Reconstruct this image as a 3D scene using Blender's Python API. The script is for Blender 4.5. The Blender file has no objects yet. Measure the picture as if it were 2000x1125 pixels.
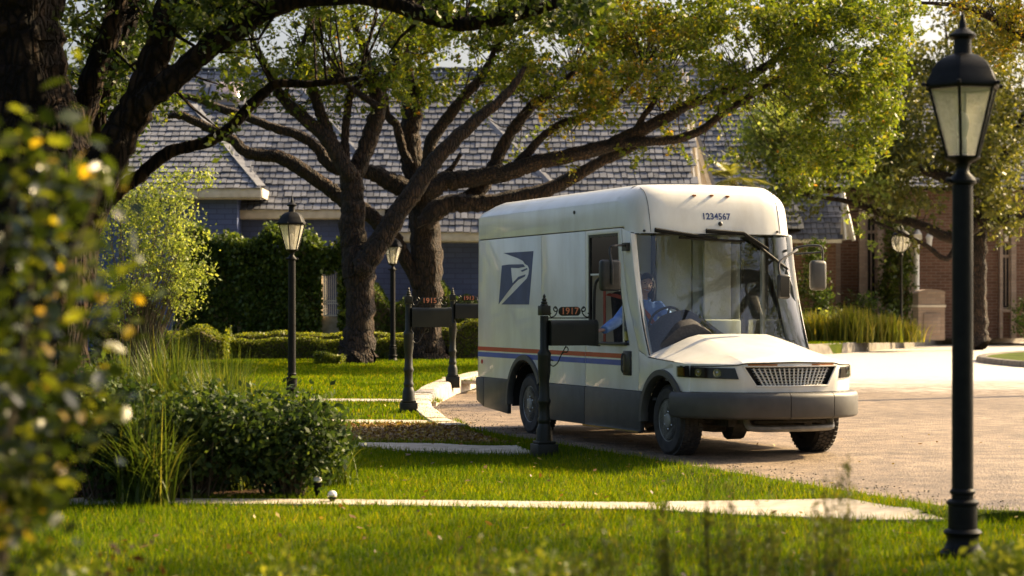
import bpy, bmesh, math, random
import numpy as np
from mathutils import Vector, Matrix
from mathutils.geometry import tessellate_polygon

# ------------------------------------------------------------------ scene set-up
scene = bpy.context.scene
COL = scene.collection
R = math.radians
random.seed(7)
rng = np.random.default_rng(7)

F, H, YH = 4000.0, 1.56, 602.0      # focal length in photo pixels, camera height, horizon row

cam_d = bpy.data.cameras.new('camera')
cam = bpy.data.objects.new('camera', cam_d)
COL.objects.link(cam)
cam.location = (0, 0, H)
cam.rotation_euler = (R(90), 0, 0)
cam_d.sensor_width = 36
cam_d.lens = 72
cam_d.shift_y = (YH - 562.5) / 2000.0
cam_d.clip_start = 0.1
cam_d.clip_end = 2000
cam_d.dof.use_dof = True
cam_d.dof.focus_distance = 25.0
cam_d.dof.aperture_fstop = 2.4
scene.camera = cam

SUN_AZ, SUN_EL = 30.0, 32.0           # degrees behind the picture plane on the right, elevation
sd = Vector((math.cos(R(SUN_AZ)) * math.cos(R(SUN_EL)), math.sin(R(SUN_AZ)) * math.cos(R(SUN_EL)), math.sin(R(SUN_EL))))
world = bpy.data.worlds.new('World')
scene.world = world
world.use_nodes = True
wn = world.node_tree
sky = wn.nodes.new('ShaderNodeTexSky')
sky.sky_type = 'NISHITA'
sky.sun_disc = False
sky.sun_elevation = R(SUN_EL)
sky.sun_rotation = math.atan2(sd.x, sd.y)
sky.dust_density = 7.0
sky.air_density = 0.8
sky.ozone_density = 0.4
bgn = wn.nodes['Background']
wn.links.new(sky.outputs[0], bgn.inputs[0])
bgn.inputs[1].default_value = 0.09
sun_d = bpy.data.lights.new('sun', 'SUN')
sun_d.energy = 5.0
sun_d.angle = R(0.6)
sun_d.color = (1.0, 0.75, 0.41)
sun = bpy.data.objects.new('sun', sun_d)
COL.objects.link(sun)
sun.location = (40, 0, 40)
sun.rotation_euler = sd.to_track_quat('Z', 'Y').to_euler()
scene.view_settings.view_transform = 'Standard'
scene.view_settings.look = 'None'
scene.view_settings.exposure = 1.5
scene.view_settings.gamma = 1.0
scene.render.engine = 'CYCLES'
scene.cycles.max_bounces = 8
scene.cycles.transparent_max_bounces = 12
scene.cycles.caustics_reflective = False
scene.cycles.caustics_refractive = False
scene.cycles.sample_clamp_indirect = 6


def P(px, py, Y):
    return ((px - 1000) / F * Y, Y, H - (py - YH) / F * Y)


def PX(px, Y):
    return (px - 1000) / F * Y


def PZ(py, Y):
    return H - (py - YH) / F * Y


# ------------------------------------------------------------------ tagging
def tag(o, label=None, cat=None, group=None, kind=None):
    if label: o['label'] = label
    if cat: o['category'] = cat
    if group: o['group'] = group
    if kind: o['kind'] = kind
    return o


def empty(name, loc=(0, 0, 0), rz=0.0, label=None, cat=None, group=None, kind=None):
    o = bpy.data.objects.new(name, None)
    COL.objects.link(o)
    o.empty_display_size = 0.2
    o.location = loc
    o.rotation_euler = (0, 0, rz)
    return tag(o, label, cat, group, kind)


def link_mesh(name, me, mat=None, parent=None, loc=None):
    o = bpy.data.objects.new(name, me)
    COL.objects.link(o)
    if mat is not None and len(me.materials) == 0:
        me.materials.append(mat)
    if parent is not None:
        o.parent = parent
    if loc is not None:
        o.location = loc
    return o


# ------------------------------------------------------------------ mesh building
class MB:
    def __init__(self):
        self.v, self.f = [], []

    def add(self, vs, fs):
        b = len(self.v)
        self.v += [tuple(p) for p in vs]
        self.f += [tuple(i + b for i in f) for f in fs]
        return self

    def box(self, c, s, rot=None, taper=1.0):
        hx, hy, hz = s[0] / 2, s[1] / 2, s[2] / 2
        pts = []
        for z, k in ((-hz, 1.0), (hz, taper)):
            for x, y in ((-hx, -hy), (hx, -hy), (hx, hy), (-hx, hy)):
                pts.append(Vector((x * k, y * k, z)))
        if rot is not None:
            pts = [rot @ p for p in pts]
        pts = [p + Vector(c) for p in pts]
        return self.add(pts, [(3, 2, 1, 0), (4, 5, 6, 7), (0, 1, 5, 4), (1, 2, 6, 5), (2, 3, 7, 6), (3, 0, 4, 7)])

    def rings(self, rings, close_ring=True, cap0=True, cap1=True):
        n = len(rings[0])
        b = len(self.v)
        for r in rings:
            self.v += [tuple(p) for p in r]
        for i in range(len(rings) - 1):
            for j in range(n if close_ring else n - 1):
                k = (j + 1) % n
                self.f.append((b + i * n + j, b + i * n + k, b + (i + 1) * n + k, b + (i + 1) * n + j))
        if cap0:
            self.f.append(tuple(b + j for j in reversed(range(n))))
        if cap1:
            self.f.append(tuple(b + (len(rings) - 1) * n + j for j in range(n)))
        return self

    def tube(self, path, rad, n=8, cap=True):
        path = [Vector(p) for p in path]
        if not isinstance(rad, (list, tuple)):
            rad = [rad] * len(path)
        rs = []
        prev = None
        for i, p in enumerate(path):
            t = (path[min(i + 1, len(path) - 1)] - path[max(i - 1, 0)])
            if t.length < 1e-9:
                t = Vector((0, 0, 1))
            t.normalize()
            if prev is None:
                a = Vector((0, 0, 1)) if abs(t.z) < 0.9 else Vector((1, 0, 0))
                a = (a - t * a.dot(t)).normalized()
            else:
                a = (prev - t * prev.dot(t))
                a = a.normalized() if a.length > 1e-6 else t.orthogonal().normalized()
            prev = a
            b = t.cross(a)
            rs.append([p + (a * math.cos(2 * math.pi * j / n) + b * math.sin(2 * math.pi * j / n)) * rad[i] for j in range(n)])
        return self.rings(rs, True, cap, cap)

    def lathe(self, prof, n=16, c=(0, 0, 0), axis='z', phase=0.0, sq=None):
        rs = []
        for r, z in prof:
            ring = []
            for j in range(n):
                a = 2 * math.pi * (j + phase) / n
                x, y = r * math.cos(a), r * math.sin(a)
                if axis == 'z': q = (c[0] + x, c[1] + y, c[2] + z)
                elif axis == 'y': q = (c[0] + x, c[1] + z, c[2] - y)
                else: q = (c[0] + z, c[1] + x, c[2] + y)
                ring.append(q)
            rs.append(ring)
        return self.rings(rs)

    def grid(self, fn, nu, nv):
        b = len(self.v)
        for i in range(nu + 1):
            for j in range(nv + 1):
                self.v.append(tuple(fn(i / nu, j / nv)))
        for i in range(nu):
            for j in range(nv):
                a = b + i * (nv + 1) + j
                self.f.append((a, a + nv + 1, a + nv + 2, a + 1))
        return self

    def plate(self, outer, holes, fn, thick):
        """polygon with holes in 2D, lifted by fn(a,b,t) with t = 0 (outside) and thick (inside)"""
        loops = [list(outer)] + [list(h) for h in holes]
        flat = [p for l in loops for p in l]
        tris = tessellate_polygon([[Vector((p[0], p[1], 0)) for p in l] for l in loops])
        n = len(flat)
        vs = [fn(p[0], p[1], 0.0) for p in flat] + [fn(p[0], p[1], thick) for p in flat]
        fs = [tuple(t) for t in tris] + [tuple(i + n for i in reversed(t)) for t in tris]
        o = 0
        for l in loops:
            m = len(l)
            for i in range(m):
                j = (i + 1) % m
                fs.append((o + i, o + j, o + j + n, o + i + n))
            o += m
        return self.add(vs, fs)

    def build(self, name, mat, parent=None, smooth=False, bevel=0.0, bseg=2, loc=None, angle=None, kind=None):
        me = bpy.data.meshes.new(name)
        me.from_pydata(self.v, [], self.f)
        bm = bmesh.new()
        bm.from_mesh(me)
        bmesh.ops.recalc_face_normals(bm, faces=bm.faces)
        if bevel > 0:
            es = [e for e in bm.edges if len(e.link_faces) == 2 and e.calc_face_angle(0) > R(28)]
            if es:
                bmesh.ops.bevel(bm, geom=es, offset=bevel, segments=bseg, affect='EDGES', profile=0.5, clamp_overlap=True)
        if smooth or bevel > 0:
            lim = R(angle if angle else 40)
            for f in bm.faces: f.smooth = True
            for e in bm.edges:
                if len(e.link_faces) == 2 and e.calc_face_angle(0) > lim:
                    e.smooth = False
        bm.to_mesh(me)
        bm.free()
        o = link_mesh(name, me, mat, parent, loc)
        if kind: o['kind'] = kind
        return o


def np_mesh(name, verts, nper, mat, parent=None, tri=False, kind=None, smooth=False):
    """verts (N, nper, 3): every row is one polygon"""
    verts = np.asarray(verts, dtype=np.float32)
    n = verts.shape[0]
    me = bpy.data.meshes.new(name)
    me.vertices.add(n * nper)
    me.vertices.foreach_set('co', verts.reshape(-1))
    me.loops.add(n * nper)
    me.loops.foreach_set('vertex_index', np.arange(n * nper, dtype=np.int32))
    me.polygons.add(n)
    me.polygons.foreach_set('loop_start', np.arange(0, n * nper, nper, dtype=np.int32))
    me.polygons.foreach_set('loop_total', np.full(n, nper, dtype=np.int32))
    me.update(calc_edges=True)
    me.validate()
    o = link_mesh(name, me, mat, parent)
    if kind: o['kind'] = kind
    return o


def np_indexed(name, verts, faces, mat, parent=None, kind=None):
    """verts (V,3), faces (N,k) numpy"""
    verts = np.asarray(verts, dtype=np.float32)
    faces = np.asarray(faces, dtype=np.int32)
    n, k = faces.shape
    me = bpy.data.meshes.new(name)
    me.vertices.add(len(verts))
    me.vertices.foreach_set('co', verts.reshape(-1))
    me.loops.add(n * k)
    me.loops.foreach_set('vertex_index', faces.reshape(-1))
    me.polygons.add(n)
    me.polygons.foreach_set('loop_start', np.arange(0, n * k, k, dtype=np.int32))
    me.polygons.foreach_set('loop_total', np.full(n, k, dtype=np.int32))
    me.update(calc_edges=True)
    o = link_mesh(name, me, mat, parent)
    if kind: o['kind'] = kind
    return o


def unit(a):
    return a / np.maximum(np.linalg.norm(a, axis=-1, keepdims=True), 1e-9)


def leaf_quads(centers, size, aspect=0.5, up=0.3, jitter=0.35, fold=0.0):
    """rhombic leaves around the given centres"""
    n = len(centers)
    nrm = unit(rng.normal(size=(n, 3)) + np.array([0, 0, up]))
    a = unit(np.cross(nrm, rng.normal(size=(n, 3))))
    b = np.cross(nrm, a)
    L = size * (1 + jitter * rng.normal(size=(n, 1))).clip(0.4, 1.8)
    W = L * aspect
    q = np.empty((n, 4, 3))
    q[:, 0] = centers - a * L * 0.5
    q[:, 1] = centers + b * W * 0.5 - a * L * 0.06 + nrm * W * fold
    q[:, 2] = centers + a * L * 0.5
    q[:, 3] = centers - b * W * 0.5 - a * L * 0.06 + nrm * W * fold
    return q


def blades(bases, height, width, lean, seg2=True, curl=0.5):
    """grass blades as bent quads + tip; returns (V,3),(N,3) triangles"""
    n = len(bases)
    ang = rng.uniform(0, 2 * math.pi, n)
    side = np.stack([np.cos(ang), np.sin(ang), np.zeros(n)], 1)
    ang2 = rng.uniform(0, 2 * math.pi, n)
    d = np.stack([np.cos(ang2), np.sin(ang2), np.zeros(n)], 1)
    h = height * rng.uniform(0.55, 1.15, (n, 1)) if np.isscalar(height) else np.asarray(height)[:, None]
    l = lean * rng.uniform(0.2, 1.0, (n, 1)) * h
    w = width
    zz = np.array([[0, 0, 1.0]])
    if not seg2:
        v = np.stack([bases - side * w / 2, bases + side * w / 2, bases + zz * h + d * l], 1)
        return v.reshape(-1, 3), np.arange(n * 3).reshape(n, 3)
    m1 = bases + zz * h * 0.5 + d * l * 0.25
    m2 = bases + zz * h * 0.85 + d * l * 0.65
    t = bases + zz * h * (1.0 - 0.25 * curl * lean) + d * l * 1.2
    v = np.stack([bases - side * w / 2, bases + side * w / 2, m1 - side * w * 0.45, m1 + side * w * 0.45,
                  m2 - side * w * 0.3, m2 + side * w * 0.3, t], 1)
    k = np.array([[0, 1, 3], [0, 3, 2], [2, 3, 5], [2, 5, 4], [4, 5, 6]])
    f = (np.arange(n)[:, None, None] * 7 + k[None]).reshape(-1, 3)
    return v.reshape(-1, 3), f


def spline(pts, sub=4):
    """Catmull-Rom through tuples of any length"""
    pts = [np.array(p, float) for p in pts]
    out = []
    for i in range(len(pts) - 1):
        p0 = pts[max(i - 1, 0)]; p1 = pts[i]; p2 = pts[i + 1]; p3 = pts[min(i + 2, len(pts) - 1)]
        for k in range(sub):
            t = k / sub
            out.append(0.5 * ((2 * p1) + (-p0 + p2) * t + (2 * p0 - 5 * p1 + 4 * p2 - p3) * t * t + (-p0 + 3 * p1 - 3 * p2 + p3) * t ** 3))
    out.append(pts[-1])
    return out


# ------------------------------------------------------------------ materials
def new_mat(name):
    m = bpy.data.materials.new(name)
    m.use_nodes = True
    nt = m.node_tree
    return m, nt, nt.nodes['Principled BSDF'], nt.nodes['Material Output']


def mat_noise(name, c1, c2, scale=8.0, rough=0.6, bump=0.0, bscale=None, metal=0.0, detail=6.0, coat=0.0, spec=0.5,
              lo=0.35, hi=0.65, dist=0.02, mid=None):
    m, nt, b, o = new_mat(name)
    tc = nt.nodes.new('ShaderNodeTexCoord')
    nz = nt.nodes.new('ShaderNodeTexNoise')
    nz.inputs['Scale'].default_value = scale
    nz.inputs['Detail'].default_value = detail
    nt.links.new(tc.outputs['Object'], nz.inputs['Vector'])
    cr = nt.nodes.new('ShaderNodeValToRGB')
    cr.color_ramp.elements[0].position = lo
    cr.color_ramp.elements[0].color = (*c1, 1)
    cr.color_ramp.elements[1].position = hi
    cr.color_ramp.elements[1].color = (*c2, 1)
    if mid:
        e = cr.color_ramp.elements.new((lo + hi) / 2)
        e.color = (*mid, 1)
    nt.links.new(nz.outputs['Fac'], cr.inputs[0])
    nt.links.new(cr.outputs[0], b.inputs['Base Color'])
    b.inputs['Roughness'].default_value = rough
    b.inputs['Metallic'].default_value = metal
    b.inputs['Coat Weight'].default_value = coat
    b.inputs['Coat Roughness'].default_value = 0.06
    b.inputs['Specular IOR Level'].default_value = spec
    if bump > 0:
        n2 = nt.nodes.new('ShaderNodeTexNoise')
        n2.inputs['Scale'].default_value = bscale or scale * 4
        n2.inputs['Detail'].default_value = 8
        nt.links.new(tc.outputs['Object'], n2.inputs['Vector'])
        bp = nt.nodes.new('ShaderNodeBump')
        bp.inputs['Strength'].default_value = bump
        bp.inputs['Distance'].default_value = dist
        nt.links.new(n2.outputs['Fac'], bp.inputs['Height'])
        nt.links.new(bp.outputs[0], b.inputs['Normal'])
    return m


def mat_plain(name, c, rough=0.5, metal=0.0, coat=0.0, spec=0.5):
    k = [max(0, x * 0.88) for x in c]
    return mat_noise(name, k, c, 3.0, rough, metal=metal, coat=coat, spec=spec)


def mat_leaf(name, cols, trans=0.45, rough=0.45, gloss=0.3, tmul=(1.35, 1.25, 0.6)):
    """cols: list of (position, colour); each leaf picks its own tint"""
    m, nt, b, o = new_mat(name)
    g = nt.nodes.new('ShaderNodeNewGeometry')
    cr = nt.nodes.new('ShaderNodeValToRGB')
    els = cr.color_ramp.elements
    els[0].position = cols[0][0]; els[0].color = (*cols[0][1], 1)
    els[1].position = cols[-1][0]; els[1].color = (*cols[-1][1], 1)
    for p, c in cols[1:-1]:
        e = els.new(p); e.color = (*c, 1)
    nt.links.new(g.outputs['Random Per Island'], cr.inputs[0])
    nt.links.new(cr.outputs[0], b.inputs['Base Color'])
    b.inputs['Roughness'].default_value = rough
    b.inputs['Specular IOR Level'].default_value = gloss
    t = nt.nodes.new('ShaderNodeBsdfTranslucent')
    mu = nt.nodes.new('ShaderNodeMix')
    mu.data_type = 'RGBA'; mu.blend_type = 'MULTIPLY'
    mu.inputs[0].default_value = 1.0
    mu.inputs[7].default_value = (*tmul, 1)
    nt.links.new(cr.outputs[0], mu.inputs[6])
    nt.links.new(mu.outputs[2], t.inputs['Color'])
    mx = nt.nodes.new('ShaderNodeMixShader')
    mx.inputs[0].default_value = trans
    nt.links.new(b.outputs[0], mx.inputs[1])
    nt.links.new(t.outputs[0], mx.inputs[2])
    nt.links.new(mx.outputs[0], o.inputs['Surface'])
    return m


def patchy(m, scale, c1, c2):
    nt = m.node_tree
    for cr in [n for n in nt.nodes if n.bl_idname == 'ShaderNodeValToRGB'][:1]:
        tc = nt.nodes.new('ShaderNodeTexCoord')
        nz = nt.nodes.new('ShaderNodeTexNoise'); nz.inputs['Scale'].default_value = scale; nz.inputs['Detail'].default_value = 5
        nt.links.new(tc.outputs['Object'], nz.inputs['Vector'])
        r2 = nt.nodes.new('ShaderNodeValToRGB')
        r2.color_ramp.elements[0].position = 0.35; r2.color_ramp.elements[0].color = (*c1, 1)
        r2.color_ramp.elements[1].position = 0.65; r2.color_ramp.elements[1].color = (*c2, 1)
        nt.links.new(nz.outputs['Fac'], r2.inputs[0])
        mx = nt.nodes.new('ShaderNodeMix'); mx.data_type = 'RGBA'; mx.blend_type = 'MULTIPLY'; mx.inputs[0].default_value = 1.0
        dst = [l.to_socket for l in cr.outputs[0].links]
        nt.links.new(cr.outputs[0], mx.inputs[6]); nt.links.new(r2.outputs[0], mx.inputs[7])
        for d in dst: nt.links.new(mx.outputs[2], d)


def mat_glass(name, tint=(0.9, 0.95, 0.93), refl=1.0, rough=0.0, base=0.0):
    m, nt, b, o = new_mat(name)
    nt.nodes.remove(b)
    tr = nt.nodes.new('ShaderNodeBsdfTransparent')
    tr.inputs[0].default_value = (*tint, 1)
    gl = nt.nodes.new('ShaderNodeBsdfGlossy')
    gl.inputs['Roughness'].default_value = rough
    fr = nt.nodes.new('ShaderNodeFresnel')
    fr.inputs['IOR'].default_value = 1.5
    ma = nt.nodes.new('ShaderNodeMath')
    ma.operation = 'MULTIPLY_ADD'
    ma.use_clamp = True
    ma.inputs[1].default_value = refl
    ma.inputs[2].default_value = base
    nt.links.new(fr.outputs[0], ma.inputs[0])
    mx = nt.nodes.new('ShaderNodeMixShader')
    nt.links.new(ma.outputs[0], mx.inputs[0])
    nt.links.new(tr.outputs[0], mx.inputs[1])
    nt.links.new(gl.outputs[0], mx.inputs[2])
    nt.links.new(mx.outputs[0], o.inputs['Surface'])
    return m


def mat_frost(name, c=(0.9, 0.87, 0.78)):
    m, nt, b, o = new_mat(name)
    nt.nodes.remove(b)
    tl = nt.nodes.new('ShaderNodeBsdfTranslucent'); tl.inputs[0].default_value = (*c, 1)
    tr = nt.nodes.new('ShaderNodeBsdfTransparent'); tr.inputs[0].default_value = (0.95, 0.95, 0.92, 1)
    gl = nt.nodes.new('ShaderNodeBsdfGlossy'); gl.inputs['Roughness'].default_value = 0.08
    df = nt.nodes.new('ShaderNodeBsdfDiffuse'); df.inputs[0].default_value = (*c, 1)
    m1 = nt.nodes.new('ShaderNodeMixShader'); m1.inputs[0].default_value = 0.35
    m2 = nt.nodes.new('ShaderNodeMixShader'); m2.inputs[0].default_value = 0.72
    m3 = nt.nodes.new('ShaderNodeMixShader'); m3.inputs[0].default_value = 0.1
    nt.links.new(tl.outputs[0], m1.inputs[1]); nt.links.new(df.outputs[0], m1.inputs[2])
    nt.links.new(m1.outputs[0], m2.inputs[1]); nt.links.new(tr.outputs[0], m2.inputs[2])
    nt.links.new(m2.outputs[0], m3.inputs[1]); nt.links.new(gl.outputs[0], m3.inputs[2])
    nt.links.new(m3.outputs[0], o.inputs['Surface'])
    return m


def mat_brick(name, c1, c2, mortar, scale, bump=0.5, rough=0.85, rot=True):
    """brick pattern laid on upright walls that run along x: uses object x and z"""
    m, nt, b, o = new_mat(name)
    tc = nt.nodes.new('ShaderNodeTexCoord')
    sp = nt.nodes.new('ShaderNodeSeparateXYZ')
    cb = nt.nodes.new('ShaderNodeCombineXYZ')
    ad = nt.nodes.new('ShaderNodeMath'); ad.operation = 'ADD'
    nt.links.new(tc.outputs['Object'], sp.inputs[0])
    nt.links.new(sp.outputs[0], ad.inputs[0]); nt.links.new(sp.outputs[1], ad.inputs[1])
    nt.links.new(ad.outputs[0], cb.inputs[0]); nt.links.new(sp.outputs[2], cb.inputs[1])
    br = nt.nodes.new('ShaderNodeTexBrick')
    br.inputs['Scale'].default_value = scale
    br.inputs['Color1'].default_value = (*c1, 1)
    br.inputs['Color2'].default_value = (*c2, 1)
    br.inputs['Mortar'].default_value = (*mortar, 1)
    br.inputs['Mortar Size'].default_value = 0.03
    br.inputs['Brick Width'].default_value = 0.9
    br.inputs['Row Height'].default_value = 0.3
    nt.links.new(cb.outputs[0], br.inputs['Vector'])
    nz = nt.nodes.new('ShaderNodeTexNoise'); nz.inputs['Scale'].default_value = 1.5; nz.inputs['Detail'].default_value = 8
    nt.links.new(tc.outputs['Object'], nz.inputs['Vector'])
    mx = nt.nodes.new('ShaderNodeMix'); mx.data_type = 'RGBA'; mx.blend_type = 'MULTIPLY'; mx.inputs[0].default_value = 0.6
    cr = nt.nodes.new('ShaderNodeValToRGB'); cr.color_ramp.elements[0].color = (0.5, 0.5, 0.5, 1); cr.color_ramp.elements[1].color = (1.2, 1.15, 1.1, 1)
    nt.links.new(nz.outputs['Fac'], cr.inputs[0])
    nt.links.new(br.outputs['Color'], mx.inputs[6]); nt.links.new(cr.outputs[0], mx.inputs[7])
    nt.links.new(mx.outputs[2], b.inputs['Base Color'])
    b.inputs['Roughness'].default_value = rough
    bp = nt.nodes.new('ShaderNodeBump'); bp.inputs['Strength'].default_value = bump; bp.inputs['Distance'].default_value = 0.01
    iv = nt.nodes.new('ShaderNodeMath'); iv.operation = 'SUBTRACT'; iv.inputs[0].default_value = 1.0
    nt.links.new(br.outputs['Fac'], iv.inputs[1])
    nt.links.new(iv.outputs[0], bp.inputs['Height']); nt.links.new(bp.outputs[0], b.inputs['Normal'])
    return m


def mat_island(name, cols, rough=0.8, bump=0.3, bscale=40, streak=None):
    """tint varies from piece to piece (separate islands and separate objects)"""
    m, nt, b, o = new_mat(name)
    g = nt.nodes.new('ShaderNodeNewGeometry')
    oi = nt.nodes.new('ShaderNodeObjectInfo')
    ad = nt.nodes.new('ShaderNodeMath'); ad.operation = 'ADD'
    fr = nt.nodes.new('ShaderNodeMath'); fr.operation = 'FRACT'
    nt.links.new(g.outputs['Random Per Island'], ad.inputs[0]); nt.links.new(oi.outputs['Random'], ad.inputs[1])
    nt.links.new(ad.outputs[0], fr.inputs[0])
    cr = nt.nodes.new('ShaderNodeValToRGB')
    els = cr.color_ramp.elements
    els[0].position = cols[0][0]; els[0].color = (*cols[0][1], 1)
    els[1].position = cols[-1][0]; els[1].color = (*cols[-1][1], 1)
    for p, c in cols[1:-1]:
        e = els.new(p); e.color = (*c, 1)
    nt.links.new(fr.outputs[0], cr.inputs[0])
    tc = nt.nodes.new('ShaderNodeTexCoord')
    mp = nt.nodes.new('ShaderNodeMapping')
    mp.inputs['Scale'].default_value = streak or (1, 1, 1)
    nt.links.new(tc.outputs['Object'], mp.inputs[0])
    nz = nt.nodes.new('ShaderNodeTexNoise'); nz.inputs['Scale'].default_value = bscale; nz.inputs['Detail'].default_value = 6
    nt.links.new(mp.outputs[0], nz.inputs['Vector'])
    mx = nt.nodes.new('ShaderNodeMix'); mx.data_type = 'RGBA'; mx.blend_type = 'OVERLAY'; mx.inputs[0].default_value = 0.5
    nt.links.new(cr.outputs[0], mx.inputs[6]); nt.links.new(nz.outputs['Fac'], mx.inputs[7])
    nt.links.new(mx.outputs[2], b.inputs['Base Color'])
    b.inputs['Roughness'].default_value = rough
    bp = nt.nodes.new('ShaderNodeBump'); bp.inputs['Strength'].default_value = bump; bp.inputs['Distance'].default_value = 0.01
    nt.links.new(nz.outputs['Fac'], bp.inputs['Height']); nt.links.new(bp.outputs[0], b.inputs['Normal'])
    return m


M = {}
M['paint'] = mat_noise('truck_paint', (0.80, 0.79, 0.74), (0.86, 0.85, 0.80), 2.0, 0.32, bump=0.02, bscale=3, coat=0.5)
def grime(m, c1, c2, sc=(1.2, 1.2, 0.35), scale=2.2):
    nt = m.node_tree
    b = nt.nodes['Principled BSDF']
    src = b.inputs['Base Color'].links[0].from_socket
    tc = nt.nodes.new('ShaderNodeTexCoord'); mp = nt.nodes.new('ShaderNodeMapping'); mp.inputs['Scale'].default_value = sc
    nz = nt.nodes.new('ShaderNodeTexNoise'); nz.inputs['Scale'].default_value = scale; nz.inputs['Detail'].default_value = 10; nz.inputs['Roughness'].default_value = 0.65
    nt.links.new(tc.outputs['Object'], mp.inputs[0]); nt.links.new(mp.outputs[0], nz.inputs['Vector'])
    cr = nt.nodes.new('ShaderNodeValToRGB')
    cr.color_ramp.elements[0].position = 0.36; cr.color_ramp.elements[0].color = (*c1, 1)
    cr.color_ramp.elements[1].position = 0.58; cr.color_ramp.elements[1].color = (*c2, 1)
    nt.links.new(nz.outputs['Fac'], cr.inputs[0])
    mx = nt.nodes.new('ShaderNodeMix'); mx.data_type = 'RGBA'; mx.blend_type = 'MULTIPLY'; mx.inputs[0].default_value = 1.0
    nt.links.new(src, mx.inputs[6]); nt.links.new(cr.outputs[0], mx.inputs[7]); nt.links.new(mx.outputs[2], b.inputs['Base Color'])
    rr = nt.nodes.new('ShaderNodeMapRange'); rr.inputs['To Min'].default_value = 0.45; rr.inputs['To Max'].default_value = 0.24
    nt.links.new(nz.outputs['Fac'], rr.inputs['Value']); nt.links.new(rr.outputs[0], b.inputs['Roughness'])


grime(M['paint'], (0.88, 0.86, 0.83), (1, 1, 1))
M['paint_grey'] = mat_noise('truck_cladding', (0.048, 0.047, 0.046), (0.066, 0.065, 0.063), 6.0, 0.5, bump=0.1, bscale=250, dist=0.002)
M['rubber'] = mat_noise('tyre_rubber', (0.018, 0.018, 0.018), (0.045, 0.042, 0.038), 9.0, 0.8, bump=0.2, bscale=90, dist=0.004)
M['steel'] = mat_noise('wheel_steel', (0.20, 0.20, 0.19), (0.30, 0.30, 0.28), 12.0, 0.5, metal=0.4)
M['black'] = mat_noise('black_plastic', (0.012, 0.012, 0.012), (0.03, 0.03, 0.03), 10.0, 0.45)
M['wiper'] = mat_noise('wiper_black', (0.006, 0.006, 0.006), (0.012, 0.012, 0.012), 10.0, 0.6, spec=0.15)
M['kerbgrey'] = mat_noise('shade_grey_kerb', (0.13, 0.115, 0.095), (0.22, 0.195, 0.16), 5, 0.9, bump=0.4, bscale=60, dist=0.008)  # concrete tone darkened to stand for the far kerbs' shade; grit reuses it
M['dark'] = mat_plain('dark_void', (0.01, 0.01, 0.01), 0.9)
M['chassis'] = mat_noise('chassis_metal', (0.03, 0.03, 0.028), (0.08, 0.075, 0.065), 14.0, 0.7)
M['red'] = mat_noise('red_stripe', (0.42, 0.006, 0.016), (0.52, 0.010, 0.022), 4, 0.4, coat=0.3)
M['blue'] = mat_noise('blue_stripe', (0.01, 0.045, 0.34), (0.018, 0.065, 0.45), 4, 0.4, coat=0.3)
M['navy'] = mat_noise('navy_print', (0.025, 0.045, 0.15), (0.045, 0.075, 0.22), 4, 0.4, coat=0.3)
M['interior'] = mat_noise('cab_interior_grey', (0.55, 0.58, 0.54), (0.66, 0.68, 0.62), 3, 0.6)
M['glass'] = mat_glass('windshield_glass', (0.95, 0.97, 0.95), 1.3, base=0.05)
M['sideglass'] = mat_glass('door_glass', (0.90, 0.94, 0.91), 1.2, base=0.03)
M['uppane'] = mat_glass('upper_door_glass', (0.85, 0.9, 0.86), 1.3, base=0.22)
M['lens'] = mat_glass('headlight_lens', (0.6, 0.6, 0.6), 1.0, base=0.0)
M['chrome'] = mat_plain('chrome', (0.75, 0.75, 0.75), 0.12, metal=1.0)
M['amber'] = mat_plain('amber_marker', (0.35, 0.12, 0.02), 0.3)
M['seat'] = mat_noise('seat_cloth', (0.03, 0.03, 0.035), (0.05, 0.05, 0.055), 40, 0.9)
M['belt'] = mat_plain('seat_belt_webbing', (0.35, 0.07, 0.04), 0.7)
M['mirror'] = mat_plain('mirror_face', (0.8, 0.8, 0.8), 0.03, metal=1.0)
M['iron'] = mat_noise('black_cast_iron', (0.005, 0.005, 0.005), (0.010, 0.010, 0.009), 12, 0.5, spec=0.15, bump=0.15, bscale=60, dist=0.003)
M['mailgreen'] = mat_noise('dark_green_enamel', (0.008, 0.010, 0.007), (0.016, 0.018, 0.012), 5, 0.45, spec=0.3, bump=0.06, bscale=50, dist=0.003)
M['number'] = mat_plain('orange_numerals', (0.65, 0.22, 0.10), 0.5)
M['lampglass'] = mat_frost('lantern_glass')
M['bulb'] = mat_plain('frosted_bulb', (0.8, 0.78, 0.72), 0.4)
M['bark'] = mat_noise('oak_bark', (0.012, 0.007, 0.004), (0.058, 0.032, 0.016), 3.5, 0.9, bump=1.0, bscale=16, dist=0.05, lo=0.3, hi=0.7)
M['bark_dark'] = mat_noise('dark_oak_bark', (0.007, 0.004, 0.0025), (0.035, 0.020, 0.011), 3.5, 0.95, bump=1.0, bscale=16, dist=0.05, lo=0.3, hi=0.7, spec=0.2)
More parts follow.
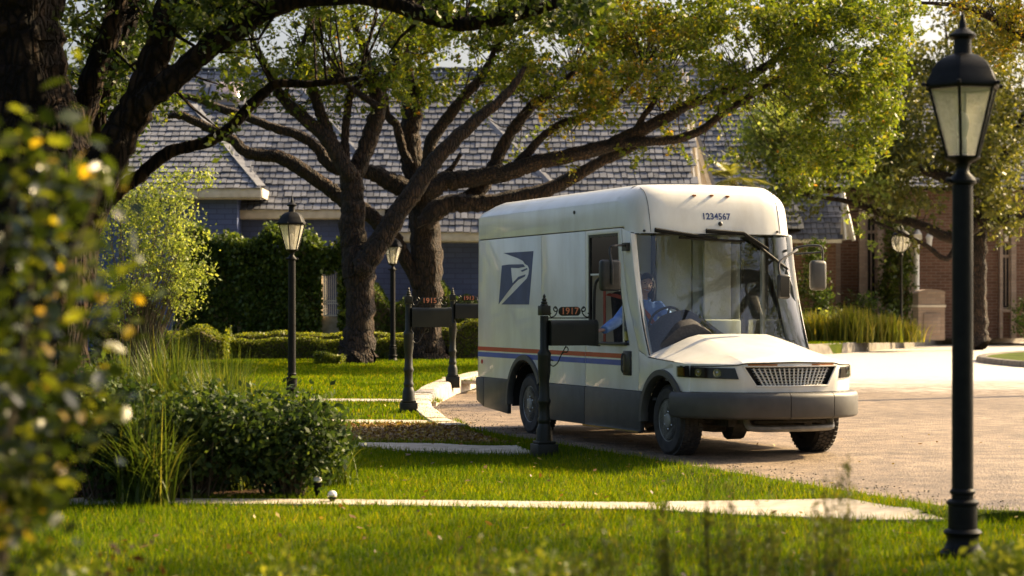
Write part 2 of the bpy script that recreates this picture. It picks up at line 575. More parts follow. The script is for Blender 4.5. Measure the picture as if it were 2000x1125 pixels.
def furrow(m, depth=0.05):
    nt = m.node_tree
    b = nt.nodes['Principled BSDF']
    tc = nt.nodes.new('ShaderNodeTexCoord'); mp = nt.nodes.new('ShaderNodeMapping'); mp.inputs['Scale'].default_value = (9, 9, 2.4)
    nz = nt.nodes.new('ShaderNodeTexNoise'); nz.inputs['Scale'].default_value = 5; nz.inputs['Detail'].default_value = 6
    nt.links.new(tc.outputs['Object'], nz.inputs['Vector'])
    ad = nt.nodes.new('ShaderNodeMix'); ad.data_type = 'RGBA'; ad.blend_type = 'ADD'; ad.inputs[0].default_value = 0.35
    nt.links.new(tc.outputs['Object'], mp.inputs[0]); nt.links.new(mp.outputs[0], ad.inputs[6]); nt.links.new(nz.outputs['Color'], ad.inputs[7])
    vo = nt.nodes.new('ShaderNodeTexVoronoi'); vo.feature = 'DISTANCE_TO_EDGE'; vo.inputs['Scale'].default_value = 1.6
    nt.links.new(ad.outputs[2], vo.inputs['Vector'])
    cr = nt.nodes.new('ShaderNodeValToRGB')
    cr.color_ramp.elements[0].position = 0.02; cr.color_ramp.elements[0].color = (0.3, 0.27, 0.25, 1)
    cr.color_ramp.elements[1].position = 0.22; cr.color_ramp.elements[1].color = (1.25, 1.2, 1.15, 1)
    nt.links.new(vo.outputs['Distance'], cr.inputs[0])
    src = b.inputs['Base Color'].links[0].from_socket
    mx = nt.nodes.new('ShaderNodeMix'); mx.data_type = 'RGBA'; mx.blend_type = 'MULTIPLY'; mx.inputs[0].default_value = 1.0
    nt.links.new(src, mx.inputs[6]); nt.links.new(cr.outputs[0], mx.inputs[7]); nt.links.new(mx.outputs[2], b.inputs['Base Color'])
    old = b.inputs['Normal'].links[0].from_node
    bp = nt.nodes.new('ShaderNodeBump'); bp.inputs['Strength'].default_value = 1.0; bp.inputs['Distance'].default_value = depth
    nt.links.new(cr.outputs[0], bp.inputs['Height']); nt.links.new(old.outputs[0], bp.inputs['Normal']); nt.links.new(bp.outputs[0], b.inputs['Normal'])


furrow(M['bark']); furrow(M['bark_dark'])
M['stem'] = mat_noise('shrub_stems', (0.06, 0.04, 0.025), (0.12, 0.09, 0.05), 9, 0.9)
M['leaf_oak'] = mat_leaf('oak_leaves', [(0.0, (0.045, 0.08, 0.010)), (0.45, (0.10, 0.14, 0.014)), (0.9, (0.17, 0.20, 0.02)), (0.985, (0.22, 0.20, 0.02)), (1.0, (0.30, 0.14, 0.02))], 0.55)
M['leaf_gold'] = mat_leaf('golden_oak_leaves', [(0.0, (0.08, 0.09, 0.012)), (0.5, (0.15, 0.16, 0.016)), (0.85, (0.23, 0.19, 0.02)), (1.0, (0.32, 0.17, 0.02))], 0.55)
M['leaf_dark'] = mat_leaf('dark_oak_leaves', [(0.0, (0.025, 0.045, 0.008)), (0.6, (0.05, 0.08, 0.012)), (1.0, (0.12, 0.15, 0.02))], 0.4)
M['leaf_olive'] = mat_leaf('olive_leaves', [(0.0, (0.055, 0.07, 0.02)), (0.6, (0.11, 0.12, 0.03)), (1.0, (0.20, 0.19, 0.04))], 0.45)
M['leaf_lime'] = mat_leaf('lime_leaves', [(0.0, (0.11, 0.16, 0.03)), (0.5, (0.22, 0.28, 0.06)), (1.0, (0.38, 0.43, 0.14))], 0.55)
M['leaf_hedge'] = mat_leaf('hedge_leaves', [(0.0, (0.06, 0.09, 0.012)), (0.6, (0.15, 0.19, 0.02)), (1.0, (0.30, 0.31, 0.04))], 0.5)
M['leaf_ivy'] = mat_leaf('ivy_leaves', [(0.0, (0.035, 0.06, 0.012)), (0.7, (0.075, 0.12, 0.02)), (1.0, (0.14, 0.18, 0.03))], 0.4)
M['leaf_shrub'] = mat_leaf('shrub_leaves', [(0.0, (0.02, 0.04, 0.012)), (0.7, (0.045, 0.08, 0.018)), (1.0, (0.10, 0.14, 0.03))], 0.4, 0.55, 0.25)
M['leaf_near'] = mat_leaf('glossy_bush_leaves', [(0.0, (0.04, 0.06, 0.008)), (0.6, (0.10, 0.12, 0.014)), (0.85, (0.22, 0.22, 0.02)), (1.0, (0.45, 0.24, 0.02))], 0.45, 0.22, 0.9)
M['leaf_red'] = mat_leaf('dark_red_leaves', [(0.0, (0.04, 0.012, 0.008)), (1.0, (0.10, 0.03, 0.012))], 0.3)
M['grass'] = mat_leaf('grass_blades', [(0.0, (0.042, 0.085, 0.003)), (0.5, (0.088, 0.145, 0.004)), (0.9, (0.165, 0.205, 0.007)), (1.0, (0.26, 0.21, 0.03))], 0.5, 0.8, 0.05, (1.4, 1.3, 0.35))
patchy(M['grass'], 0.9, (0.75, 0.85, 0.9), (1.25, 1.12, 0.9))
M['tuft'] = mat_leaf('fountain_grass', [(0.0, (0.08, 0.11, 0.012)), (0.6, (0.20, 0.21, 0.02)), (1.0, (0.36, 0.30, 0.06))], 0.45, 0.5, 0.25)
M['lawn'] = mat_noise('lawn_turf', (0.035, 0.058, 0.003), (0.085, 0.11, 0.005), 1.1, 0.95, bump=0.8, bscale=60, dist=0.03, spec=0.1)
M['soil'] = mat_noise('bed_soil', (0.05, 0.028, 0.016), (0.11, 0.065, 0.035), 9, 0.95, bump=1.0, bscale=40, dist=0.03, spec=0.1)
M['litter'] = mat_noise('leaf_litter', (0.08, 0.06, 0.02), (0.20, 0.14, 0.07), 14, 0.95, bump=1.0, bscale=50, dist=0.03, spec=0.1)
M['concrete'] = mat_noise('concrete', (0.34, 0.29, 0.23), (0.50, 0.44, 0.36), 6, 0.85, bump=0.3, bscale=90, dist=0.006)
M['palecon'] = mat_noise('pale_concrete_road', (0.44, 0.40, 0.35), (0.58, 0.54, 0.48), 0.6, 0.6, bump=0.2, bscale=60, dist=0.006)
M['shake'] = mat_island('cedar_shakes', [(0.0, (0.085, 0.092, 0.115)), (0.5, (0.125, 0.135, 0.165)), (1.0, (0.18, 0.19, 0.225))], 0.85, 0.5, 30)
M['underlay'] = mat_noise('dark_roof_underlay', (0.010, 0.009, 0.009), (0.02, 0.018, 0.017), 5, 0.95, spec=0.1)
M['trim'] = mat_noise('cream_trim', (0.55, 0.50, 0.42), (0.68, 0.63, 0.54), 5, 0.6)
M['tan'] = mat_noise('tan_stucco', (0.34, 0.27, 0.18), (0.42, 0.34, 0.23), 6, 0.9, bump=0.3)
M['bluewall'] = mat_brick('blue_painted_brick', (0.075, 0.11, 0.25), (0.09, 0.13, 0.29), (0.06, 0.085, 0.20), 2.0, 0.6)
M['brick'] = mat_brick('red_brown_brick', (0.12, 0.058, 0.038), (0.18, 0.095, 0.065), (0.20, 0.16, 0.13), 2.3, 0.6)
M['palebrick'] = mat_brick('pale_brick', (0.28, 0.21, 0.17), (0.36, 0.28, 0.23), (0.26, 0.22, 0.19), 2.4, 0.4)
M['white'] = mat_plain('white_paint', (0.78, 0.77, 0.74), 0.5)
M['windowdark'] = mat_plain('dark_window_glass', (0.02, 0.02, 0.025), 0.08)


def mat_road():
    m, nt, b, o = new_mat('tan_gravel_asphalt')
    tc = nt.nodes.new('ShaderNodeTexCoord')
    big = nt.nodes.new('ShaderNodeTexNoise'); big.inputs['Scale'].default_value = 0.45; big.inputs['Detail'].default_value = 7
    sm = nt.nodes.new('ShaderNodeTexVoronoi'); sm.inputs['Scale'].default_value = 42
    fn = nt.nodes.new('ShaderNodeTexNoise'); fn.inputs['Scale'].default_value = 55; fn.inputs['Detail'].default_value = 5
    for n in (big, sm, fn): nt.links.new(tc.outputs['Object'], n.inputs['Vector'])
    c1 = nt.nodes.new('ShaderNodeValToRGB')
    c1.color_ramp.elements[0].position = 0.3; c1.color_ramp.elements[0].color = (0.145, 0.112, 0.082, 1)
    c1.color_ramp.elements[1].position = 0.7; c1.color_ramp.elements[1].color = (0.235, 0.19, 0.145, 1)
    nt.links.new(big.outputs['Fac'], c1.inputs[0])
    c2 = nt.nodes.new('ShaderNodeValToRGB')
    c2.color_ramp.elements[0].position = 0.35; c2.color_ramp.elements[0].color = (0.40, 0.38, 0.36, 1)
    c2.color_ramp.elements[1].position = 0.65; c2.color_ramp.elements[1].color = (1.5, 1.42, 1.3, 1)
    nt.links.new(fn.outputs['Fac'], c2.inputs[0])
    mx = nt.nodes.new('ShaderNodeMix'); mx.data_type = 'RGBA'; mx.blend_type = 'MULTIPLY'; mx.inputs[0].default_value = 1.0
    nt.links.new(c1.outputs[0], mx.inputs[6]); nt.links.new(c2.outputs[0], mx.inputs[7])
    md = nt.nodes.new('ShaderNodeTexNoise'); md.inputs['Scale'].default_value = 3.2; md.inputs['Detail'].default_value = 9; md.inputs['Roughness'].default_value = 0.7
    nt.links.new(tc.outputs['Object'], md.inputs['Vector'])
    c3 = nt.nodes.new('ShaderNodeValToRGB')
    c3.color_ramp.elements[0].position = 0.38; c3.color_ramp.elements[0].color = (0.55, 0.52, 0.50, 1)
    c3.color_ramp.elements[1].position = 0.60; c3.color_ramp.elements[1].color = (1.25, 1.22, 1.18, 1)
    nt.links.new(md.outputs['Fac'], c3.inputs[0])
    m2 = nt.nodes.new('ShaderNodeMix'); m2.data_type = 'RGBA'; m2.blend_type = 'MULTIPLY'; m2.inputs[0].default_value = 1.0
    nt.links.new(mx.outputs[2], m2.inputs[6]); nt.links.new(c3.outputs[0], m2.inputs[7])
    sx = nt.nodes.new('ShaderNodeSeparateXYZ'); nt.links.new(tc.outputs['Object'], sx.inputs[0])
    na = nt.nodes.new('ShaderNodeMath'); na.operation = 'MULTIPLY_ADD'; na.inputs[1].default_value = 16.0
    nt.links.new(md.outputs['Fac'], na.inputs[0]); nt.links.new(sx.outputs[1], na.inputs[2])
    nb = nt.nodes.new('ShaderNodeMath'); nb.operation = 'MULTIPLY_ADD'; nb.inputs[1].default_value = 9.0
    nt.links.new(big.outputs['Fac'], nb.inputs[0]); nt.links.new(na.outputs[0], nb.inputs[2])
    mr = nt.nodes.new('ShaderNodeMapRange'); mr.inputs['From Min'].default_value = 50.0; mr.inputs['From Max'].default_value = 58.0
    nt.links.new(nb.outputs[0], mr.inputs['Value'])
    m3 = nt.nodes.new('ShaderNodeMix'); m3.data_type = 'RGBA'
    m3.inputs[7].default_value = (0.55, 0.51, 0.45, 1)  # far stretch painted pale in place of the sun's glare
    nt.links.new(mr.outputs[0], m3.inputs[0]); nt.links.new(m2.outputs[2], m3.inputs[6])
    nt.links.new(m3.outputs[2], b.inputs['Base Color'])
    b.inputs['Roughness'].default_value = 0.6
    bp = nt.nodes.new('ShaderNodeBump'); bp.inputs['Strength'].default_value = 0.8; bp.inputs['Distance'].default_value = 0.012
    nt.links.new(sm.outputs['Distance'], bp.inputs['Height']); nt.links.new(bp.outputs[0], b.inputs['Normal'])
    return m


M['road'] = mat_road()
# ------------------------------------------------------------------ ground
def lerp_tab(t, tab):
    if t <= tab[0][0]: return tab[0][1]
    for (a, b), (c, d) in zip(tab, tab[1:]):
        if t <= c: return b + (d - b) * (t - a) / (c - a)
    return tab[-1][1]


ZL = [(21.5, 0.0), (27.7, 0.154), (36, 0.23), (49, 0.30), (60, 0.33), (110, 0.36)]
ZR = [(25, 0.08), (34, 0.015), (120, 0.0)]
EDGE = [(14.55, 60), (14.70, 12), (14.80, 5.5), (14.90, 3.75), (15.05, 3.32), (16.2, 2.82), (18.5, 1.95), (20.36, 1.236), (22.2, 0.52), (24.1, -0.2), (26, -0.78), (28.5, -1.15),
        (31.5, -1.27), (34, -1.22), (36.5, -1.05), (40, -0.6), (48, 0.9), (56, 3.2), (64, 7), (70, 11.2), (88, 18.5), (94, 23.6), (110, 36), (130, 60)]
zlawn = lambda y: lerp_tab(y, ZL)
zroad = lambda y: lerp_tab(y, ZR)
xedge = lambda y: lerp_tab(y, EDGE)


def zland(x, y):
    """height of the left-hand lawn; it rises to meet the flush road edge in front, stands above it further back"""
    z = zlawn(y)
    d = xedge(y) - x
    flush = min(1.0, max(0.0, (27.5 - y) / 3.0))
    t = min(1.0, max(0.0, 1 - d / 0.9)) * flush
    return z + (zroad(y) + 0.006 - z) * t * t * (3 - 2 * t)


g = MB().add([(-700, -60, -0.4), (700, -60, -0.4), (700, 1200, -0.4), (-700, 1200, -0.4)], [(0, 1, 2, 3)]).build('ground', M['lawn'])
tag(g, 'flat green ground far beyond the houses', 'ground', kind='structure')

ys = [14.56, 14.7, 14.8, 14.9, 15.05] + [15.5 + 0.7 * i for i in range(32)] + [38 + 4 * i for i in range(24)]
mb = MB()
rw = []
for y in ys:
    xe = xedge(y) - 0.02
    rw.append([(xe + (95 - xe) * t, y, zroad(y)) for t in (0, 0.01, 0.03, 0.08, 0.2, 0.5, 1)])
mb.rings(rw, False, False, False)
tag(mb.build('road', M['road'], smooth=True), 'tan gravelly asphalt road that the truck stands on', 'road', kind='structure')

rows = sorted(set([2, 6, 9, 11, 12, 13, 14, 14.5] + [e[0] for e in EDGE] + [15 + 0.35 * i for i in range(40)] + [29 + i for i in range(12)] + [41 + 2.5 * i for i in range(30)]))
mb = MB()
rs = []
for y in rows:
    xe = xedge(y)
    fr = [0, 0.35, 0.6, 0.75, 0.85]
    xs = [-60 + (xe - 4 + 60) * f / 0.85 * 0.98 for f in fr] + [xe - d for d in (2.6, 1.6, 1.0, 0.75, 0.5, 0.3, 0.15, 0.0)]
    ring = [(x, y, zland(x, y)) for x in xs]
    ring.append((xe + 0.004, y, -0.3))
    rs.append(ring)
mb.rings(rs, False, False, False)
tag(mb.build('lawn', M['lawn'], smooth=True), 'green lawn on the house side of the road', 'lawn', kind='structure')

# right-hand lawn beyond the road
mb = MB()
RE = [(42, 60), (47, 17.5), (52, 14.0), (55, 13.3), (60, 13.6), (66, 16), (72, 21), (78, 30), (84, 60)]
rs = []
for y, x in RE:
    rs.append([(x, y, -0.2), (x + 0.01, y, 0.13), (x + 0.25, y, 0.14), (x + 40, y, 0.15)])
mb.rings(rs, False, False, False)
tag(mb.build('lawn', M['lawn']), 'lawn of the corner plot across the road', 'lawn', kind='structure')


# ------------------------------------------------------------------ kerbs: one stone after another
def kerb(label, path, w, hfun, stone, gap=0.012, drop=0.25, base_name='kerb', mat='concrete'):
    root = empty(base_name, (0, 0, 0), kind='structure', label=label, cat='kerb')
    pts = [np.array(p, float) for p in path]
    seg = [np.linalg.norm(b - a) for a, b in zip(pts, pts[1:])]
    tot = sum(seg)

    def at(s):
        for a, b, l in zip(pts, pts[1:], seg):
            if s <= l: return a + (b - a) * s / l
            s -= l
        return pts[-1]
    n = max(1, int(tot / stone))
    for i in range(n):
        a, b = at(tot * i / n), at(tot * (i + 1) / n)
        d = (b - a) / np.linalg.norm(b - a)
        nr = np.array([d[1], -d[0]])          # towards the road (right of travel when going away)
        a2, b2 = a + d * gap / 2, b - d * gap / 2
        vs, za = [], []
        for q in (a2, b2):
            zt = hfun(q[1]) + random.uniform(-0.006, 0.006)
            prof = [(-w, zt - drop), (-w, zt), (-0.05, zt), (-0.012, zt - 0.02), (0.0, zt - 0.05), (0.035, zt - drop)]
            vs.append([(q[0] + nr[0] * o, q[1] + nr[1] * o, z) for o, z in prof])
        MB().rings(vs).build('kerb_stone', M[mat], root, smooth=True, angle=50)
    return root


ep = [(xedge(y) + 0.03, y) for y in np.arange(25.2, 62, 0.7)]
kerb('pale concrete kerb stones curving along the lawn edge', ep, 0.30, lambda y: 0.03 + zlawn(y) * min(1, max(0, (y - 24.5) / 3)) + zroad(y) * (1 - min(1, max(0, (y - 24.5) / 3))) + 0.02, 0.62)
ep = [(xedge(y) + 0.03, y) for y in np.arange(63, 112, 1.5)]
kerb('grey kerb in front of the brick house lawn', ep, 0.25, lambda y: zlawn(y) + 0.03, 1.5, drop=0.4, mat='kerbgrey')
ep = [(x, y) for y, x in RE[1:8]]
ep = [tuple(p) for p in spline(ep, 4)][::-1]
kerb('rounded kerb of the corner plot across the road', ep, 0.25, lambda y: 0.17, 1.0, drop=0.3, mat='kerbgrey')


# ------------------------------------------------------------------ paths and beds, laid a little above the turf
def ground_pt(px, py, dz=0.0):
    Y = 20.0
    for _ in range(30):
        z = zland(PX(px, Y), Y)
        Y = (H - z) * F / (py - YH)
    return (PX(px, Y), Y)


SHEETS = []


def sheet(name, label, cat, pix, mat, lift, sub=0.8, pts=None):
    poly = pts or [ground_pt(*p) for p in pix]
    SHEETS.append(poly)
    xs = [p[0] for p in poly]; ysx = [p[1] for p in poly]
    bm = bmesh.new()
    vs = [bm.verts.new((x, y, 0)) for x, y in poly]
    bm.faces.new(vs)
    lo, hi = min(ysx), max(ysx)
    k = lo + 0.25
    while k < hi:
        bmesh.ops.bisect_plane(bm, geom=bm.verts[:] + bm.edges[:] + bm.faces[:], plane_co=(0, k, 0), plane_no=(0, 1, 0))
        k += 0.35
    k = min(xs) + 0.3
    while k < max(xs):
        bmesh.ops.bisect_plane(bm, geom=bm.verts[:] + bm.edges[:] + bm.faces[:], plane_co=(k, 0, 0), plane_no=(1, 0, 0))
        k += 0.5
    for v in bm.verts:
        v.co.z = zland(v.co.x, v.co.y) + lift
    ed = [e for e in bm.edges if len(e.link_faces) == 1]
    r = bmesh.ops.extrude_edge_only(bm, edges=ed)
    for v in [q for q in r['geom'] if isinstance(q, bmesh.types.BMVert)]:
        v.co.z -= lift + 0.05
    bmesh.ops.recalc_face_normals(bm, faces=bm.faces)
    me = bpy.data.meshes.new(name)
    bm.to_mesh(me); bm.free()
    return tag(link_mesh(name, me, mat), label, cat, kind='structure')


sheet('path', 'narrow concrete path between the two front lawns', 'path', [(60, 976), (700, 980), (1290, 986), (1290, 1000), (700, 990), (60, 985)], M['concrete'], 0.02)
sheet('driveway_apron', 'sunlit concrete apron meeting the road beside the front lawn', 'apron', [(1292, 984), (1480, 981), (1655, 978), (1745, 995), (1845, 1021), (1700, 1020), (1450, 1010), (1292, 1001)], M['concrete'], 0.02)
sheet('path', 'concrete path ending beside the mailbox at 1917', 'path', [(690, 867), (860, 869), (1010, 873), (1045, 887), (900, 887), (790, 883), (690, 873)], M['concrete'], 0.02)
sheet('flower_bed', 'bare brown bed strewn with leaves beside the kerb', 'bed', [(660, 830), (760, 830), (880, 832), (925, 848), (975, 862), (1000, 868), (860, 866), (660, 864)], M['litter'], 0.012)
sheet('path', 'concrete path edging the brown bed', 'path', [(640, 822), (780, 823), (890, 824), (905, 830), (780, 829), (640, 828)], M['concrete'], 0.02)
sheet('path', 'concrete path passing the mailbox at 1915', 'path', [(600, 781), (740, 781.5), (856, 783), (852, 787.5), (740, 786.5), (600, 786)], M['concrete'], 0.02)
sheet('path', 'concrete path passing the mailbox at 1913', 'path', [(860, 738), (900, 739), (940, 740), (936, 745), (900, 744), (860, 743)], M['concrete'], 0.02)
sheet('flower_bed', 'dark mulched bed under the foreground shrubs', 'bed', [(-60, 955), (300, 940), (520, 925), (640, 915), (560, 965), (420, 971), (200, 971), (-60, 970)], M['soil'], 0.012,
      )


# ------------------------------------------------------------------ grass blades
def inside(poly, x, y):
    c = np.zeros(len(x), bool)
    j = len(poly) - 1
    for i in range(len(poly)):
        xi, yi = poly[i]; xj, yj = poly[j]
        cond = ((yi > y) != (yj > y)) & (x < (xj - xi) * (y - yi) / (yj - yi + 1e-12) + xi)
        c ^= cond
        j = i
    return c


def scatter(n, y0, y1, x0=-0.275, x1=0.275, keep_edge=0.02):
    y = np.sqrt(rng.uniform(y0 ** 2, y1 ** 2, n))
    x = y * rng.uniform(x0, x1, n)
    xe = np.interp(y, [e[0] for e in EDGE], [e[1] for e in EDGE])
    ok = x < xe - keep_edge + rng.uniform(-0.12, 0.08, n) * (y < 25)
    for poly in SHEETS:
        ok &= ~inside(poly, x, y)
    x, y = x[ok], y[ok]
    z = np.array([zland(a, b) for a, b in zip(x, y)])
    return np.stack([x, y, z - 0.004], 1)


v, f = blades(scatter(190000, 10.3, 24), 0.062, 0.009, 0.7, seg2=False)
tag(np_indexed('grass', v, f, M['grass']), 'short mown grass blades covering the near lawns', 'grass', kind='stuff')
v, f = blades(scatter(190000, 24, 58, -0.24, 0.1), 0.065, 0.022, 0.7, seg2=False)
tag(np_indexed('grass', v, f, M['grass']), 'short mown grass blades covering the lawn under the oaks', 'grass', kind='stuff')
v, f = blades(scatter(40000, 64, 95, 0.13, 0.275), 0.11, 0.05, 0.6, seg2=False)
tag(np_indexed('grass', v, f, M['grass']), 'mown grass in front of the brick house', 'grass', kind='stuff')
# longer blades hanging over the edges of the paths
b_ = []
for poly in SHEETS[:7]:
    for (ax, ay), (bx, by) in zip(poly, poly[1:] + poly[:1]):
        L = math.hypot(bx - ax, by - ay)
        for k in range(int(L * 120)):
            t = random.random()
            x, y = ax + (bx - ax) * t + random.gauss(0, 0.03), ay + (by - ay) * t + random.gauss(0, 0.03)
            b_.append((x, y, zland(x, y)))
v, f = blades(np.array(b_), 0.075, 0.01, 0.9, seg2=False)
tag(np_indexed('grass', v, f, M['grass']), 'longer grass fringing the concrete paths', 'grass', kind='stuff')

# ------------------------------------------------------------------ blue house
house = empty('house', (-3, 60, 0.3), label='blue brick house with a steep grey shake roof behind the oaks', cat='house')
HO = Vector((-3, 60, 0.3))


def hp(x, y, z): return (x - HO.x, y - HO.y, z - HO.z)


def shake_mesh():
    b = MB()
    b.box((0, 0, 0), (0.195, 0.38, 0.030))
    me = bpy.data.meshes.new('shingle')
    me.from_pydata(b.v, [], b.f)
    me.materials.append(M['shake'])
    return me


SHAKE = shake_mesh()
SH_F = [(3, 2, 1, 0), (4, 5, 6, 7), (0, 1, 5, 4), (1, 2, 6, 5), (2, 3, 7, 6), (3, 0, 4, 7)]


def shingles(parent, off, plane_o, ux, us, width_fn, nrows, step=0.30, w=0.205, single=None, sx=1.0, sy=1.0):
    """rows of shakes on a sloping plane: plane_o is the eave origin, ux runs along the eave, us up the slope.
       width_fn(s) gives the x range at slope distance s; single(p) says which shakes are objects of their own"""
    o = Vector(plane_o); ux = Vector(ux).normalized(); us = Vector(us).normalized()
    nz = ux.cross(us).normalized()
    if nz.z < 0: nz = -nz
    single_m, rest = [], []
    for r in range(nrows):
        s = r * step
        x0, x1 = width_fn(s)
        x = x0 + random.uniform(0, w * 0.6)
        while x < x1:
            ww = w * random.uniform(0.72, 1.25)
            p = o + ux * (x + ww / 2) + us * (s + 0.10 + random.uniform(-0.02, 0.02)) + nz * (0.062 + random.uniform(-0.006, 0.014))
            tilt = R(6.2 + random.uniform(-0.9, 1.6))
            yaw = R(random.uniform(-1.5, 1.5))
            ax = (ux * math.cos(yaw) + us * math.sin(yaw))
            ay = us * math.cos(tilt) - nz * math.sin(tilt)
            ay = (ay - ax * ay.dot(ax)).normalized()
            az = ax.cross(ay)
            if az.dot(nz) < 0: az = -az
            m = Matrix(((ax.x * (ww - 0.024) / 0.195, ay.x, az.x, p.x), (ax.y * (ww - 0.024) / 0.195, ay.y, az.y, p.y), (ax.z * (ww - 0.024) / 0.195, ay.z, az.z, p.z), (0, 0, 0, 1)))
            (single_m if single and single(p) and len(single_m) < 300 else rest).append(m)
            x += ww
    base = [v.co.copy() for v in SHAKE.vertices]
    for m in single_m:
        c = bpy.data.objects.new('shingle', SHAKE)
        COL.objects.link(c)
        c.parent = parent
        c.matrix_local = Matrix.Translation(-off) @ m
    if rest:
        b = MB()
        for m in rest:
            b.add([(m @ q) - off for q in base], SH_F)
        me = bpy.data.meshes.new('shingle_field')
        me.from_pydata(b.v, [], b.f)
        k = link_mesh('shingle_field', me, M['shake'], parent)
        k['kind'] = 'stuff'
    return len(single_m)


SL = math.hypot(1, 0.84)
US = Vector((0, 1 / SL, 0.84 / SL))
roof = MB()
# main slope, lower right part, wing slope as closed slabs
def slab(b, pts, t=0.12):
    n = len(pts)
    top = [Vector(p) for p in pts]
    b.add([hp(*p) for p in top] + [hp(p.x, p.y, p.z - t) for p in top],
          [tuple(range(n)), tuple(reversed(range(n, 2 * n)))] + [(i, (i + 1) % n, (i + 1) % n + n, i + n) for i in range(n)])


zr_ = lambda y: 4.34 + 0.84 * (y - 58)
slab(roof, [(-18, 58, zr_(58)), (-3.6, 58, zr_(58)), (-3.6, 57.2, zr_(57.2)), (5.2, 57.2, zr_(57.2)), (5.2, 63.4, zr_(63.4)), (-18, 63.4, zr_(63.4))])
slab(roof, [(-18, 63.4, zr_(63.4)), (5.2, 63.4, zr_(63.4)), (5.2, 69, zr_(58)), (-18, 69, zr_(58))])
main_roof = roof.build('roof', M['underlay'], house)
shingles(main_roof, HO, (0, 58, zr_(58)), (1, 0, 0), US, lambda s: (-18, 5.2), 24, single=lambda p: -7.8 < p.x < 5.1 and p.y < 59.0)
shingles(main_roof, HO, (0, 57.2, zr_(57.2)), (1, 0, 0), US, lambda s: (-3.6, 5.2), 3, step=0.31, single=lambda p: p.x > -3.6)
# ridge and diagonal flashing strips
def strip(p, q, w, name='flashing', mat='trim', h=0.05, lift=0.1):
    p, q = Vector(p), Vector(q)
    d = (q - p).normalized()
    nz = Vector((0, -0.84 / SL, 1 / SL))
    s = d.cross(nz).normalized()
    b = MB()
    vs = []
    for e in (p, q):
        e = e + nz * lift
        vs.append([hp(*(e + s * w / 2)), hp(*(e + nz * h)), hp(*(e - s * w / 2)), hp(*(e - nz * 0.05))])
    b.rings(vs).build(name, M[mat], main_roof)


def on_roof(px, py):
    # intersection of a pixel ray with the main slope
    a, bb = (px - 1000) / F, -(py - YH) / F
    Y = (4.34 - 0.84 * 58 - H) / (bb - 0.84)
    return (a * Y, Y, H + bb * Y)


M['lead'] = mat_noise('grey_flashing', (0.12, 0.125, 0.145), (0.19, 0.195, 0.215), 6, 0.6)
for a, bb in (((905, 190), (1092, 378)), ((590, 180), (705, 310))):
    strip(on_roof(*a), on_roof(*bb), 0.26, 'valley_flashing', 'lead', 0.03, 0.085)
for k in range(40):
    x = -18 + 23.2 * (k + 0.5) / 40
    MB().box(hp(x, 63.4, zr_(63.4) + 0.1), (0.56, 0.34, 0.05), Matrix.Rotation(R(3), 3, 'Y')).build('ridge_cap', M['shake'], main_roof)
# left wing, hipped, with its own higher eave
wing = MB()
A, B_, Cc, D = (-17, 57, 4.87), (-6.98, 57, 4.87), (-9.5, 61.0, 7.54), (-17, 61.0, 7.54)
slab(wing, [A, B_, Cc, D])
slab(wing, [B_, (-6.98, 65, 4.87), Cc])
wing_roof = wing.build('roof', M['underlay'], house)
wing_roof['label'] = 'hipped shake roof of the left wing'
s2 = math.hypot(4, 2.67)
shingles(wing_roof, HO, (0, 57, 4.87), (1, 0, 0), (0, 4 / s2, 2.67 / s2), lambda s: (-17, -6.98 - s * 2.52 / s2), 16)
p, q = Vector(B_), Vector(Cc)
for k in range(16):
    t0 = (k + 0.5) / 16
    c = p.lerp(q, t0)
    rot = (q - p).to_track_quat('Y', 'Z').to_matrix()
    MB().box(hp(c.x, c.y, c.z + 0.09), (0.26, 0.36, 0.04), rot).build('hip_cap', M['lead'], wing_roof)
# walls
w = MB()
w.box(hp(-12.35, 61, 2.5), (9.3, 7.2, 4.7))
w.build('wall', M['bluewall'], house)
MB().box(hp(-1.5, 61.6, 2.3), (13.4, 6.4, 4.1)).build('wall', M['bluewall'], house)
# wall ledge line and boards
MB().box(hp(-1.5, 58.37, 1.05), (13.2, 0.05, 0.07)).build('wall_ledge', M['bluewall'], house)
def board(c, s, name='fascia_board', mat='trim'):
    return MB().box(hp(*c), s).build(name, M[mat], house, bevel=0.006)
board((-5.8, 57.97, zr_(58) - 0.10), (4.4, 0.05, 0.26))
board((0.80, 57.17, zr_(57.2) - 0.10), (8.85, 0.05, 0.26))
board((-3.62, 57.55, zr_(57.6) - 0.32), (0.05, 0.8, 0.26))
board((-12, 56.97, 4.77), (10.06, 0.05, 0.26))
board((-6.97, 58.2, 4.77), (0.05, 2.4, 0.26))
board((-5.8, 58.2, zr_(58) - 0.24), (4.3, 0.42, 0.03), 'soffit')
board((0.80, 57.75, zr_(57.2) - 0.24), (8.8, 1.1, 0.03), 'soffit')
board((-12, 57.3, 4.62), (10.0, 0.6, 0.03), 'soffit')
# gable at the right end with double rake boards
b = MB()
b.plate([(58.6, 0.3), (68.2, 0.3), (68.2, 4.6), (63.4, zr_(63.4) - 0.2), (58.6, zr_(58.6) - 0.2)], [], lambda y, z, t: hp(4.9 - t, y, z), 0.2)
b.build('gable_wall', M['tan'], house)
for off, ww, nm in ((0.0, 0.30, 'rake_board'), (0.16, 0.16, 'rake_board')):
    b = MB()
    x = 5.23 + off
    b.rings([[hp(x, y0, zr_(y0) + 0.09 - off * 0.6), hp(x + 0.06, y0, zr_(y0) + 0.09 - off * 0.6), hp(x + 0.06, y0, zr_(y0) - ww), hp(x, y0, zr_(y0) - ww)] for y0 in (57.1, 63.4)])
    b.build(nm, M['trim'], house)
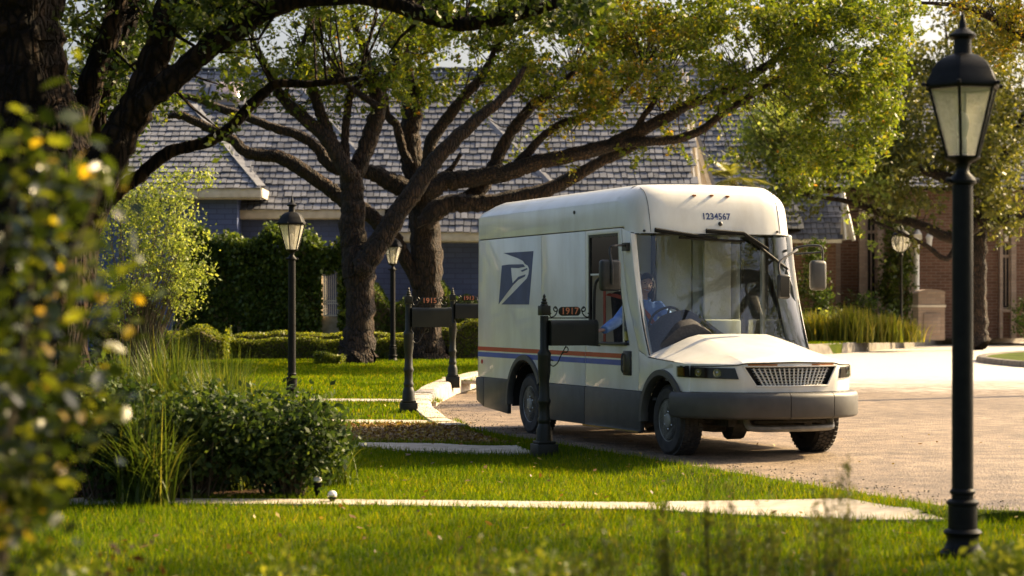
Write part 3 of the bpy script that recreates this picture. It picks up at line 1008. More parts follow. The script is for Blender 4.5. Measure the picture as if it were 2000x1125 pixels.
# cross gable behind the right end: tan wall facing the road under cream rake boards
YG = 61.8
ga, gl_, gr_ = P(1336, 222, YG), P(1262, 400, YG), P(1393, 400, YG)
bz = 0.5
b = MB()
b.rings([[hp(ga[0], y, ga[2]), hp(gl_[0], y, gl_[2]), hp(gl_[0], y, bz), hp(gr_[0] - 0.25, y, bz), hp(gr_[0] - 0.25, y, gr_[2])] for y in (YG, YG + 5)])
b.build('gable_wall', M['tan'], house)
gdir = (Vector(gr_) - Vector(ga)).normalized()
gn = Vector((gdir.z, 0, -gdir.x)) * -1
for k0, k1, yy in ((0.02, 0.26, YG - 0.22), (-0.10, 0.02, YG - 0.36)):
    q = [Vector(ga) - gdir * 0.1 - gn * k0, Vector(gr_) + gdir * 0.2 - gn * k0, Vector(gr_) + gdir * 0.2 - gn * k1, Vector(ga) - gdir * 0.1 - gn * k1]
    b = MB()
    b.rings([[hp(v.x, yy, v.z) for v in q], [hp(v.x, yy + 0.2, v.z) for v in q]]).build('rake_board', M['trim'], house)
q = [Vector(ga) - gdir * 0.1 + gn * 0.10, Vector(gr_) + gdir * 0.3 + gn * 0.10, Vector(gr_) + gdir * 0.3 + gn * 0.2, Vector(ga) - gdir * 0.1 + gn * 0.2]
MB().rings([[hp(v.x, YG - 0.4, v.z) for v in q], [hp(v.x, YG + 5, v.z) for v in q]]).build('gable_roof', M['shake'], house)
# skylight
s0 = on_roof(441, 192)
sk = MB()
rotm = Matrix.Rotation(math.atan(0.84), 3, 'X')
def skf(u, v):
    a, bb = (u - 0.5) * 1.05, (v - 0.5) * 1.0
    hgt = 0.30 * (1 - (2 * u - 1) ** 4) ** 0.5 * (1 - (2 * v - 1) ** 4) ** 0.5
    q = rotm @ Vector((a, bb, 0.10 + hgt))
    return hp(s0[0] + q.x, s0[1] + q.y, s0[2] + q.z)
M['dome'] = mat_plain('skylight_dome', (0.34, 0.28, 0.29), 0.25, coat=0.4)
dome = sk.grid(skf, 12, 12).build('skylight', M['dome'], house, smooth=True)
fr = MB()
for cx, cy, sx_, sy_ in ((0, -0.55, 1.25, 0.1), (0, 0.55, 1.25, 0.1), (-0.58, 0, 0.1, 1.0), (0.58, 0, 0.1, 1.0)):
    q = rotm @ Vector((cx, cy, 0.10))
    fr.box(hp(s0[0] + q.x, s0[1] + q.y, s0[2] + q.z), (sx_, sy_, 0.16), rotm)
fr.build('skylight_frame', M['lead'], dome)
# rear block with a second roof to the right
rb = MB()
slab(rb, [(2, 78, 4.6), (11.0, 78, 4.6), (9.6, 85.0, 11.8), (2, 85.0, 11.8)])
slab(rb, [(11.0, 78, 4.6), (11.0, 92, 4.6), (9.6, 85.0, 11.8)])
rear_roof = rb.build('roof', M['underlay'], house)
rear_roof['label'] = 'taller shake roof of the rear block'
s3 = math.hypot(7.0, 7.2)
shingles(rear_roof, HO, (0, 78, 4.6), (1, 0, 0), (0, 7.0 / s3, 7.2 / s3), lambda s: (2, 11.0 - 1.4 * s / s3), 32, step=0.315, w=0.25)
MB().box(hp(6.3, 85, 2.4), (8.6, 12.0, 4.3)).build('wall', M['tan'], house)

# ------------------------------------------------------------------ brick house on the right
bh = empty('house', (16, 88, 0.35), label='red brown brick house with tall arched windows behind the lawn', cat='house')
HO = Vector((16, 88, 0.35))
YW = 86.0
MB().box(hp(17.3, 90, 3.6), (11.6, 8.0, 6.6)).build('wall', M['brick'], bh)
rb = MB()
slab(rb, [(11.0, 85.4, 6.6), (23.6, 85.4, 6.6), (22.5, 91, 11), (12.5, 91, 11)])
slab(rb, [(11.0, 85.4, 6.6), (12.5, 91, 11), (11.0, 96, 6.6)])
br_roof = rb.build('roof', M['underlay'], bh)
shingles(br_roof, HO, (0, 85.4, 6.6), (1, 0, 0), (0, 5.6, 4.4), lambda s: (11.0 + 0.2 * s, 23.6 - 0.15 * s), 24, step=0.3, w=0.26)
# small steep roof over the porch at the left
YP = 83.0
pr = MB()
pz0, pz1 = PZ(466, YP), PZ(378, YP + 1.2)
px0, px1 = PX(1500, YP), PX(1641, YP)
slab(pr, [(px0, YP, pz0), (px1, YP, pz0), (PX(1645, YP + 1.2), YP + 1.2, pz1), (px0, YP + 1.2, pz1)], 0.1)
porch = pr.build('roof', M['underlay'], bh)
porch['label'] = 'small steep shake roof over the porch'
su = Vector((0, 1.2, pz1 - pz0)).normalized()
shingles(porch, HO, (0, YP, pz0), (1, 0, 0), su, lambda s: (px0, px1 + 0.03 * s), 8, step=0.27, w=0.25, single=lambda p: p.x > PX(1545, YP))
b = MB()
b.plate([(YP, pz0 - 0.06), (YP + 2.2, pz0 - 0.06), (YP + 1.2, pz1)], [], lambda y, z, t: hp(PX(1641, YP) + 0.1 + t, y, z), 0.1)
b.build('gable_panel', M['trim'], bh)
for pa, pb in (((1643, 376), (1651, 468)), ((1646, 374), (1668, 470))):
    a3, b3 = P(pa[0], pa[1], YP + 0.2), P(pb[0], pb[1], YP - 0.1)
    d = Vector(b3) - Vector(a3)
    MB().box(hp(*((Vector(a3) + Vector(b3)) / 2)), (0.09, 0.12, d.length), d.to_track_quat('Z', 'Y').to_matrix()).build('rake_board', M['white'], bh)
b = MB()
q = [P(1650, 400, YP), P(1666, 468, YP), P(1640, 468, YP)]
b.rings([[hp(*p) for p in q], [hp(p[0], p[1] + 0.1, p[2]) for p in q]]).build('gable_panel', M['trim'], bh)
MB().box(hp((px0 + px1) / 2, YP - 0.03, pz0 - 0.10), (px1 - px0 + 0.1, 0.08, 0.16)).build('fascia_board', M['white'], bh)
MB().box(hp((px0 + px1) / 2, YP + 1.6, (pz0 + 0.35) / 2), (px1 - px0 - 0.3, 2.9, pz0 - 0.4)).build('wall', M['brick'], bh)
# brick piers beside the windows
for a, c, t in ((1628, 1640, 470), (1676, 1688, 400), (1712, 1724, 400), (1772, 1786, 400), (1950, 1956, 440), (1972, 1982, 440)):
    x0, x1 = PX(a, YW), PX(c, YW)
    MB().box(hp((x0 + x1) / 2, YW - 0.12, (PZ(t, YW) + 0.3) / 2), (x1 - x0, 0.3, PZ(t, YW) - 0.3)).build('pier', M['palebrick'], bh)
def arch_window(a, c, top, bot, sides=True):
    x0, x1 = PX(a, YW), PX(c, YW); zt, zb = PZ(top, YW), PZ(bot, YW)
    r = (x1 - x0) / 2
    def outl(k):
        rr = r + k
        return [(x0 - k, zb - k), (x1 + k, zb - k)] + [((x0 + x1) / 2 + rr * math.cos(t), zt - r + rr * math.sin(t)) for t in np.linspace(0, math.pi, 13)]
    f = MB().plate(outl(0.12), [outl(0)], lambda x, z, t: hp(x, YW - 0.10 + t, z), 0.14).build('window', M['palebrick'], bh)
    MB().plate(outl(0.0), [], lambda x, z, t: hp(x, YW - 0.03 + t, z), 0.02).build('pane', M['windowdark'], f)
    MB().box(hp((x0 + x1) / 2, YW - 0.07, zt - r - 0.45), (x1 - x0, 0.06, 0.12)).build('transom', M['palebrick'], f)
    MB().box(hp((x0 + x1) / 2, YW - 0.06, (zt + zb) / 2), (0.05, 0.04, zt - zb - 0.1)).build('mullion', M['palebrick'], f)
    MB().box(hp((x0 + x1) / 2, YW - 0.09, zb - 0.14), (x1 - x0 + 0.4, 0.3, 0.12)).build('sill', M['palebrick'], f)
    MB().box(hp((x0 + x1) / 2, YW - 0.12, zt + 0.2), (0.14, 0.16, 0.3), taper=1.3).build('keystone', M['trim'], f)
arch_window(1694, 1708, 425, 600)
arch_window(1958, 1969, 474, 600)
for xx in (1685.5, 1714.5):
    MB().box(hp(PX(xx, YW), YW - 0.02, PZ(500, YW)), (0.09, 0.06, 3.4)).build('side_light', M['windowdark'], bh)
# white porch column and two wall lanterns
colx = PX(1790, 84)
MB().lathe([(0.16, 0), (0.16, 0.15), (0.12, 0.2), (0.115, 2.4), (0.12, PZ(465, 84) - PZ(600, 84) - 0.3), (0.17, PZ(465, 84) - PZ(600, 84) - 0.2), (0.17, PZ(465, 84) - PZ(600, 84))], 14, hp(colx, 84, PZ(600, 84))).build('column', M['white'], bh, smooth=True)
MB().box(hp(colx, 85.0, PZ(463, 84)), (0.4, 2.3, 0.2)).build('lintel', M['trim'], bh)
for lx, ly in ((1793, 457), (1815, 463)):
    c = hp(PX(lx, 85.6), 85.6, PZ(ly, 85.6))
    l_ = MB().lathe([(0.02, -0.45), (0.10, -0.40), (0.13, -0.1), (0.15, -0.05), (0.16, 0.0), (0.06, 0.16), (0.02, 0.2), (0.015, 0.35)], 8, c).build('wall_lantern', M['white'], bh)
    MB().box((c[0], c[1] + 0.2, c[2] - 0.2), (0.05, 0.4, 0.05)).build('bracket', M['white'], l_)
# ------------------------------------------------------------------ lettering
def text_mesh(txt, size, name, mat, parent, mtx, extrude=0.002, bold=0.0, spacing=1.0):
    cu = bpy.data.curves.new(name, 'FONT')
    cu.body = txt
    cu.size = size
    cu.extrude = extrude
    cu.offset = bold
    cu.align_x = 'CENTER'; cu.align_y = 'CENTER'
    cu.space_character = spacing
    cu.resolution_u = 4
    tmp = bpy.data.objects.new(name, cu)
    COL.objects.link(tmp)
    bpy.context.view_layer.update()
    me = bpy.data.meshes.new_from_object(tmp.evaluated_get(bpy.context.evaluated_depsgraph_get()))
    bpy.data.objects.remove(tmp)
    me.materials.clear()
    o = link_mesh(name, me, mat, parent)
    o.matrix_local = mtx
    return o


def frame_m(origin, xdir, ydir):
    x = Vector(xdir).normalized(); y = Vector(ydir).normalized(); z = x.cross(y).normalized(); y = z.cross(x)
    o = Vector(origin)
    return Matrix(((x.x, y.x, z.x, o.x), (x.y, y.y, z.y, o.y), (x.z, y.z, z.z, o.z), (0, 0, 0, 1)))


# ------------------------------------------------------------------ street lamps
def street_lamp(px, Y, zb, s, label, rot=0.3):
    t = empty('street_lamp', (PX(px, Y), Y, zb), rot, label, 'street lamp', 'black post lanterns along the lawns')
    S = lambda prof: [(r * s, z * s) for r, z in prof]
    MB().lathe(S([(0.15, -0.06), (0.15, 0.02), (0.115, 0.06), (0.10, 0.10), (0.105, 0.13), (0.115, 0.14), (0.125, 0.155), (0.115, 0.17), (0.094, 0.18), (0.094, 0.33), (0.105, 0.34), (0.105, 0.355), (0.085, 0.37)]), 16, (0, 0, 0)).build('base', M['iron'], t, smooth=True, angle=35)
    MB().lathe(S([(0.071, 0.35), (0.071, 0.40), (0.082, 0.41), (0.082, 0.425), (0.070, 0.44), (0.066, 2.40), (0.066, 2.43)]), 14, (0, 0, 0)).build('post', M['iron'], t, smooth=True, angle=35)
    col = MB().lathe(S([(0.066, 2.42), (0.088, 2.43), (0.090, 2.45), (0.075, 2.47), (0.045, 2.50), (0.038, 2.53), (0.05, 2.56), (0.10, 2.585), (0.115, 2.60), (0.10, 2.61)]), 14, (0, 0, 0)).build('collar', M['iron'], t, smooth=True, angle=35)
    for k in range(2):
        a = math.pi * k
        MB().lathe(S([(0.002, -0.02), (0.02, -0.01), (0.02, 0.01), (0.002, 0.02)]), 8, (0.1 * s * math.cos(a), 0.1 * s * math.sin(a), 2.45 * s)).build('knob', M['iron'], col, smooth=True)
    n = 6
    r0, z0, r1, z1 = 0.108 * s, 2.60 * s, 0.235 * s, 3.055 * s
    lf = MB()
    pt = lambda r, z, k: Vector((r * math.cos(2 * math.pi * k / n), r * math.sin(2 * math.pi * k / n), z))
    for k in range(n):
        lf.tube([pt(r0, z0, k), pt(r1, z1, k)], 0.011 * s, 5)
        lf.tube([pt(r0, z0, k), pt(r0, z0, k + 1)], 0.010 * s, 5)
        lf.tube([pt(r1, z1, k), pt(r1, z1, k + 1)], 0.014 * s, 5)
    lan = lf.build('lantern_frame', M['iron'], t, smooth=True)
    for k in range(n):
        q = [pt(r0 * 0.98, z0 + 0.008, k), pt(r0 * 0.98, z0 + 0.008, k + 1), pt(r1 * 0.98, z1 - 0.008, k + 1), pt(r1 * 0.98, z1 - 0.008, k)]
        c = sum(q, Vector()) / 4
        q = [c + (v - c) * 0.96 for v in q]
        nn = (q[1] - q[0]).cross(q[3] - q[0]).normalized() * 0.003
        MB().rings([q, [v - nn for v in q]]).build('pane', M['lampglass'], lan)
    MB().lathe(S([(0.03, 2.61), (0.03, 2.72), (0.022, 2.73), (0.035, 2.76), (0.045, 2.82), (0.03, 2.88), (0.004, 2.90)]), 10).build('bulb', M['bulb'], lan, smooth=True)
    cap = MB().lathe(S([(0.255, 3.05), (0.262, 3.06), (0.258, 3.085), (0.235, 3.12), (0.215, 3.17), (0.18, 3.22), (0.12, 3.26), (0.066, 3.275)]), 6).build('cap', M['iron'], t, bevel=0.006 * s)
    ch = MB().lathe(S([(0.064, 3.27), (0.058, 3.29), (0.056, 3.37), (0.088, 3.385), (0.090, 3.40), (0.05, 3.43), (0.028, 3.445), (0.022, 3.48), (0.016, 3.50), (0.004, 3.56)]), 12).build('chimney', M['iron'], cap, smooth=True, angle=35)
    for k in range(n):
        v = pt(0.272 * s, 3.07 * s, k)
        MB().lathe(S([(0.002, -0.018), (0.017, -0.008), (0.017, 0.008), (0.002, 0.018)]), 8, tuple(v)).build('knob', M['iron'], cap, smooth=True)
    return t


street_lamp(1880, 12.9, 0.0, 0.965, 'black lamp post with hexagonal lantern beside the apron at the road edge', 0.22)
street_lamp(570, 31.4, zland(PX(570, 31.4), 31.4), 0.87, 'black lamp post with lantern rising behind the foreground shrubs', 0.35)
street_lamp(767, 48.6, zland(PX(767, 48.6), 48.6), 0.89, 'black lamp post with lit looking lantern between the two oak trunks', 0.1)

# far globe lantern
Yg = 78.0
gl = empty('street_lamp', (PX(1760, Yg), Yg, 0.33), 0, 'dark lamp post with round ribbed globe before the brick house', 'street lamp')
zc = PZ(472, Yg) - 0.33
MB().lathe([(0.14, 0), (0.12, 0.25), (0.06, 0.4), (0.045, zc - 0.6), (0.06, zc - 0.58), (0.09, zc - 0.5), (0.05, zc - 0.42)], 10).build('post', M['iron'], gl, smooth=True)
gb = MB().lathe([(0.12, zc - 0.38), (0.28, zc - 0.27), (0.37, zc - 0.05), (0.36, zc + 0.12), (0.28, zc + 0.24)], 16).build('globe', M['lampglass'], gl, smooth=True)
for k in range(8):
    a = 2 * math.pi * k / 8
    MB().tube([(r * math.cos(a), r * math.sin(a), z) for r, z in ((0.13, zc - 0.39), (0.29, zc - 0.27), (0.38, zc - 0.05), (0.37, zc + 0.12), (0.29, zc + 0.24))], 0.018, 5).build('rib', M['iron'], gb)
MB().lathe([(0.34, zc + 0.23), (0.34, zc + 0.27), (0.2, zc + 0.40), (0.1, zc + 0.45), (0.1, zc + 0.52), (0.02, zc + 0.62)], 12).build('cap', M['iron'], gl, smooth=True)


# ------------------------------------------------------------------ mailboxes
def curl(c, r, turns, start, n=18, sgn=1, grow=0.45):
    out = []
    for i in range(n + 1):
        t = i / n
        a = start + sgn * turns * 2 * math.pi * t
        rr = r * (1 - (1 - grow) * t)
        out.append((c[0] + rr * math.cos(a), c[1], c[2] + rr * math.sin(a)))
    return out


def mailbox(px, Y, zb, num, label, rz=R(21), s=1.0, opened=False):
    t = empty('mailbox', (PX(px, Y), Y, zb), rz, label, 'mailbox', 'green mailboxes on ornamental posts')
    t.scale = (s, s, s)
    b = MB()
    b.box((0, 0, 0.05), (0.23, 0.23, 0.20)); b.box((0, 0, 0.165), (0.19, 0.19, 0.03))
    base = b.build('plinth', M['mailgreen'], t, bevel=0.008)
    MB().lathe([(0.09, 0.17), (0.085, 0.20), (0.082, 0.30), (0.07, 0.33), (0.06, 0.36), (0.068, 0.38), (0.068, 0.41), (0.058, 0.43), (0.056, 0.55), (0.068, 0.58), (0.07, 0.60), (0.056, 0.63), (0.052, 0.80), (0.058, 0.84), (0.066, 0.90), (0.068, 1.06), (0.072, 1.09), (0.06, 1.11), (0.046, 1.13), (0.044, 1.48)], 16).build('post', M['mailgreen'], t, smooth=True, angle=38)
    MB().box((0, 0, 1.535), (0.105, 0.105, 0.10)).build('post_block', M['mailgreen'], t, bevel=0.004)
    MB().lathe([(0.035, 1.58), (0.045, 1.59), (0.03, 1.605), (0.036, 1.62), (0.02, 1.635), (0.028, 1.65), (0.012, 1.667), (0.017, 1.68), (0.010, 1.695), (0.002, 1.71)], 12).build('finial', M['mailgreen'], t, smooth=True, angle=50)
    # hollow box with rounded top, open towards the road
    w, hgt, x0, x1 = 0.105, 0.265, 0.04, 0.57
    def prof(k):
        pts = [(-w + k, 1.17 + k), (w - k, 1.17 + k), (w - k, 1.17 + hgt - 0.055)]
        for i in range(1, 6):
            a = math.pi / 2 * i / 6
            pts.append((w - k - 0.05 + 0.05 * math.cos(a), 1.17 + hgt - 0.055 + (0.055 - k) * math.sin(a)))
        for i in range(0, 6):
            a = math.pi / 2 + math.pi / 2 * i / 6
            pts.append((-w + k + 0.05 + 0.05 * math.cos(a), 1.17 + hgt - 0.055 + (0.055 - k) * math.sin(a)))
        pts.append((-w + k, 1.17 + hgt - 0.055))
        return pts
    po, pi_ = prof(0), prof(0.006)
    b = MB()
    n = len(po)
    b.rings([[(x0, y, z) for y, z in po], [(x1, y, z) for y, z in po], [(x1, y, z) for y, z in pi_], [(x0 + 0.01, y, z) for y, z in pi_]])
    box = b.build('box', M['mailgreen'], t, smooth=True, angle=45)
    pf = prof(-0.006)
    MB().rings([[(x1 - 0.03, y, z) for y, z in pf], [(x1 - 0.006, y, z) for y, z in pf], [(x1 - 0.006, y, z) for y, z in prof(-0.001)], [(x1 - 0.03, y, z) for y, z in prof(-0.001)]]).build('rim', M['mailgreen'], box, smooth=True, angle=45)
    if opened:
        MB().box((x1 + 0.012, 0, 1.168), (0.03, 0.19, 0.012)).build('door_sill', M['mailgreen'], t, bevel=0.003)
    else:
        MB().plate(po, [], lambda y, z, tt: (x1 + 0.002 + tt, y, z), 0.006).build('door', M['mailgreen'], t)
    # number plate between two scrolls
    cx, cz, hw, hh = 0.285, 1.527, 0.125, 0.048
    ol = []
    for i in range(20):
        a = 2 * math.pi * i / 20
        ol.append((cx + math.copysign(hw - 0.045, math.cos(a)) + 0.045 * math.cos(a), cz + hh * math.sin(a)))
    pl = MB().plate(ol, [], lambda x, z, tt: (x, -0.008 + tt, z), 0.016).build('number_plate', M['mailgreen'], t, bevel=0.002)
    text_mesh(num, 0.098, 'numerals', M['number'], pl, frame_m((cx, -0.0095, cz), (1, 0, 0), (0, 0, 1)), 0.0012, 0.0012, 1.02)
    for sg in (-1, 1):
        b = MB()
        b.tube(curl((cx + sg * (hw + 0.03), 0, cz + 0.02), 0.028, 1.1, math.pi * (0.5 if sg > 0 else 0.5), sgn=-sg), 0.0065, 6)
        b.tube(spline([(cx + sg * (hw + 0.03), 0, cz + 0.048), (cx + sg * (hw + 0.012), 0, cz + 0.01), (cx + sg * (hw + 0.04), 0, cz - 0.045), (cx + sg * (hw + 0.085), 0, cz - 0.06), (cx + sg * (hw + 0.10), 0, cz - 0.03), (cx + sg * (hw + 0.082), 0, cz - 0.02)], 4), 0.0065, 6)
        b.build('scroll', M['mailgreen'], t, smooth=True)
    MB().box((cx, 0, cz - 0.07), (0.5, 0.02, 0.012)).build('scroll_rail', M['mailgreen'], t)
    b = MB()
    b.tube(spline([(0.245, 0, 1.165), (0.225, 0, 1.13), (0.185, 0, 1.06), (0.15, 0, 0.99), (0.10, 0, 0.955), (0.062, 0, 0.985), (0.075, 0, 1.02), (0.10, 0, 1.01)], 4), 0.006, 6)
    b.tube(spline([(0.20, 0, 1.085), (0.225, 0, 1.10), (0.255, 0, 1.10), (0.27, 0, 1.13), (0.25, 0, 1.155), (0.225, 0, 1.14)], 4), 0.006, 6)
    b.build('scroll_bracket', M['mailgreen'], t, smooth=True)
    return t


MBX = mailbox(1063, 21.3, zland(PX(1063, 21.3), 21.3) - 0.03, '1917', 'dark green mailbox numbered 1917 with the driver reaching into it', opened=True)
mailbox(798, 27.7, zland(PX(798, 27.7), 27.7) - 0.02, '1915', 'dark green mailbox numbered 1915 on the strip of lawn by the kerb', R(8))
mailbox(884, 36.0, zland(PX(884, 36.0), 36.0) - 0.02, '1913', 'dark green mailbox numbered 1913 partly hidden behind the truck', R(8))

# ------------------------------------------------------------------ brick pillar mailbox by the far kerb
Yp = 80.0
pm = empty('letter_pillar', (PX(1814, Yp), Yp, zlawn(80)), 0.12, 'pale brick letter pillar with arched top by the far kerb', 'pillar')
MB().box((0, 0, 0.9), (1.06, 0.7, 1.85)).build('pillar_body', M['palebrick'], pm)
MB().box((0, 0, 1.30), (1.14, 0.78, 0.08)).build('band', M['trim'], pm)
pcap = MB()
pcap.rings([[(0.55 * 1.02 * math.cos(a) * (1 if True else 1), y, 1.8 + 0.16 * math.sin(a)) for a in np.linspace(0, math.pi, 9)] for y in (-0.38, 0.38)])
pcap.build('cap', M['palebrick'], pm, smooth=True)
MB().box((0.0, -0.37, 0.62), (0.66, 0.04, 0.8)).build('panel', M['palebrick'], pm, bevel=0.01)

# ------------------------------------------------------------------ two small garden spotlights on the lawn edge
for px, py, hgt, lab in ((620, 972, 0.13, 'taller garden spotlight with pale ball glass by the shrub bed'), (649, 984, 0.06, 'shorter garden spotlight with pale ball glass beside the path')):
    x, y = ground_pt(px, py)
    t = empty('garden_light', (x, y, zland(x, y)), 0.4, lab, 'garden light')
    MB().lathe([(0.02, -0.05), (0.022, hgt * 0.5), (0.034, hgt * 0.7), (0.036, hgt)], 10).build('stake', M['iron'], t, smooth=True, angle=40)
    MB().lathe([(0.034, hgt), (0.038, hgt + 0.015), (0.034, hgt + 0.03), (0.02, hgt + 0.042), (0.003, hgt + 0.046)], 12).build('lamp_glass', M['bulb'], t, smooth=True)
    MB().lathe([(0.036, hgt - 0.006), (0.045, hgt), (0.045, hgt + 0.008), (0.036, hgt + 0.012)], 12).build('ring', M['chrome'], t, smooth=True)
# ------------------------------------------------------------------ the delivery truck
TH = R(21); SN, CS = math.sin(TH), math.cos(TH)
TS = 0.949                                   # local units to metres
TO = Vector((1.563, 20.49, 0.08))            # ground point under the right front wheel
UO = (1.647, 21.6)                           # the same in the frame used for measuring
truck = empty('delivery_truck', TO, R(-69), 'white mail delivery truck with red and blue stripes stopped at the kerb', 'delivery truck')
truck.scale = (TS, TS, TS)


def side_uz(px, py, v=0.0):
    k = (px - 1000) / F
    ox, oy = UO[0] + v * CS, UO[1] + v * SN
    u = (k * oy - ox) / (SN + k * CS)
    return u, H - (py - YH) / F * (oy - u * CS)


def front_vz(px, py, u):
    k = (px - 1000) / F
    ox, oy = UO[0] + u * SN, UO[1] - u * CS
    v = (k * oy - ox) / (CS - k * SN)
    return v, H - (py - YH) / F * (oy + v * SN)


def tw(u, v, z):
    """truck units -> world metres"""
    return Vector((TO.x + TS * (u * SN + v * CS), TO.y + TS * (-u * CS + v * SN), TO.z + TS * z))


W = 2.0
AR, AF = (-4.15, 0.37), (-0.15, 0.37)        # axle positions (u, z)


def arc(c, r, a0, a1, n=14):
    return [(c[0] + r * math.cos(R(a0 + (a1 - a0) * i / n)), c[1] + r * math.sin(R(a0 + (a1 - a0) * i / n))) for i in range(n + 1)]


def sidef(v0, out):
    return lambda u, z, t: (u, v0 + (t if out < 0 else -t), z)


ar, af = 0.60, 0.53
zs = 0.66
dz = math.asin((zs - 0.37) / ar); dzf = math.asin((zs - 0.37) / af)
WIN = [(-2.15, 1.15), (-0.99, 1.15), (-1.20, 1.68), (-1.28, 2.05), (-1.31, 2.40), (-2.15, 2.40)]
for sgn, v0 in ((-1, 0.0), (1, W)):
    fn = sidef(v0, sgn)
    rp = [(-5.85, zs)] + arc(AR, ar, 180 - math.degrees(dz), 90, 8)[0:0]
    left = arc(AR, ar, 180 - math.degrees(dz), math.degrees(math.acos(0.545 / ar)), 16)
    # cargo rear panel: cut by the arch between u=-5.85 and -3.605
    arcl = arc(AR, ar, 180 - math.degrees(dz), math.degrees(dz), 20)
    lefta = [p for p in arcl if p[0] <= -3.605]
    righta = [p for p in arcl if p[0] > -3.605]
    MB().plate([(-5.85, zs)] + lefta + [(-3.605, max(zs, lefta[-1][1])), (-3.605, 2.45), (-5.83, 2.45)], [], fn, 0.03).build('cargo_panel', M['paint'], truck, bevel=0.004)
    MB().plate([(-3.597, zs if not righta else max(zs, righta[0][1]))] + righta + [(-2.235, zs), (-2.235, 2.45), (-3.597, 2.45)], [], fn, 0.03).build('cargo_panel', M['paint'], truck, bevel=0.004)
    door = MB().plate([(-2.225, zs), (-0.755, zs), (-0.755, 1.10), (-1.05, 1.65), (-1.16, 2.05), (-1.215, 2.45), (-2.225, 2.45)], [WIN], fn, 0.05).build('door', M['paint'], truck, bevel=0.004)
    MB().plate([(-0.745, 1.10), (-0.52, 1.04)] + [(-0.52 - 0.44 * (1.5 * t_ - 0.5 * t_ * t_), 1.04 + 1.34 * t_) for t_ in (0.15, 0.3, 0.45, 0.6, 0.75, 0.9, 1.0)] + [(-1.20, 2.45), (-1.15, 2.05), (-1.04, 1.65)], [], fn, 0.07).build('pillar', M['paint'], truck, bevel=0.008)
    fa = arc(AF, af, 180 - math.degrees(dzf), math.degrees(dzf) - 8, 18)
    fa = [p for p in fa if p[0] > -0.745]
    MB().plate([(-0.745, max(zs, fa[0][1]))] + fa + [(0.40, 0.70), (0.40, 0.98), (0.15, 1.0), (-0.5, 1.035), (-0.745, 1.09)], [], lambda u, z, t, f=fn, s=sgn, v=v0: (f(u, z, t)[0], f(u, z, t)[1] - s * 0.06 * max(0, (u - 0.1) / 0.3) ** 1.5, z), 0.03).build('fender', M['paint'], truck, bevel=0.004)
    fcur = [(-1.12 - 0.225 * b_ / 0.52, 2.375 + 0.38 * h_) for b_, h_ in [(0.035, 0.28), (0.06, 0.45), (0.09, 0.61), (0.135, 0.77), (0.20, 0.885), (0.29, 0.955), (0.40, 0.988)]]
    MB().plate([(-5.80, 2.462), (-1.13, 2.462)] + fcur + [(-1.345, 2.755), (-5.78, 2.755)], [], fn, 0.03).build('upper_panel', M['paint'], truck, bevel=0.004)
    # dark lower skirts
    fo = sidef(v0 + sgn * 0.012, sgn)
    sk1 = arc(AR, ar - 0.005, 180 - math.degrees(dz), 196, 6)
    MB().plate([(-5.60, 0.655), (-5.60, 0.27), (-4.72, 0.22), (-4.72, 0.40)] + [p for p in reversed(sk1) if p[1] > 0.42], [], fo, 0.05).build('skirt', M['paint_grey'], truck, bevel=0.006)
    MB().plate([(-3.585, 0.655), (-3.57, 0.22), (-2.235, 0.22), (-2.235, 0.655)], [], fo, 0.05).build('skirt', M['paint_grey'], truck, bevel=0.006)
    MB().plate([(-2.225, 0.655), (-2.225, 0.22), (-0.68, 0.22), (-0.66, 0.655)], [], fo, 0.05).build('skirt', M['paint_grey'], truck, bevel=0.006)
    MB().box((-1.45, v0 + sgn * 0.014, 0.215), (1.55, 0.05, 0.02)).build('sill', M['chrome'], truck)
    # arch flares
    for c, r, a0, a1 in ((AR, ar, 183, 28), (AF, af, 184, 24)):
        b = MB()
        rs = []
        for i in range(25):
            a = R(a0 + (a1 - a0) * i / 24)
            ring = []
            for rr, vv in ((r + 0.012, 0.0), (r + 0.008, 0.028), (r - 0.05, 0.03), (r - 0.075, 0.0), (r - 0.07, -0.05), (r - 0.04, -0.05)):
                ring.append((c[0] + rr * math.cos(a), v0 + sgn * vv, c[1] + rr * math.sin(a)))
            rs.append(ring)
        b.rings(rs).build('wheel_arch', M['paint_grey'], truck, smooth=True, angle=50)
        MB().rings([[(c[0] + rr * math.cos(a), v0 - sgn * d_, c[1] - 0.05 + rr * math.sin(a)) for a in np.linspace(0.4, math.pi, 18)] for rr, d_ in ((r - 0.06, 0.04), (r - 0.06, 0.48), (0.05, 0.5))], False, False, False).build('arch_liner', M['dark'], truck)
    # stripes, one piece on each panel
    for z0, z1, m in ((1.005, 1.056, 'red'), (0.925, 0.985, 'blue')):
        for u0, u1 in ((-5.845, -3.608), (-3.594, -2.238), (-2.222, -1.16)):
            if z0 < 0.98 and False: pass
            MB().box(((u0 + u1) / 2, v0 + sgn * 0.0015, (z0 + z1) / 2), (u1 - u0, 0.003, z1 - z0)).build('stripe', M[m], truck)
    # door handle recess
    hb = MB().box((-1.03, v0 + sgn * 0.008, 0.955), (0.20, 0.03, 0.27)).build('door_handle', M['black'], door, bevel=0.012)
    MB().tube([(-1.10, v0 + sgn * 0.03, 1.06), (-1.10, v0 + sgn * 0.045, 1.03), (-1.10, v0 + sgn * 0.045, 0.88), (-1.10, v0 + sgn * 0.03, 0.85)], 0.012, 6).build('grip', M['paint_grey'], door, smooth=True)
    # window surround, glass
    b = MB()
    wf = [(-2.12, 1.18), (-1.03, 1.18), (-1.225, 1.68), (-1.305, 2.05), (-1.335, 2.37), (-2.12, 2.37)]
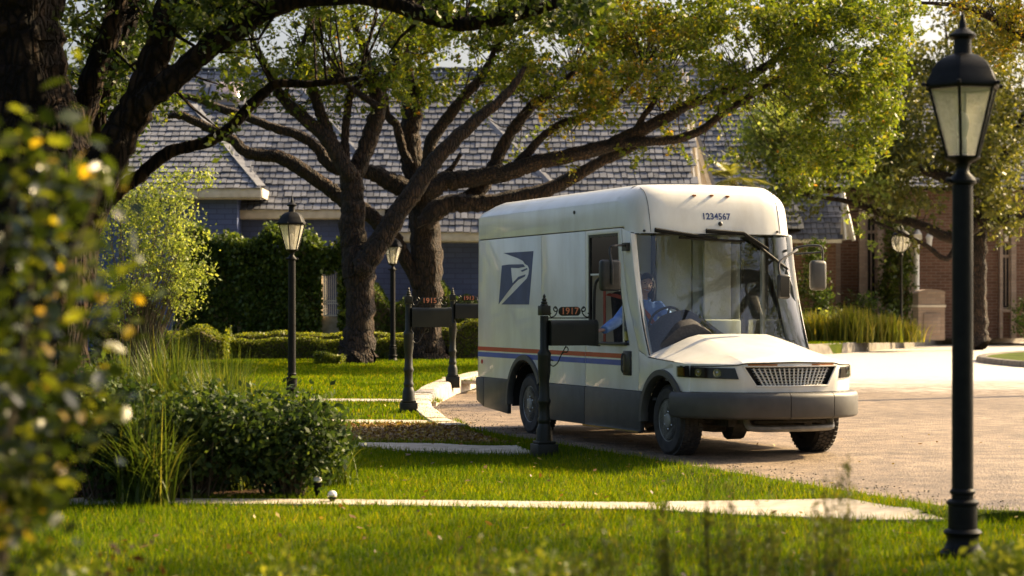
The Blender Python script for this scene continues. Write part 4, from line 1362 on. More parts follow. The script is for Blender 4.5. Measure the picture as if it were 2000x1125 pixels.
    b.plate([(-2.149, 1.151), (-0.992, 1.151), (-1.202, 1.68), (-1.282, 2.05), (-1.312, 2.399), (-2.149, 2.399)], [wf], lambda u, z, t, v0=v0, s=sgn: (u, v0 - s * (0.005 + t), z), 0.035).build('window_seal', M['black'], door)
    if sgn < 0:
        MB().plate([(-2.115, 1.95), (-1.29, 1.95), (-1.337, 2.367), (-2.115, 2.367)], [], lambda u, z, t: (u, 0.02 + t, z), 0.006).build('window_pane', M['uppane'], door)
        MB().box((-1.705, 0.023, 1.945), (0.82, 0.016, 0.02)).build('pane_rail', M['paint'], door)
        # fixed quarter light in front
        MB().plate([(-1.19, 1.20), (-1.05, 1.20), (-1.225, 1.66), (-1.235, 1.70)], [], lambda u, z, t: (u, 0.025 + t, z), 0.006).build('quarter_light', M['sideglass'], door)
        MB().tube([(-1.205, 0.028, 1.18), (-1.225, 0.028, 1.62), (-1.30, 0.028, 1.95)], 0.011, 6).build('quarter_post', M['paint'], door)
        MB().box((-1.60, 0.02, 1.162), (1.08, 0.10, 0.03)).build('window_ledge', M['black'], door, bevel=0.005)
        MB().tube(spline([(-2.03, 0.06, 1.25), (-2.06, 0.04, 1.35), (-2.06, 0.04, 1.70), (-2.04, 0.05, 1.85), (-1.98, 0.07, 1.90)], 3), 0.018, 7).build('grab_bar', M['black'], door, smooth=True)
    else:
        MB().plate(wf, [], lambda u, z, t: (u, W - 0.02 - t, z), 0.006).build('window_pane', M['sideglass'], door)
        MB().box((-1.62, W - 0.025, 1.77), (0.05, 0.03, 1.2)).build('pane_rail', M['paint'], door)

# rear: wall, corner bumpers
MB().plate([(0.0, zs), (W, zs), (W, 2.74), (0.0, 2.74)], [], lambda v, z, t: (-5.85 + t + 0.03 * (z - zs) / 2, v, z), 0.03).build('rear_wall', M['paint'], truck)
for v0, s in ((0, -1), (W, 1)):
    MB().plate([(-5.90, 0.655), (-5.92, 0.60), (-5.88, 0.34), (-5.615, 0.265), (-5.615, 0.655)], [], lambda u, z, t, v0=v0, s=s: (u, v0 + s * 0.014 - s * t, z), 0.3).build('rear_corner', M['paint_grey'], truck, bevel=0.02)
    MB().lathe([(0.001, -0.004), (0.028, -0.004), (0.03, 0.0), (0.028, 0.006), (0.001, 0.008)], 14, (-5.69, v0 + s * 0.003, 0.86), 'y').build('side_reflector', M['red'], truck)
MB().box((-5.86, W / 2, 0.45), (0.16, W - 0.4, 0.3)).build('rear_bumper', M['paint_grey'], truck, bevel=0.02)

# roof with chamfered shoulders
SEC = [(0.0, 2.755), (0.03, 2.80), (0.20, 2.92), (0.26, 2.94), (0.45, 2.95), (0.75, 2.957), (1.0, 2.96)]
SEC = SEC + [(W - v, z) for v, z in reversed(SEC[:-1])]
zsec = lambda v: lerp_tab(min(v, W - v), SEC[:7])
rs = []
for u, dzz, k in ((-5.84, -0.16, 0.975), (-5.80, -0.07, 0.985), (-5.72, -0.02, 0.995), (-5.5, 0, 1), (-4.4, 0.0, 1), (-3.3, 0.0, 1), (-2.2, 0, 1), (-1.34, 0, 1)):
    rs.append([(u, 1 + (v - 1) * k, max(2.752, z + dzz * (1 if z > 2.8 else 0))) for v, z in SEC])
MB().rings(rs, False, False, False).build('roof', M['paint'], truck, smooth=True, angle=24)
# front header dome
VS = [0, 0.012, 0.04, 0.09, 0.16, 0.26, 0.42, 0.7, 1.0]
PLAN = [(0, -0.30), (0.012, -0.23), (0.04, -0.155), (0.09, -0.09), (0.16, -0.05), (0.26, -0.025), (0.42, -0.012), (1.0, 0.0)]
VS = VS + [W - v for v in reversed(VS[:-1])]
plan = lambda v: lerp_tab(min(v, W - v), PLAN)
PROF = [(0.0, 0.0), (0.015, 0.12), (0.035, 0.28), (0.06, 0.45), (0.09, 0.61), (0.135, 0.77), (0.20, 0.885), (0.29, 0.955), (0.40, 0.988), (0.52, 1.0)]
rs = []
for v in VS:
    col_ = []
    zt = zsec(v)
    u0 = -0.82 + plan(v)
    span = (u0 + 1.345)
    for b0, h0 in PROF:
        hh = 2.375 + (zt - 2.375) * h0
        col_.append((u0 - span * b0 / 0.52, v, hh))
    rs.append(col_)
header = MB().rings(rs, False, False, False).build('header', M['paint'], truck, smooth=True, angle=60)
# thin seam line around the header and marker lights
def head_u(v, z):
    zt = zsec(v); h = (z - 2.375) / (zt - 2.375)
    b0 = 0.0
    for (ba, ha), (bb, hb) in zip(PROF, PROF[1:]):
        if ha <= h <= hb: b0 = ba + (bb - ba) * (h - ha) / (hb - ha)
    u0 = -0.82 + plan(v)
    return u0 - (u0 + 1.345) * b0 / 0.52


for px, py in ((1355, 382), (1389, 382), (1420, 384)):
    uu = -1.0
    for _ in range(12):
        v, z = front_vz(px, py, uu)
        uu = head_u(v, min(z, zsec(v) - 0.005))
    MB().box((uu + 0.006, v, z), (0.03, 0.04, 0.018)).build('marker_light', M['amber'], header, bevel=0.003)
cv, cz = front_vz(1399, 423.5, -0.86)
hu = head_u(cv, cz)
slope = head_u(cv, cz + 0.05) - head_u(cv, cz - 0.05)
text_mesh('1234567', 0.098, 'serial_number', M['navy'], header, Matrix.Identity(4), 0.0, 0.003, 1.03)
sn_ = bpy.data.objects['serial_number'].data
for v_ in sn_.vertices:
    a_, b_ = cv + v_.co.x, cz + v_.co.y
    v_.co = (head_u(a_, b_) + 0.0025, a_, b_)
for px, py, r in ((1407, 437.5, 0.026), (1262, 450.5, 0.014), (1519, 453, 0.014)):
    v, z = front_vz(px, py, -0.84)
    MB().lathe([(0.001, -0.01), (r, -0.01), (r, 0.012), (r * 0.6, 0.022), (0.001, 0.024)], 10, (head_u(v, max(z, 2.38)), v, z), 'x').build('camera_dot', M['black'], header, smooth=True)
u_, z_ = side_uz(1122, 415)
MB().lathe([(0.001, -0.01), (0.022, -0.01), (0.022, 0.008), (0.001, 0.012)], 10, (u_, 0.0, z_), 'y').build('camera_dot', M['black'], truck, smooth=True)

# windshield
bow = lambda v: 0.07 * (1 - ((v - 1) / 0.95) ** 2)
def wsf(a, b):
    v = 0.022 + 1.956 * a
    ub, zb_ = -0.50 + bow(v) * 1.2, 1.03
    ut, zt_ = -0.86 + min(plan(max(v, 0.05) if v < 1 else min(v, 1.95)), 0) * 0.9 - 0.01 + 0.0 * bow(v), 2.385
    return (ub + (ut - ub) * (1.5 * b - 0.5 * b * b), v, zb_ + (zt_ - zb_) * b)
ws = MB().grid(wsf, 24, 8).build('windshield', M['glass'], truck, smooth=True)
rs = []
seal = [wsf(a, 0) for a in np.linspace(0, 1, 12)] + [wsf(1, b) for b in np.linspace(0.1, 0.9, 6)] + [wsf(a, 1) for a in np.linspace(1, 0, 12)] + [wsf(0, b) for b in np.linspace(0.9, 0.0, 7)]
MB().tube([(p[0] + 0.004, p[1], p[2]) for p in seal], 0.013, 6).build('windshield_seal', M['black'], ws, smooth=True)
# front face of the pillars, filling from the glass to the side
for s in (0, 1):
    b = MB()
    rs = []
    for t in np.linspace(0, 1, 7):
        uo = -0.52 + (-0.96 + 0.52) * (1.5 * t - 0.5 * t * t); z = 1.04 + (2.39 - 1.04) * t
        g0 = wsf(0.0 if s == 0 else 1.0, t)
        q = [(uo - 0.05, 0.001), (g0[0] - 0.02, 0.004), (g0[0] + 0.004, 0.012), (g0[0] + 0.004, 0.026), (uo - 0.10, 0.045)]
        rs.append([(u, v if s == 0 else W - v, z) for u, v in q])
    b.rings(rs).build('pillar', M['paint'], truck, smooth=True, angle=50)

# nose plan, hood, fascia
NOSE = [(0.0, 0.12), (0.03, 0.30), (0.09, 0.46), (0.18, 0.60), (0.30, 0.72), (0.45, 0.82), (0.70, 0.90), (1.0, 0.93)]
nose = lambda v: lerp_tab(min(v, W - v), NOSE)
vv = [0.0, 0.015, 0.03, 0.06, 0.1, 0.16, 0.22, 0.3, 0.38, 0.46, 0.58, 0.72, 0.86, 1.0]
vv = vv + [W - v for v in reversed(vv[:-1])]
def hood_z(v, t):
    m = min(v, W - v)
    rear = lerp_tab(m, [(0, 1.045), (0.06, 1.07), (0.46, 1.24), (0.58, 1.272), (1.0, 1.28)])
    fr = lerp_tab(m, [(0, 0.985), (0.2, 0.99), (0.40, 1.0), (0.48, 1.018), (1.0, 1.03)])
    k = t ** 1.08
    return rear + (fr - rear) * k
rs = []
for v in vv:
    col_ = []
    un = nose(v) - 0.005
    ur = -0.56 + bow(max(0.06, min(v, 1.94))) + 0.03
    for t in (0, 0.1, 0.25, 0.4, 0.55, 0.7, 0.82, 0.9, 0.96, 0.99, 1.0):
        e = max(0, (t - 0.82) / 0.18)
        col_.append((ur + (un - ur) * t, v, hood_z(v, t) - 0.02 * e ** 4))
    rs.append(col_)
hood = MB().rings(rs, False, False, False).build('hood', M['paint'], truck, smooth=True, angle=9)
MB().tube([(nose(2 * a) + 0.003, 2 * a, hood_z(2 * a, 1) - 0.028) for a in np.linspace(0.01, 0.99, 60)], 0.006, 5).build('hood_seam', M['dark'], hood)
MB().tube([(u, 0.002, 1.03 - (u + 0.5) * 0.05) for u in np.linspace(-0.5, 0.13, 8)], 0.005, 5).build('hood_seam', M['dark'], hood)
for v_ in (0.20, W - 0.20):
    MB().tube([(head_u(v_, z) + 0.001, v_, z) for z in np.linspace(2.40, zsec(v_) - 0.02, 14)], 0.0035, 4).build('header_seam', M['paint_grey'], header)
MB().tube([(-0.82 + plan(v) + 0.001, v, 2.378) for v in np.linspace(0.02, 1.98, 40)], 0.006, 5).build('header_seam', M['dark'], header)
ZF0, ZF1 = 0.695, 0.975
vl = lambda z: 0.585 + (0.455 - 0.585) * (z - 0.755) / (0.965 - 0.755)
uf = lambda v, z: nose(v) + 0.012 * (1 - abs(z - 0.83) / 0.15)
zz = [0.695, 0.71, 0.755, 0.80, 0.85, 0.90, 0.94, 0.965, 0.985]
for s in (0, 1):
    def ff(a, b, s=s):
        z = zz[int(round(b * 8))]
        v = (a ** 1.7) * vl(min(max(z, 0.755), 0.965))
        return (uf(v, z), v if s == 0 else W - v, z)
    fas = MB().grid(ff, 24, 8).build('fascia', M['paint'], truck, smooth=True)
    # headlight on the corner
    def hl(a, b, o=0.0):
        zt, zb_ = 0.955 - 0.01 * a, 0.845 - 0.015 * a
        v = 0.012 + (0.375 + 0.03 * (1 - b)) * a ** 1.5 if True else 0
        z = zb_ + (zt - zb_) * b
        return v, z
    def hl3(o):
        def k(a, b):
            v, z = hl(a, b)
            # outward push along a plan normal
            d = (nose(v + 0.01) - nose(max(0, v - 0.01))) / (0.01 + min(0.01, v))
            nx, ny = 1.0, -d
            l = math.hypot(nx, ny)
            return (uf(v, z) + o * nx / l, (v + o * ny / l) if s == 0 else W - (v + o * ny / l), z)
        return k
    hb = MB().grid(hl3(0.003), 20, 4).build('headlight', M['black'], truck, smooth=True)
    for a0, r in ((0.40, 0.036), (0.70, 0.040)):
        c = Vector(hl3(0.006)(a0, 0.5)); c2 = Vector(hl3(0.02)(a0, 0.5))
        n = (c2 - c).normalized()
        x = n.cross(Vector((0, 0, 1))).normalized(); y = Vector((0, 0, 1))
        MB().rings([[c + (x * math.cos(t) * r * k + y * math.sin(t) * r * k) + n * h_ for t in np.linspace(0, 2 * math.pi, 14, False)] for k, h_ in ((1.15, 0.0), (1.1, 0.006), (0.95, 0.006), (0.85, 0.001), (0.4, 0.0), (0.05, 0.004))]).build('lamp_reflector', M['chrome'], hb, smooth=True)
    aw = [hl3(0.007)(a, b) for a, b in ((0.02, 0.15), (0.16, 0.15), (0.16, 0.85), (0.02, 0.85))]
    MB().add(aw, [(0, 1, 2, 3)]).build('turn_signal', M['amber'], hb)
    MB().grid(hl3(0.016), 20, 4).build('lens_cover', M['lens'], hb, smooth=True)
def fstrip(z0, z1):
    def k(a, b):
        z = z0 + (z1 - z0) * b
        v = vl(min(max(z, 0.755), 0.965)); v = v + (W - 2 * v) * a
        return (uf(v, z), v, z)
    return k
MB().grid(fstrip(0.965, 0.985), 16, 2).build('fascia', M['paint'], truck, smooth=True)
MB().grid(fstrip(0.695, 0.755), 16, 3).build('fascia', M['paint'], truck, smooth=True)
# hood front lip closing to the fascia
MB().grid(lambda a, b: (nose(2 * a) + (0.012 * 0 if b else 0) - 0.003, 2 * a, 0.983 + (hood_z(2 * a, 1) - 0.02 - 0.983 + 0.002) * b), 40, 1).build('hood_lip', M['paint'], hood, smooth=True)
# grille: dark recess, frame, bars
gr = empty('grille'); gr.parent = truck
MB().grid(lambda a, b: (0.80 + 0.03 * math.sin(math.pi * a), 0.44 + 1.12 * a, 0.745 + 0.24 * b), 8, 1).build('grille_recess', M['dark'], gr)
b = MB()
for z in (0.757, 0.963):
    v = vl(z); b.tube([(nose(v + (W - 2 * v) * t) + 0.004, v + (W - 2 * v) * t, z) for t in np.linspace(0, 1, 15)], 0.010, 6)
for s in (0, 1):
    b.tube([(nose(vl(z)) + 0.004, vl(z) if s == 0 else W - vl(z), z) for z in (0.757, 0.86, 0.963)], 0.010, 6)
b.build('grille_frame', M['paint'], gr, smooth=True)
gz0, gz1 = 0.757, 0.935
for i in range(6):
    z = gz0 + (gz1 - gz0) * (i + 0.5) / 6 + 0.01
    v = vl(z) + 0.07
    MB().grid(lambda a, b, z=z, v=v: (nose(v + (W - 2 * v) * a) - 0.03 * (b in (0, 1)) - 0.01 - (0.03 if b > 0.6 or b < 0.1 else 0), v + (W - 2 * v) * a, z + (b - 0.5) * 0.016), 14, 3).build('grille_slat', M['paint'], gr)
for i in range(17):
    t = (i + 0.5) / 17
    q = []
    for z in (gz0 + 0.004, gz1 + 0.006):
        v = vl(z) + 0.07; v = v + (W - 2 * v) * t
        q.append((nose(v) - 0.022, v, z))
    MB().tube(q, 0.010, 4).build('grille_bar', M['paint'], gr)
for v0, v1 in ((0.50, 0.80), (1.20, 1.50)):
    MB().grid(lambda a, b, v0=v0, v1=v1: (nose(v0 + (v1 - v0) * a) + 0.012, v0 + (v1 - v0) * a, 0.968 + 0.018 * b), 4, 1).build('marker_light', M['amber'], gr)

# bumper in three sections
BP = [(0.16, -0.05), (0.34, -0.03), (0.52, 0.04), (0.68, 0.14), (0.82, 0.28), (0.92, 0.45), (0.99, 0.70), (1.02, 1.0)]
BP = BP + [(u, W - v) for u, v in reversed(BP[:-1])]
BS = [Vector((p[0], p[1], 0)) for p in spline(BP, 5)]
def bump(p0, p1, nm='bumper_section'):
    def cut(y):
        for a_, b_ in zip(BS, BS[1:]):
            if a_.y <= y <= b_.y and b_.y > a_.y: return a_.lerp(b_, (y - a_.y) / (b_.y - a_.y))
    pts = [p for p in BS if p0 < p.y < p1]
    if cut(p0): pts = [cut(p0)] + pts
    if cut(p1): pts = pts + [cut(p1)]
    rs = []
    for i, p in enumerate(pts):
        d = (pts[min(i + 1, len(pts) - 1)] - pts[max(i - 1, 0)]).normalized()
        n = Vector((d.y, -d.x, 0))
        ring = []
        for o, z in ((-0.22, 0.425), (-0.02, 0.42), (0.006, 0.432), (0.018, 0.455), (0.02, 0.635), (0.012, 0.665), (-0.012, 0.686), (-0.04, 0.69), (-0.22, 0.69)):
            q = p + n * o
            ring.append((q.x, q.y, z))
        rs.append(ring)
    return MB().rings(rs).build(nm, M['paint_grey'], truck, smooth=True, angle=45)
bump(-0.1, 0.896); bump(0.904, 1.426); bump(1.434, 2.1)
MB().grid(lambda a, b: (nose(2 * a) - 0.03, 2 * a, 0.66 + 0.045 * b), 40, 1).build('bumper_gap', M['dark'], truck)
# tow frame and axle below the bumper
MB().tube(spline([(0.55, 0.62, 0.46), (0.62, 0.62, 0.34), (0.66, 0.70, 0.31), (0.68, 1.0, 0.305), (0.66, 1.52, 0.31), (0.62, 1.60, 0.34), (0.55, 1.60, 0.46)], 4), 0.035, 8).build('tow_frame', M['steel'], truck, smooth=True)
b = MB(); b.box((0.5, 1.05, 0.40), (0.08, 0.95, 0.09)); b.box((0.58, 1.1, 0.375), (0.05, 0.8, 0.03))
b.build('cross_member', M['chassis'], truck, bevel=0.008)
b = MB(); b.tube([(-0.15, 0.2, 0.33), (-0.15, 0.6, 0.28), (-0.15, 1.4, 0.28), (-0.15, 1.8, 0.33)], 0.05, 8)
b.tube([(0.05, 0.25, 0.36), (0.08, 1.75, 0.36)], 0.025, 6); b.tube([(-0.15, 0.32, 0.30), (-0.1, 0.36, 0.75)], 0.045, 8)
b.lathe([(0.05, -0.12), (0.16, -0.08), (0.16, 0.08), (0.05, 0.12)], 12, (-0.15, 0.85, 0.31), 'y')
b.build('front_axle', M['chassis'], truck, smooth=True)
b = MB(); b.tube([(-4.15, 0.2, 0.36), (-4.15, 1.8, 0.36)], 0.06, 8); b.lathe([(0.05, -0.15), (0.18, -0.08), (0.18, 0.08), (0.05, 0.15)], 12, (-4.15, 1.0, 0.36), 'y'); b.build('rear_axle', M['chassis'], truck, smooth=True)
b = MB()
for v in (0.55, 1.45): b.box((-2.6, v, 0.40), (6.0, 0.09, 0.16))
b.box((-2.6, 1.0, 0.36), (2.2, 1.2, 0.24)); b.box((-2.15, 1.0, 0.53), (2.6, 1.9, 0.05)); b.box((-2.7, 1.0, 0.60), (6.1, 0.9, 0.05)); b.box((-5.3, 1.0, 0.53), (0.9, 1.9, 0.05)); b.box((-0.1, 1.0, 0.62), (1.0, 0.9, 0.4))
b.build('chassis', M['chassis'], truck)


# wheels
def wheel(u, v, s):
    """s = -1: outer face towards smaller v"""
    w = empty('wheel'); w.parent = truck; w.location = (u, v, 0.368)
    rt, wd = 0.368, 0.235
    prof = [(0.225, 0.0), (0.235, -0.012), (0.29, -0.022), (0.335, -0.015), (0.355, 0.012), (rt, 0.04), (rt, wd - 0.04), (0.355, wd - 0.012), (0.33, wd + 0.012), (0.235, wd), (0.22, wd - 0.02)]
    MB().lathe([(r, -s * y) for r, y in prof], 48, (0, 0, 0), 'y').build('tyre', M['rubber'], w, smooth=True, angle=35)
    # tread blocks
    b = MB()
    for k in range(44):
        a = 2 * math.pi * k / 44
        for j, (y0, y1) in enumerate(((0.012, 0.062), (0.070, 0.112), (0.120, 0.165), (0.173, 0.223))):
            aa = a + (0.5 if j % 2 else 0) * 2 * math.pi / 44
            rot = Matrix.Rotation(-aa, 3, 'Y')
            c = rot @ Vector((rt + 0.002, 0, 0))
            b.box((c.x, -s * (y0 + y1) / 2, c.z), (0.018, y1 - y0, 0.040), rot @ Matrix.Rotation(R(12 if j % 2 else -12), 3, 'X'))
    t_ = b.build('tread', M['rubber'], w); t_['kind'] = 'stuff'
    rp = [(0.228, 0.0), (0.222, -0.006), (0.212, 0.004), (0.205, 0.03), (0.19, 0.032), (0.15, 0.012), (0.125, 0.004), (0.10, 0.02), (0.08, 0.022), (0.075, -0.01), (0.055, -0.018), (0.002, -0.018)]
    rim = MB().lathe([(r, -s * y) for r, y in rp], 40, (0, 0, 0), 'y').build('rim', M['steel'], w, smooth=True, angle=30)
    for k in range(18):
        a = 2 * math.pi * k / 18
        rot = Matrix.Rotation(-a, 3, 'Y')
        c = rot @ Vector((0.168, 0, 0))
        MB().box((c.x, -s * 0.019, c.z), (0.034, 0.012, 0.022), rot @ Matrix.Rotation(s * R(-27), 3, 'Z')).build('rim_slot', M['dark'], rim, bevel=0.003)
    for k in range(6):
        a = 2 * math.pi * (k + 0.5) / 6
        MB().lathe([(0.011, -s * 0.0), (0.011, s * 0.022), (0.004, s * 0.026)], 6, (0.092 * math.cos(a), -s * 0.02, 0.092 * math.sin(a)), 'y').build('wheel_nut', M['chrome'], rim)
    return w


wheel(AF[0], 0.07, -1); wheel(AR[0], 0.07, -1)
wheel(AF[0], W - 0.07, 1); wheel(AR[0], W - 0.07, 1)

# eagle emblem on the cargo side, cut from two navy fields
def zoomed(pts): return [side_uz(920 + x / 4.018, 440 + y / 4.018) for x, y in pts]
EM = [
    [(255, 218), (490, 203), (455, 622), (240, 622), (330, 530), (438, 418), (452, 385), (457, 345), (447, 318), (425, 305), (408, 280), (365, 258), (310, 238)],
    [(243, 316), (300, 308), (410, 306), (424, 326), (370, 336), (313, 334), (318, 390), (326, 456), (372, 405), (428, 386), (422, 402), (372, 428), (330, 470), (282, 532), (218, 620)],
    [(390, 356), (440, 336), (443, 346), (402, 366)],
]
for e in EM:
    MB().plate(zoomed(e), [], lambda u, z, t: (u, -0.003 + t, z), 0.004).build('emblem', M['navy'], truck)

# mirrors
def mirror_arm(px_list, v, name, r=0.014):
    pass
um, zm = side_uz(1191, 538, -0.30)
m1 = MB().box((um, -0.30, zm), (0.10, 0.24, 0.34)).build('mirror', M['black'], truck, bevel=0.035, bseg=3)
MB().box((um - 0.052, -0.30, zm), (0.004, 0.19, 0.29)).build('mirror_face', M['mirror'], m1)
b = MB()
b.tube(spline([(-1.02, 0.0, 2.24), (-1.0, -0.06, 2.25), (um, -0.24, 2.24), (um, -0.30, 2.20), (um + 0.06, -0.30, zm + 0.1), (um + 0.06, -0.30, zm - 0.1)], 4), 0.014, 7)
b.box((-1.04, -0.01, 2.235), (0.12, 0.07, 0.09))
b.build('mirror_arm', M['black'], m1, smooth=True)
vl_, zl_ = front_vz(1597, 538, -0.75)
m2 = MB().box((-0.75, vl_, zl_), (0.10, 0.20, 0.34)).build('mirror', M['paint_grey'], truck, bevel=0.045, bseg=3)
MB().box((-0.802, vl_, zl_), (0.004, 0.15, 0.28)).build('mirror_face', M['mirror'], m2)
b = MB()
b.tube(spline([(-0.92, 2.0, 2.23), (-0.80, 2.08, 2.26), (-0.75, vl_ + 0.02, 2.26), (-0.75, vl_ + 0.06, 2.2), (-0.75, vl_ + 0.06, zl_ + 0.05)], 4), 0.014, 7)
b.tube([(-0.90, 2.0, 2.17), (-0.75, vl_ + 0.04, 2.19)], 0.011, 6)
b.build('mirror_arm', M['black'], m2, smooth=True)
# cross-view mirror hanging in front of the glass
pv, pz = front_vz(1530, 560, -0.40)
m3 = MB().box((-0.40, pv, pz), (0.07, 0.15, 0.27)).build('crossview_mirror', M['black'], truck, bevel=0.03, bseg=3)
MB().box((-0.40 + 0.037, pv, pz), (0.004, 0.11, 0.22)).build('mirror_face', M['mirror'], m3)
pa, za = front_vz(1553, 490, -0.72); pb, zb2 = front_vz(1520, 512, -0.45)
MB().tube(spline([(-0.76, min(pa, 1.93), za), (-0.55, pa - 0.08, za + 0.0), (-0.42, pb, zb2), (-0.40, pb, pz + 0.1)], 5), 0.014, 7).build('mirror_arm', M['black'], m3, smooth=True)
# wipers
def wiper(pts, u_off, blade):
    def on_glass(px, py):
        u = -0.8
        for _ in range(8):
            v, z = front_vz(px, py, u)
            a = (v - 0.022) / 1.956; bq = (z - 1.03) / (2.385 - 1.03)
            u = wsf(min(max(a, 0), 1), min(bq, 1.02))[0] + u_off
        return (u, v, z)
    arm = MB().tube([on_glass(*p) for p in pts], [0.026, 0.022, 0.016][:len(pts)] if len(pts) == 3 else 0.014, 6).build('wiper_arm', M['wiper'], truck, smooth=True)
    MB().tube([(q[0] - 0.02, q[1], q[2]) for q in (on_glass(*p) for p in blade)], 0.016, 5).build('wiper_blade', M['wiper'], arm)
wiper([(1279, 449), (1340, 458), (1400, 466)], 0.055, [(1328, 464), (1455, 472)])
wiper([(1379, 451), (1452, 456), (1500, 487)], 0.055, [(1458, 461), (1540, 526)])

# cab interior
itr = empty('cab_interior'); itr.parent = truck
b = MB(); b.box((-1.4, 1.0, 0.58), (1.9, 1.86, 0.03)); b.build('floor', M['seat'], itr)
b = MB().plate([(0.06, 0.6), (W - 0.06, 0.6), (W - 0.06, 2.7), (0.06, 2.7)], [[(0.95, 0.62), (1.45, 0.62), (1.45, 2.45), (0.95, 2.45)]], lambda v, z, t: (-2.42 + t, v, z), 0.04).build('bulkhead', M['interior'], itr)
MB().box((-2.38, 1.20, 1.55), (0.02, 0.46, 1.75)).build('bulkhead_door', M['interior'], itr, bevel=0.01)
MB().box((-2.35, 0.92, 1.55), (0.04, 0.04, 1.8)).build('door_post', M['black'], itr)
MB().box((-1.85, 1.0, 2.62), (1.1, 1.86, 0.03)).build('headliner', M['interior'], itr)
MB().box((-1.18, 1.0, 2.46), (0.35, 1.8, 0.03), Matrix.Rotation(R(20), 3, 'Y')).build('sun_visor', M['paint_grey'], itr)
MB().box((-2.2, 1.55, 1.05), (0.4, 0.7, 0.75)).build('parcel_tray', M['interior'], itr, bevel=0.02)
# dashboard with a tall instrument cowl before the driver
def dash(a, b):
    v = 0.06 + 1.88 * a
    prof = [(-0.50, 1.02), (-0.54, 0.0), (-0.75, 0.0), (-0.98, -0.03), (-1.06, -0.10), (-1.05, -0.45)]
    top = lerp_tab(v, [(0.06, 1.22), (0.2, 1.36), (0.40, 1.52), (0.58, 1.55), (0.75, 1.47), (0.95, 1.33), (1.1, 1.24), (1.94, 1.20)])
    i = int(round(b * 5))
    u, z = prof[i]
    return (u, v, z if i == 0 else top + z - (0.16 if i == 1 else 0))
MB().grid(dash, 30, 5).build('dashboard', M['seat'], itr, smooth=True)
b = MB()
ring = []
cw = Vector((-1.16, 0.52, 1.40)); nw = Vector((-0.85, 0, 0.52)).normalized(); xw = Vector((0, 1, 0)); yw = nw.cross(xw)
b.tube([cw + (xw * math.cos(t) + yw * math.sin(t)) * 0.20 for t in np.linspace(0, 2 * math.pi, 25)], 0.015, 7)
for t in (0.5, 2.6, 4.7): b.tube([cw, cw + (xw * math.cos(t) + yw * math.sin(t)) * 0.20], 0.013, 5)
b.tube([cw, cw - nw * 0.25], 0.03, 8)
b.build('steering_wheel', M['black'], itr, smooth=True)
seat = MB().box((-1.72, 0.52, 0.98), (0.52, 0.52, 0.16)).build('seat', M['seat'], itr, bevel=0.05, bseg=3)
MB().box((-2.02, 0.52, 1.38), (0.16, 0.50, 0.75), Matrix.Rotation(R(-10), 3, 'Y')).build('backrest', M['seat'], seat, bevel=0.05, bseg=3)
MB().box((-2.10, 0.52, 1.86), (0.10, 0.28, 0.22), Matrix.Rotation(R(-8), 3, 'Y')).build('headrest', M['seat'], seat, bevel=0.04, bseg=3)
MB().box((-1.75, 0.52, 0.72), (0.4, 0.36, 0.34)).build('pedestal', M['black'], seat)
# a belt strap hanging down the door post
MB().box((-1.95, 0.12, 1.45), (0.05, 0.012, 1.5)).build('belt_strap', M['belt'], itr)
MB().box((-2.28, 1.72, 1.75), (0.04, 0.35, 1.3)).build('shelf_panel', M['paint'], itr)
# seat belt across the driver
def strap(pts, w, name, mat, parent):
    pts = [Vector(p) for p in pts]
    rs = []
    for i, p in enumerate(pts):
        d = (pts[min(i + 1, len(pts) - 1)] - pts[max(i - 1, 0)]).normalized()
        s = d.cross(Vector((1, 0, 0.25)).normalized()).normalized() * w / 2
        t = d.cross(s).normalized() * 0.003
        rs.append([p - s - t, p + s - t, p + s + t, p - s + t])
    return MB().rings(rs).build(name, mat, parent, smooth=True)


strap([(-1.98, 0.17, 1.72), (-1.80, 0.20, 1.70), (-1.64, 0.30, 1.655), (-1.545, 0.38, 1.58), (-1.515, 0.47, 1.48), (-1.53, 0.56, 1.36), (-1.58, 0.66, 1.22), (-1.66, 0.72, 1.10)], 0.05, 'seat_belt', M['belt'], itr)

# ------------------------------------------------------------------ the driver
M['skin'] = mat_noise('skin', (0.55, 0.30, 0.20), (0.64, 0.37, 0.26), 30, 0.5)
M['hair'] = mat_noise('dark_brown_hair', (0.02, 0.011, 0.007), (0.05, 0.028, 0.016), 60, 0.45)
M['shirt'] = mat_noise('blue_shirt', (0.15, 0.28, 0.68), (0.22, 0.38, 0.80), 14, 0.8, bump=0.4, bscale=18, dist=0.02)
M['navycloth'] = mat_noise('navy_trousers', (0.012, 0.016, 0.035), (0.02, 0.026, 0.05), 20, 0.9)
M['eye'] = mat_plain('eye_dark', (0.03, 0.02, 0.015), 0.2)
M['lip'] = mat_plain('lips', (0.42, 0.12, 0.09), 0.5)
M['teeth'] = mat_plain('teeth', (0.75, 0.72, 0.66), 0.4)

person = empty('person', tw(-1.75, 0.52, 1.07), 0, 'driver with dark hair in blue shirt reaching out of the cab window', 'person')
PB = tw(-1.75, 0.52, 1.07)


def to_world(b):
    b.v = [tuple(tw(*p) - PB) for p in b.v]
    return b


def ering(c, ru, rv, n=14, tilt=None):
    return [(c[0] + ru * math.cos(2 * math.pi * k / n), c[1] + rv * math.sin(2 * math.pi * k / n), c[2]) for k in range(n)]


HC = Vector((-1.585, 0.475, 1.83))
fwd = Vector((0.95, -0.22, -0.10)).normalized()
rgt = fwd.cross(Vector((0.05, 0.12, 1.0))).normalized()
upv = rgt.cross(fwd).normalized()


def headp(x, y, z): return HC + rgt * x + upv * y + fwd * z


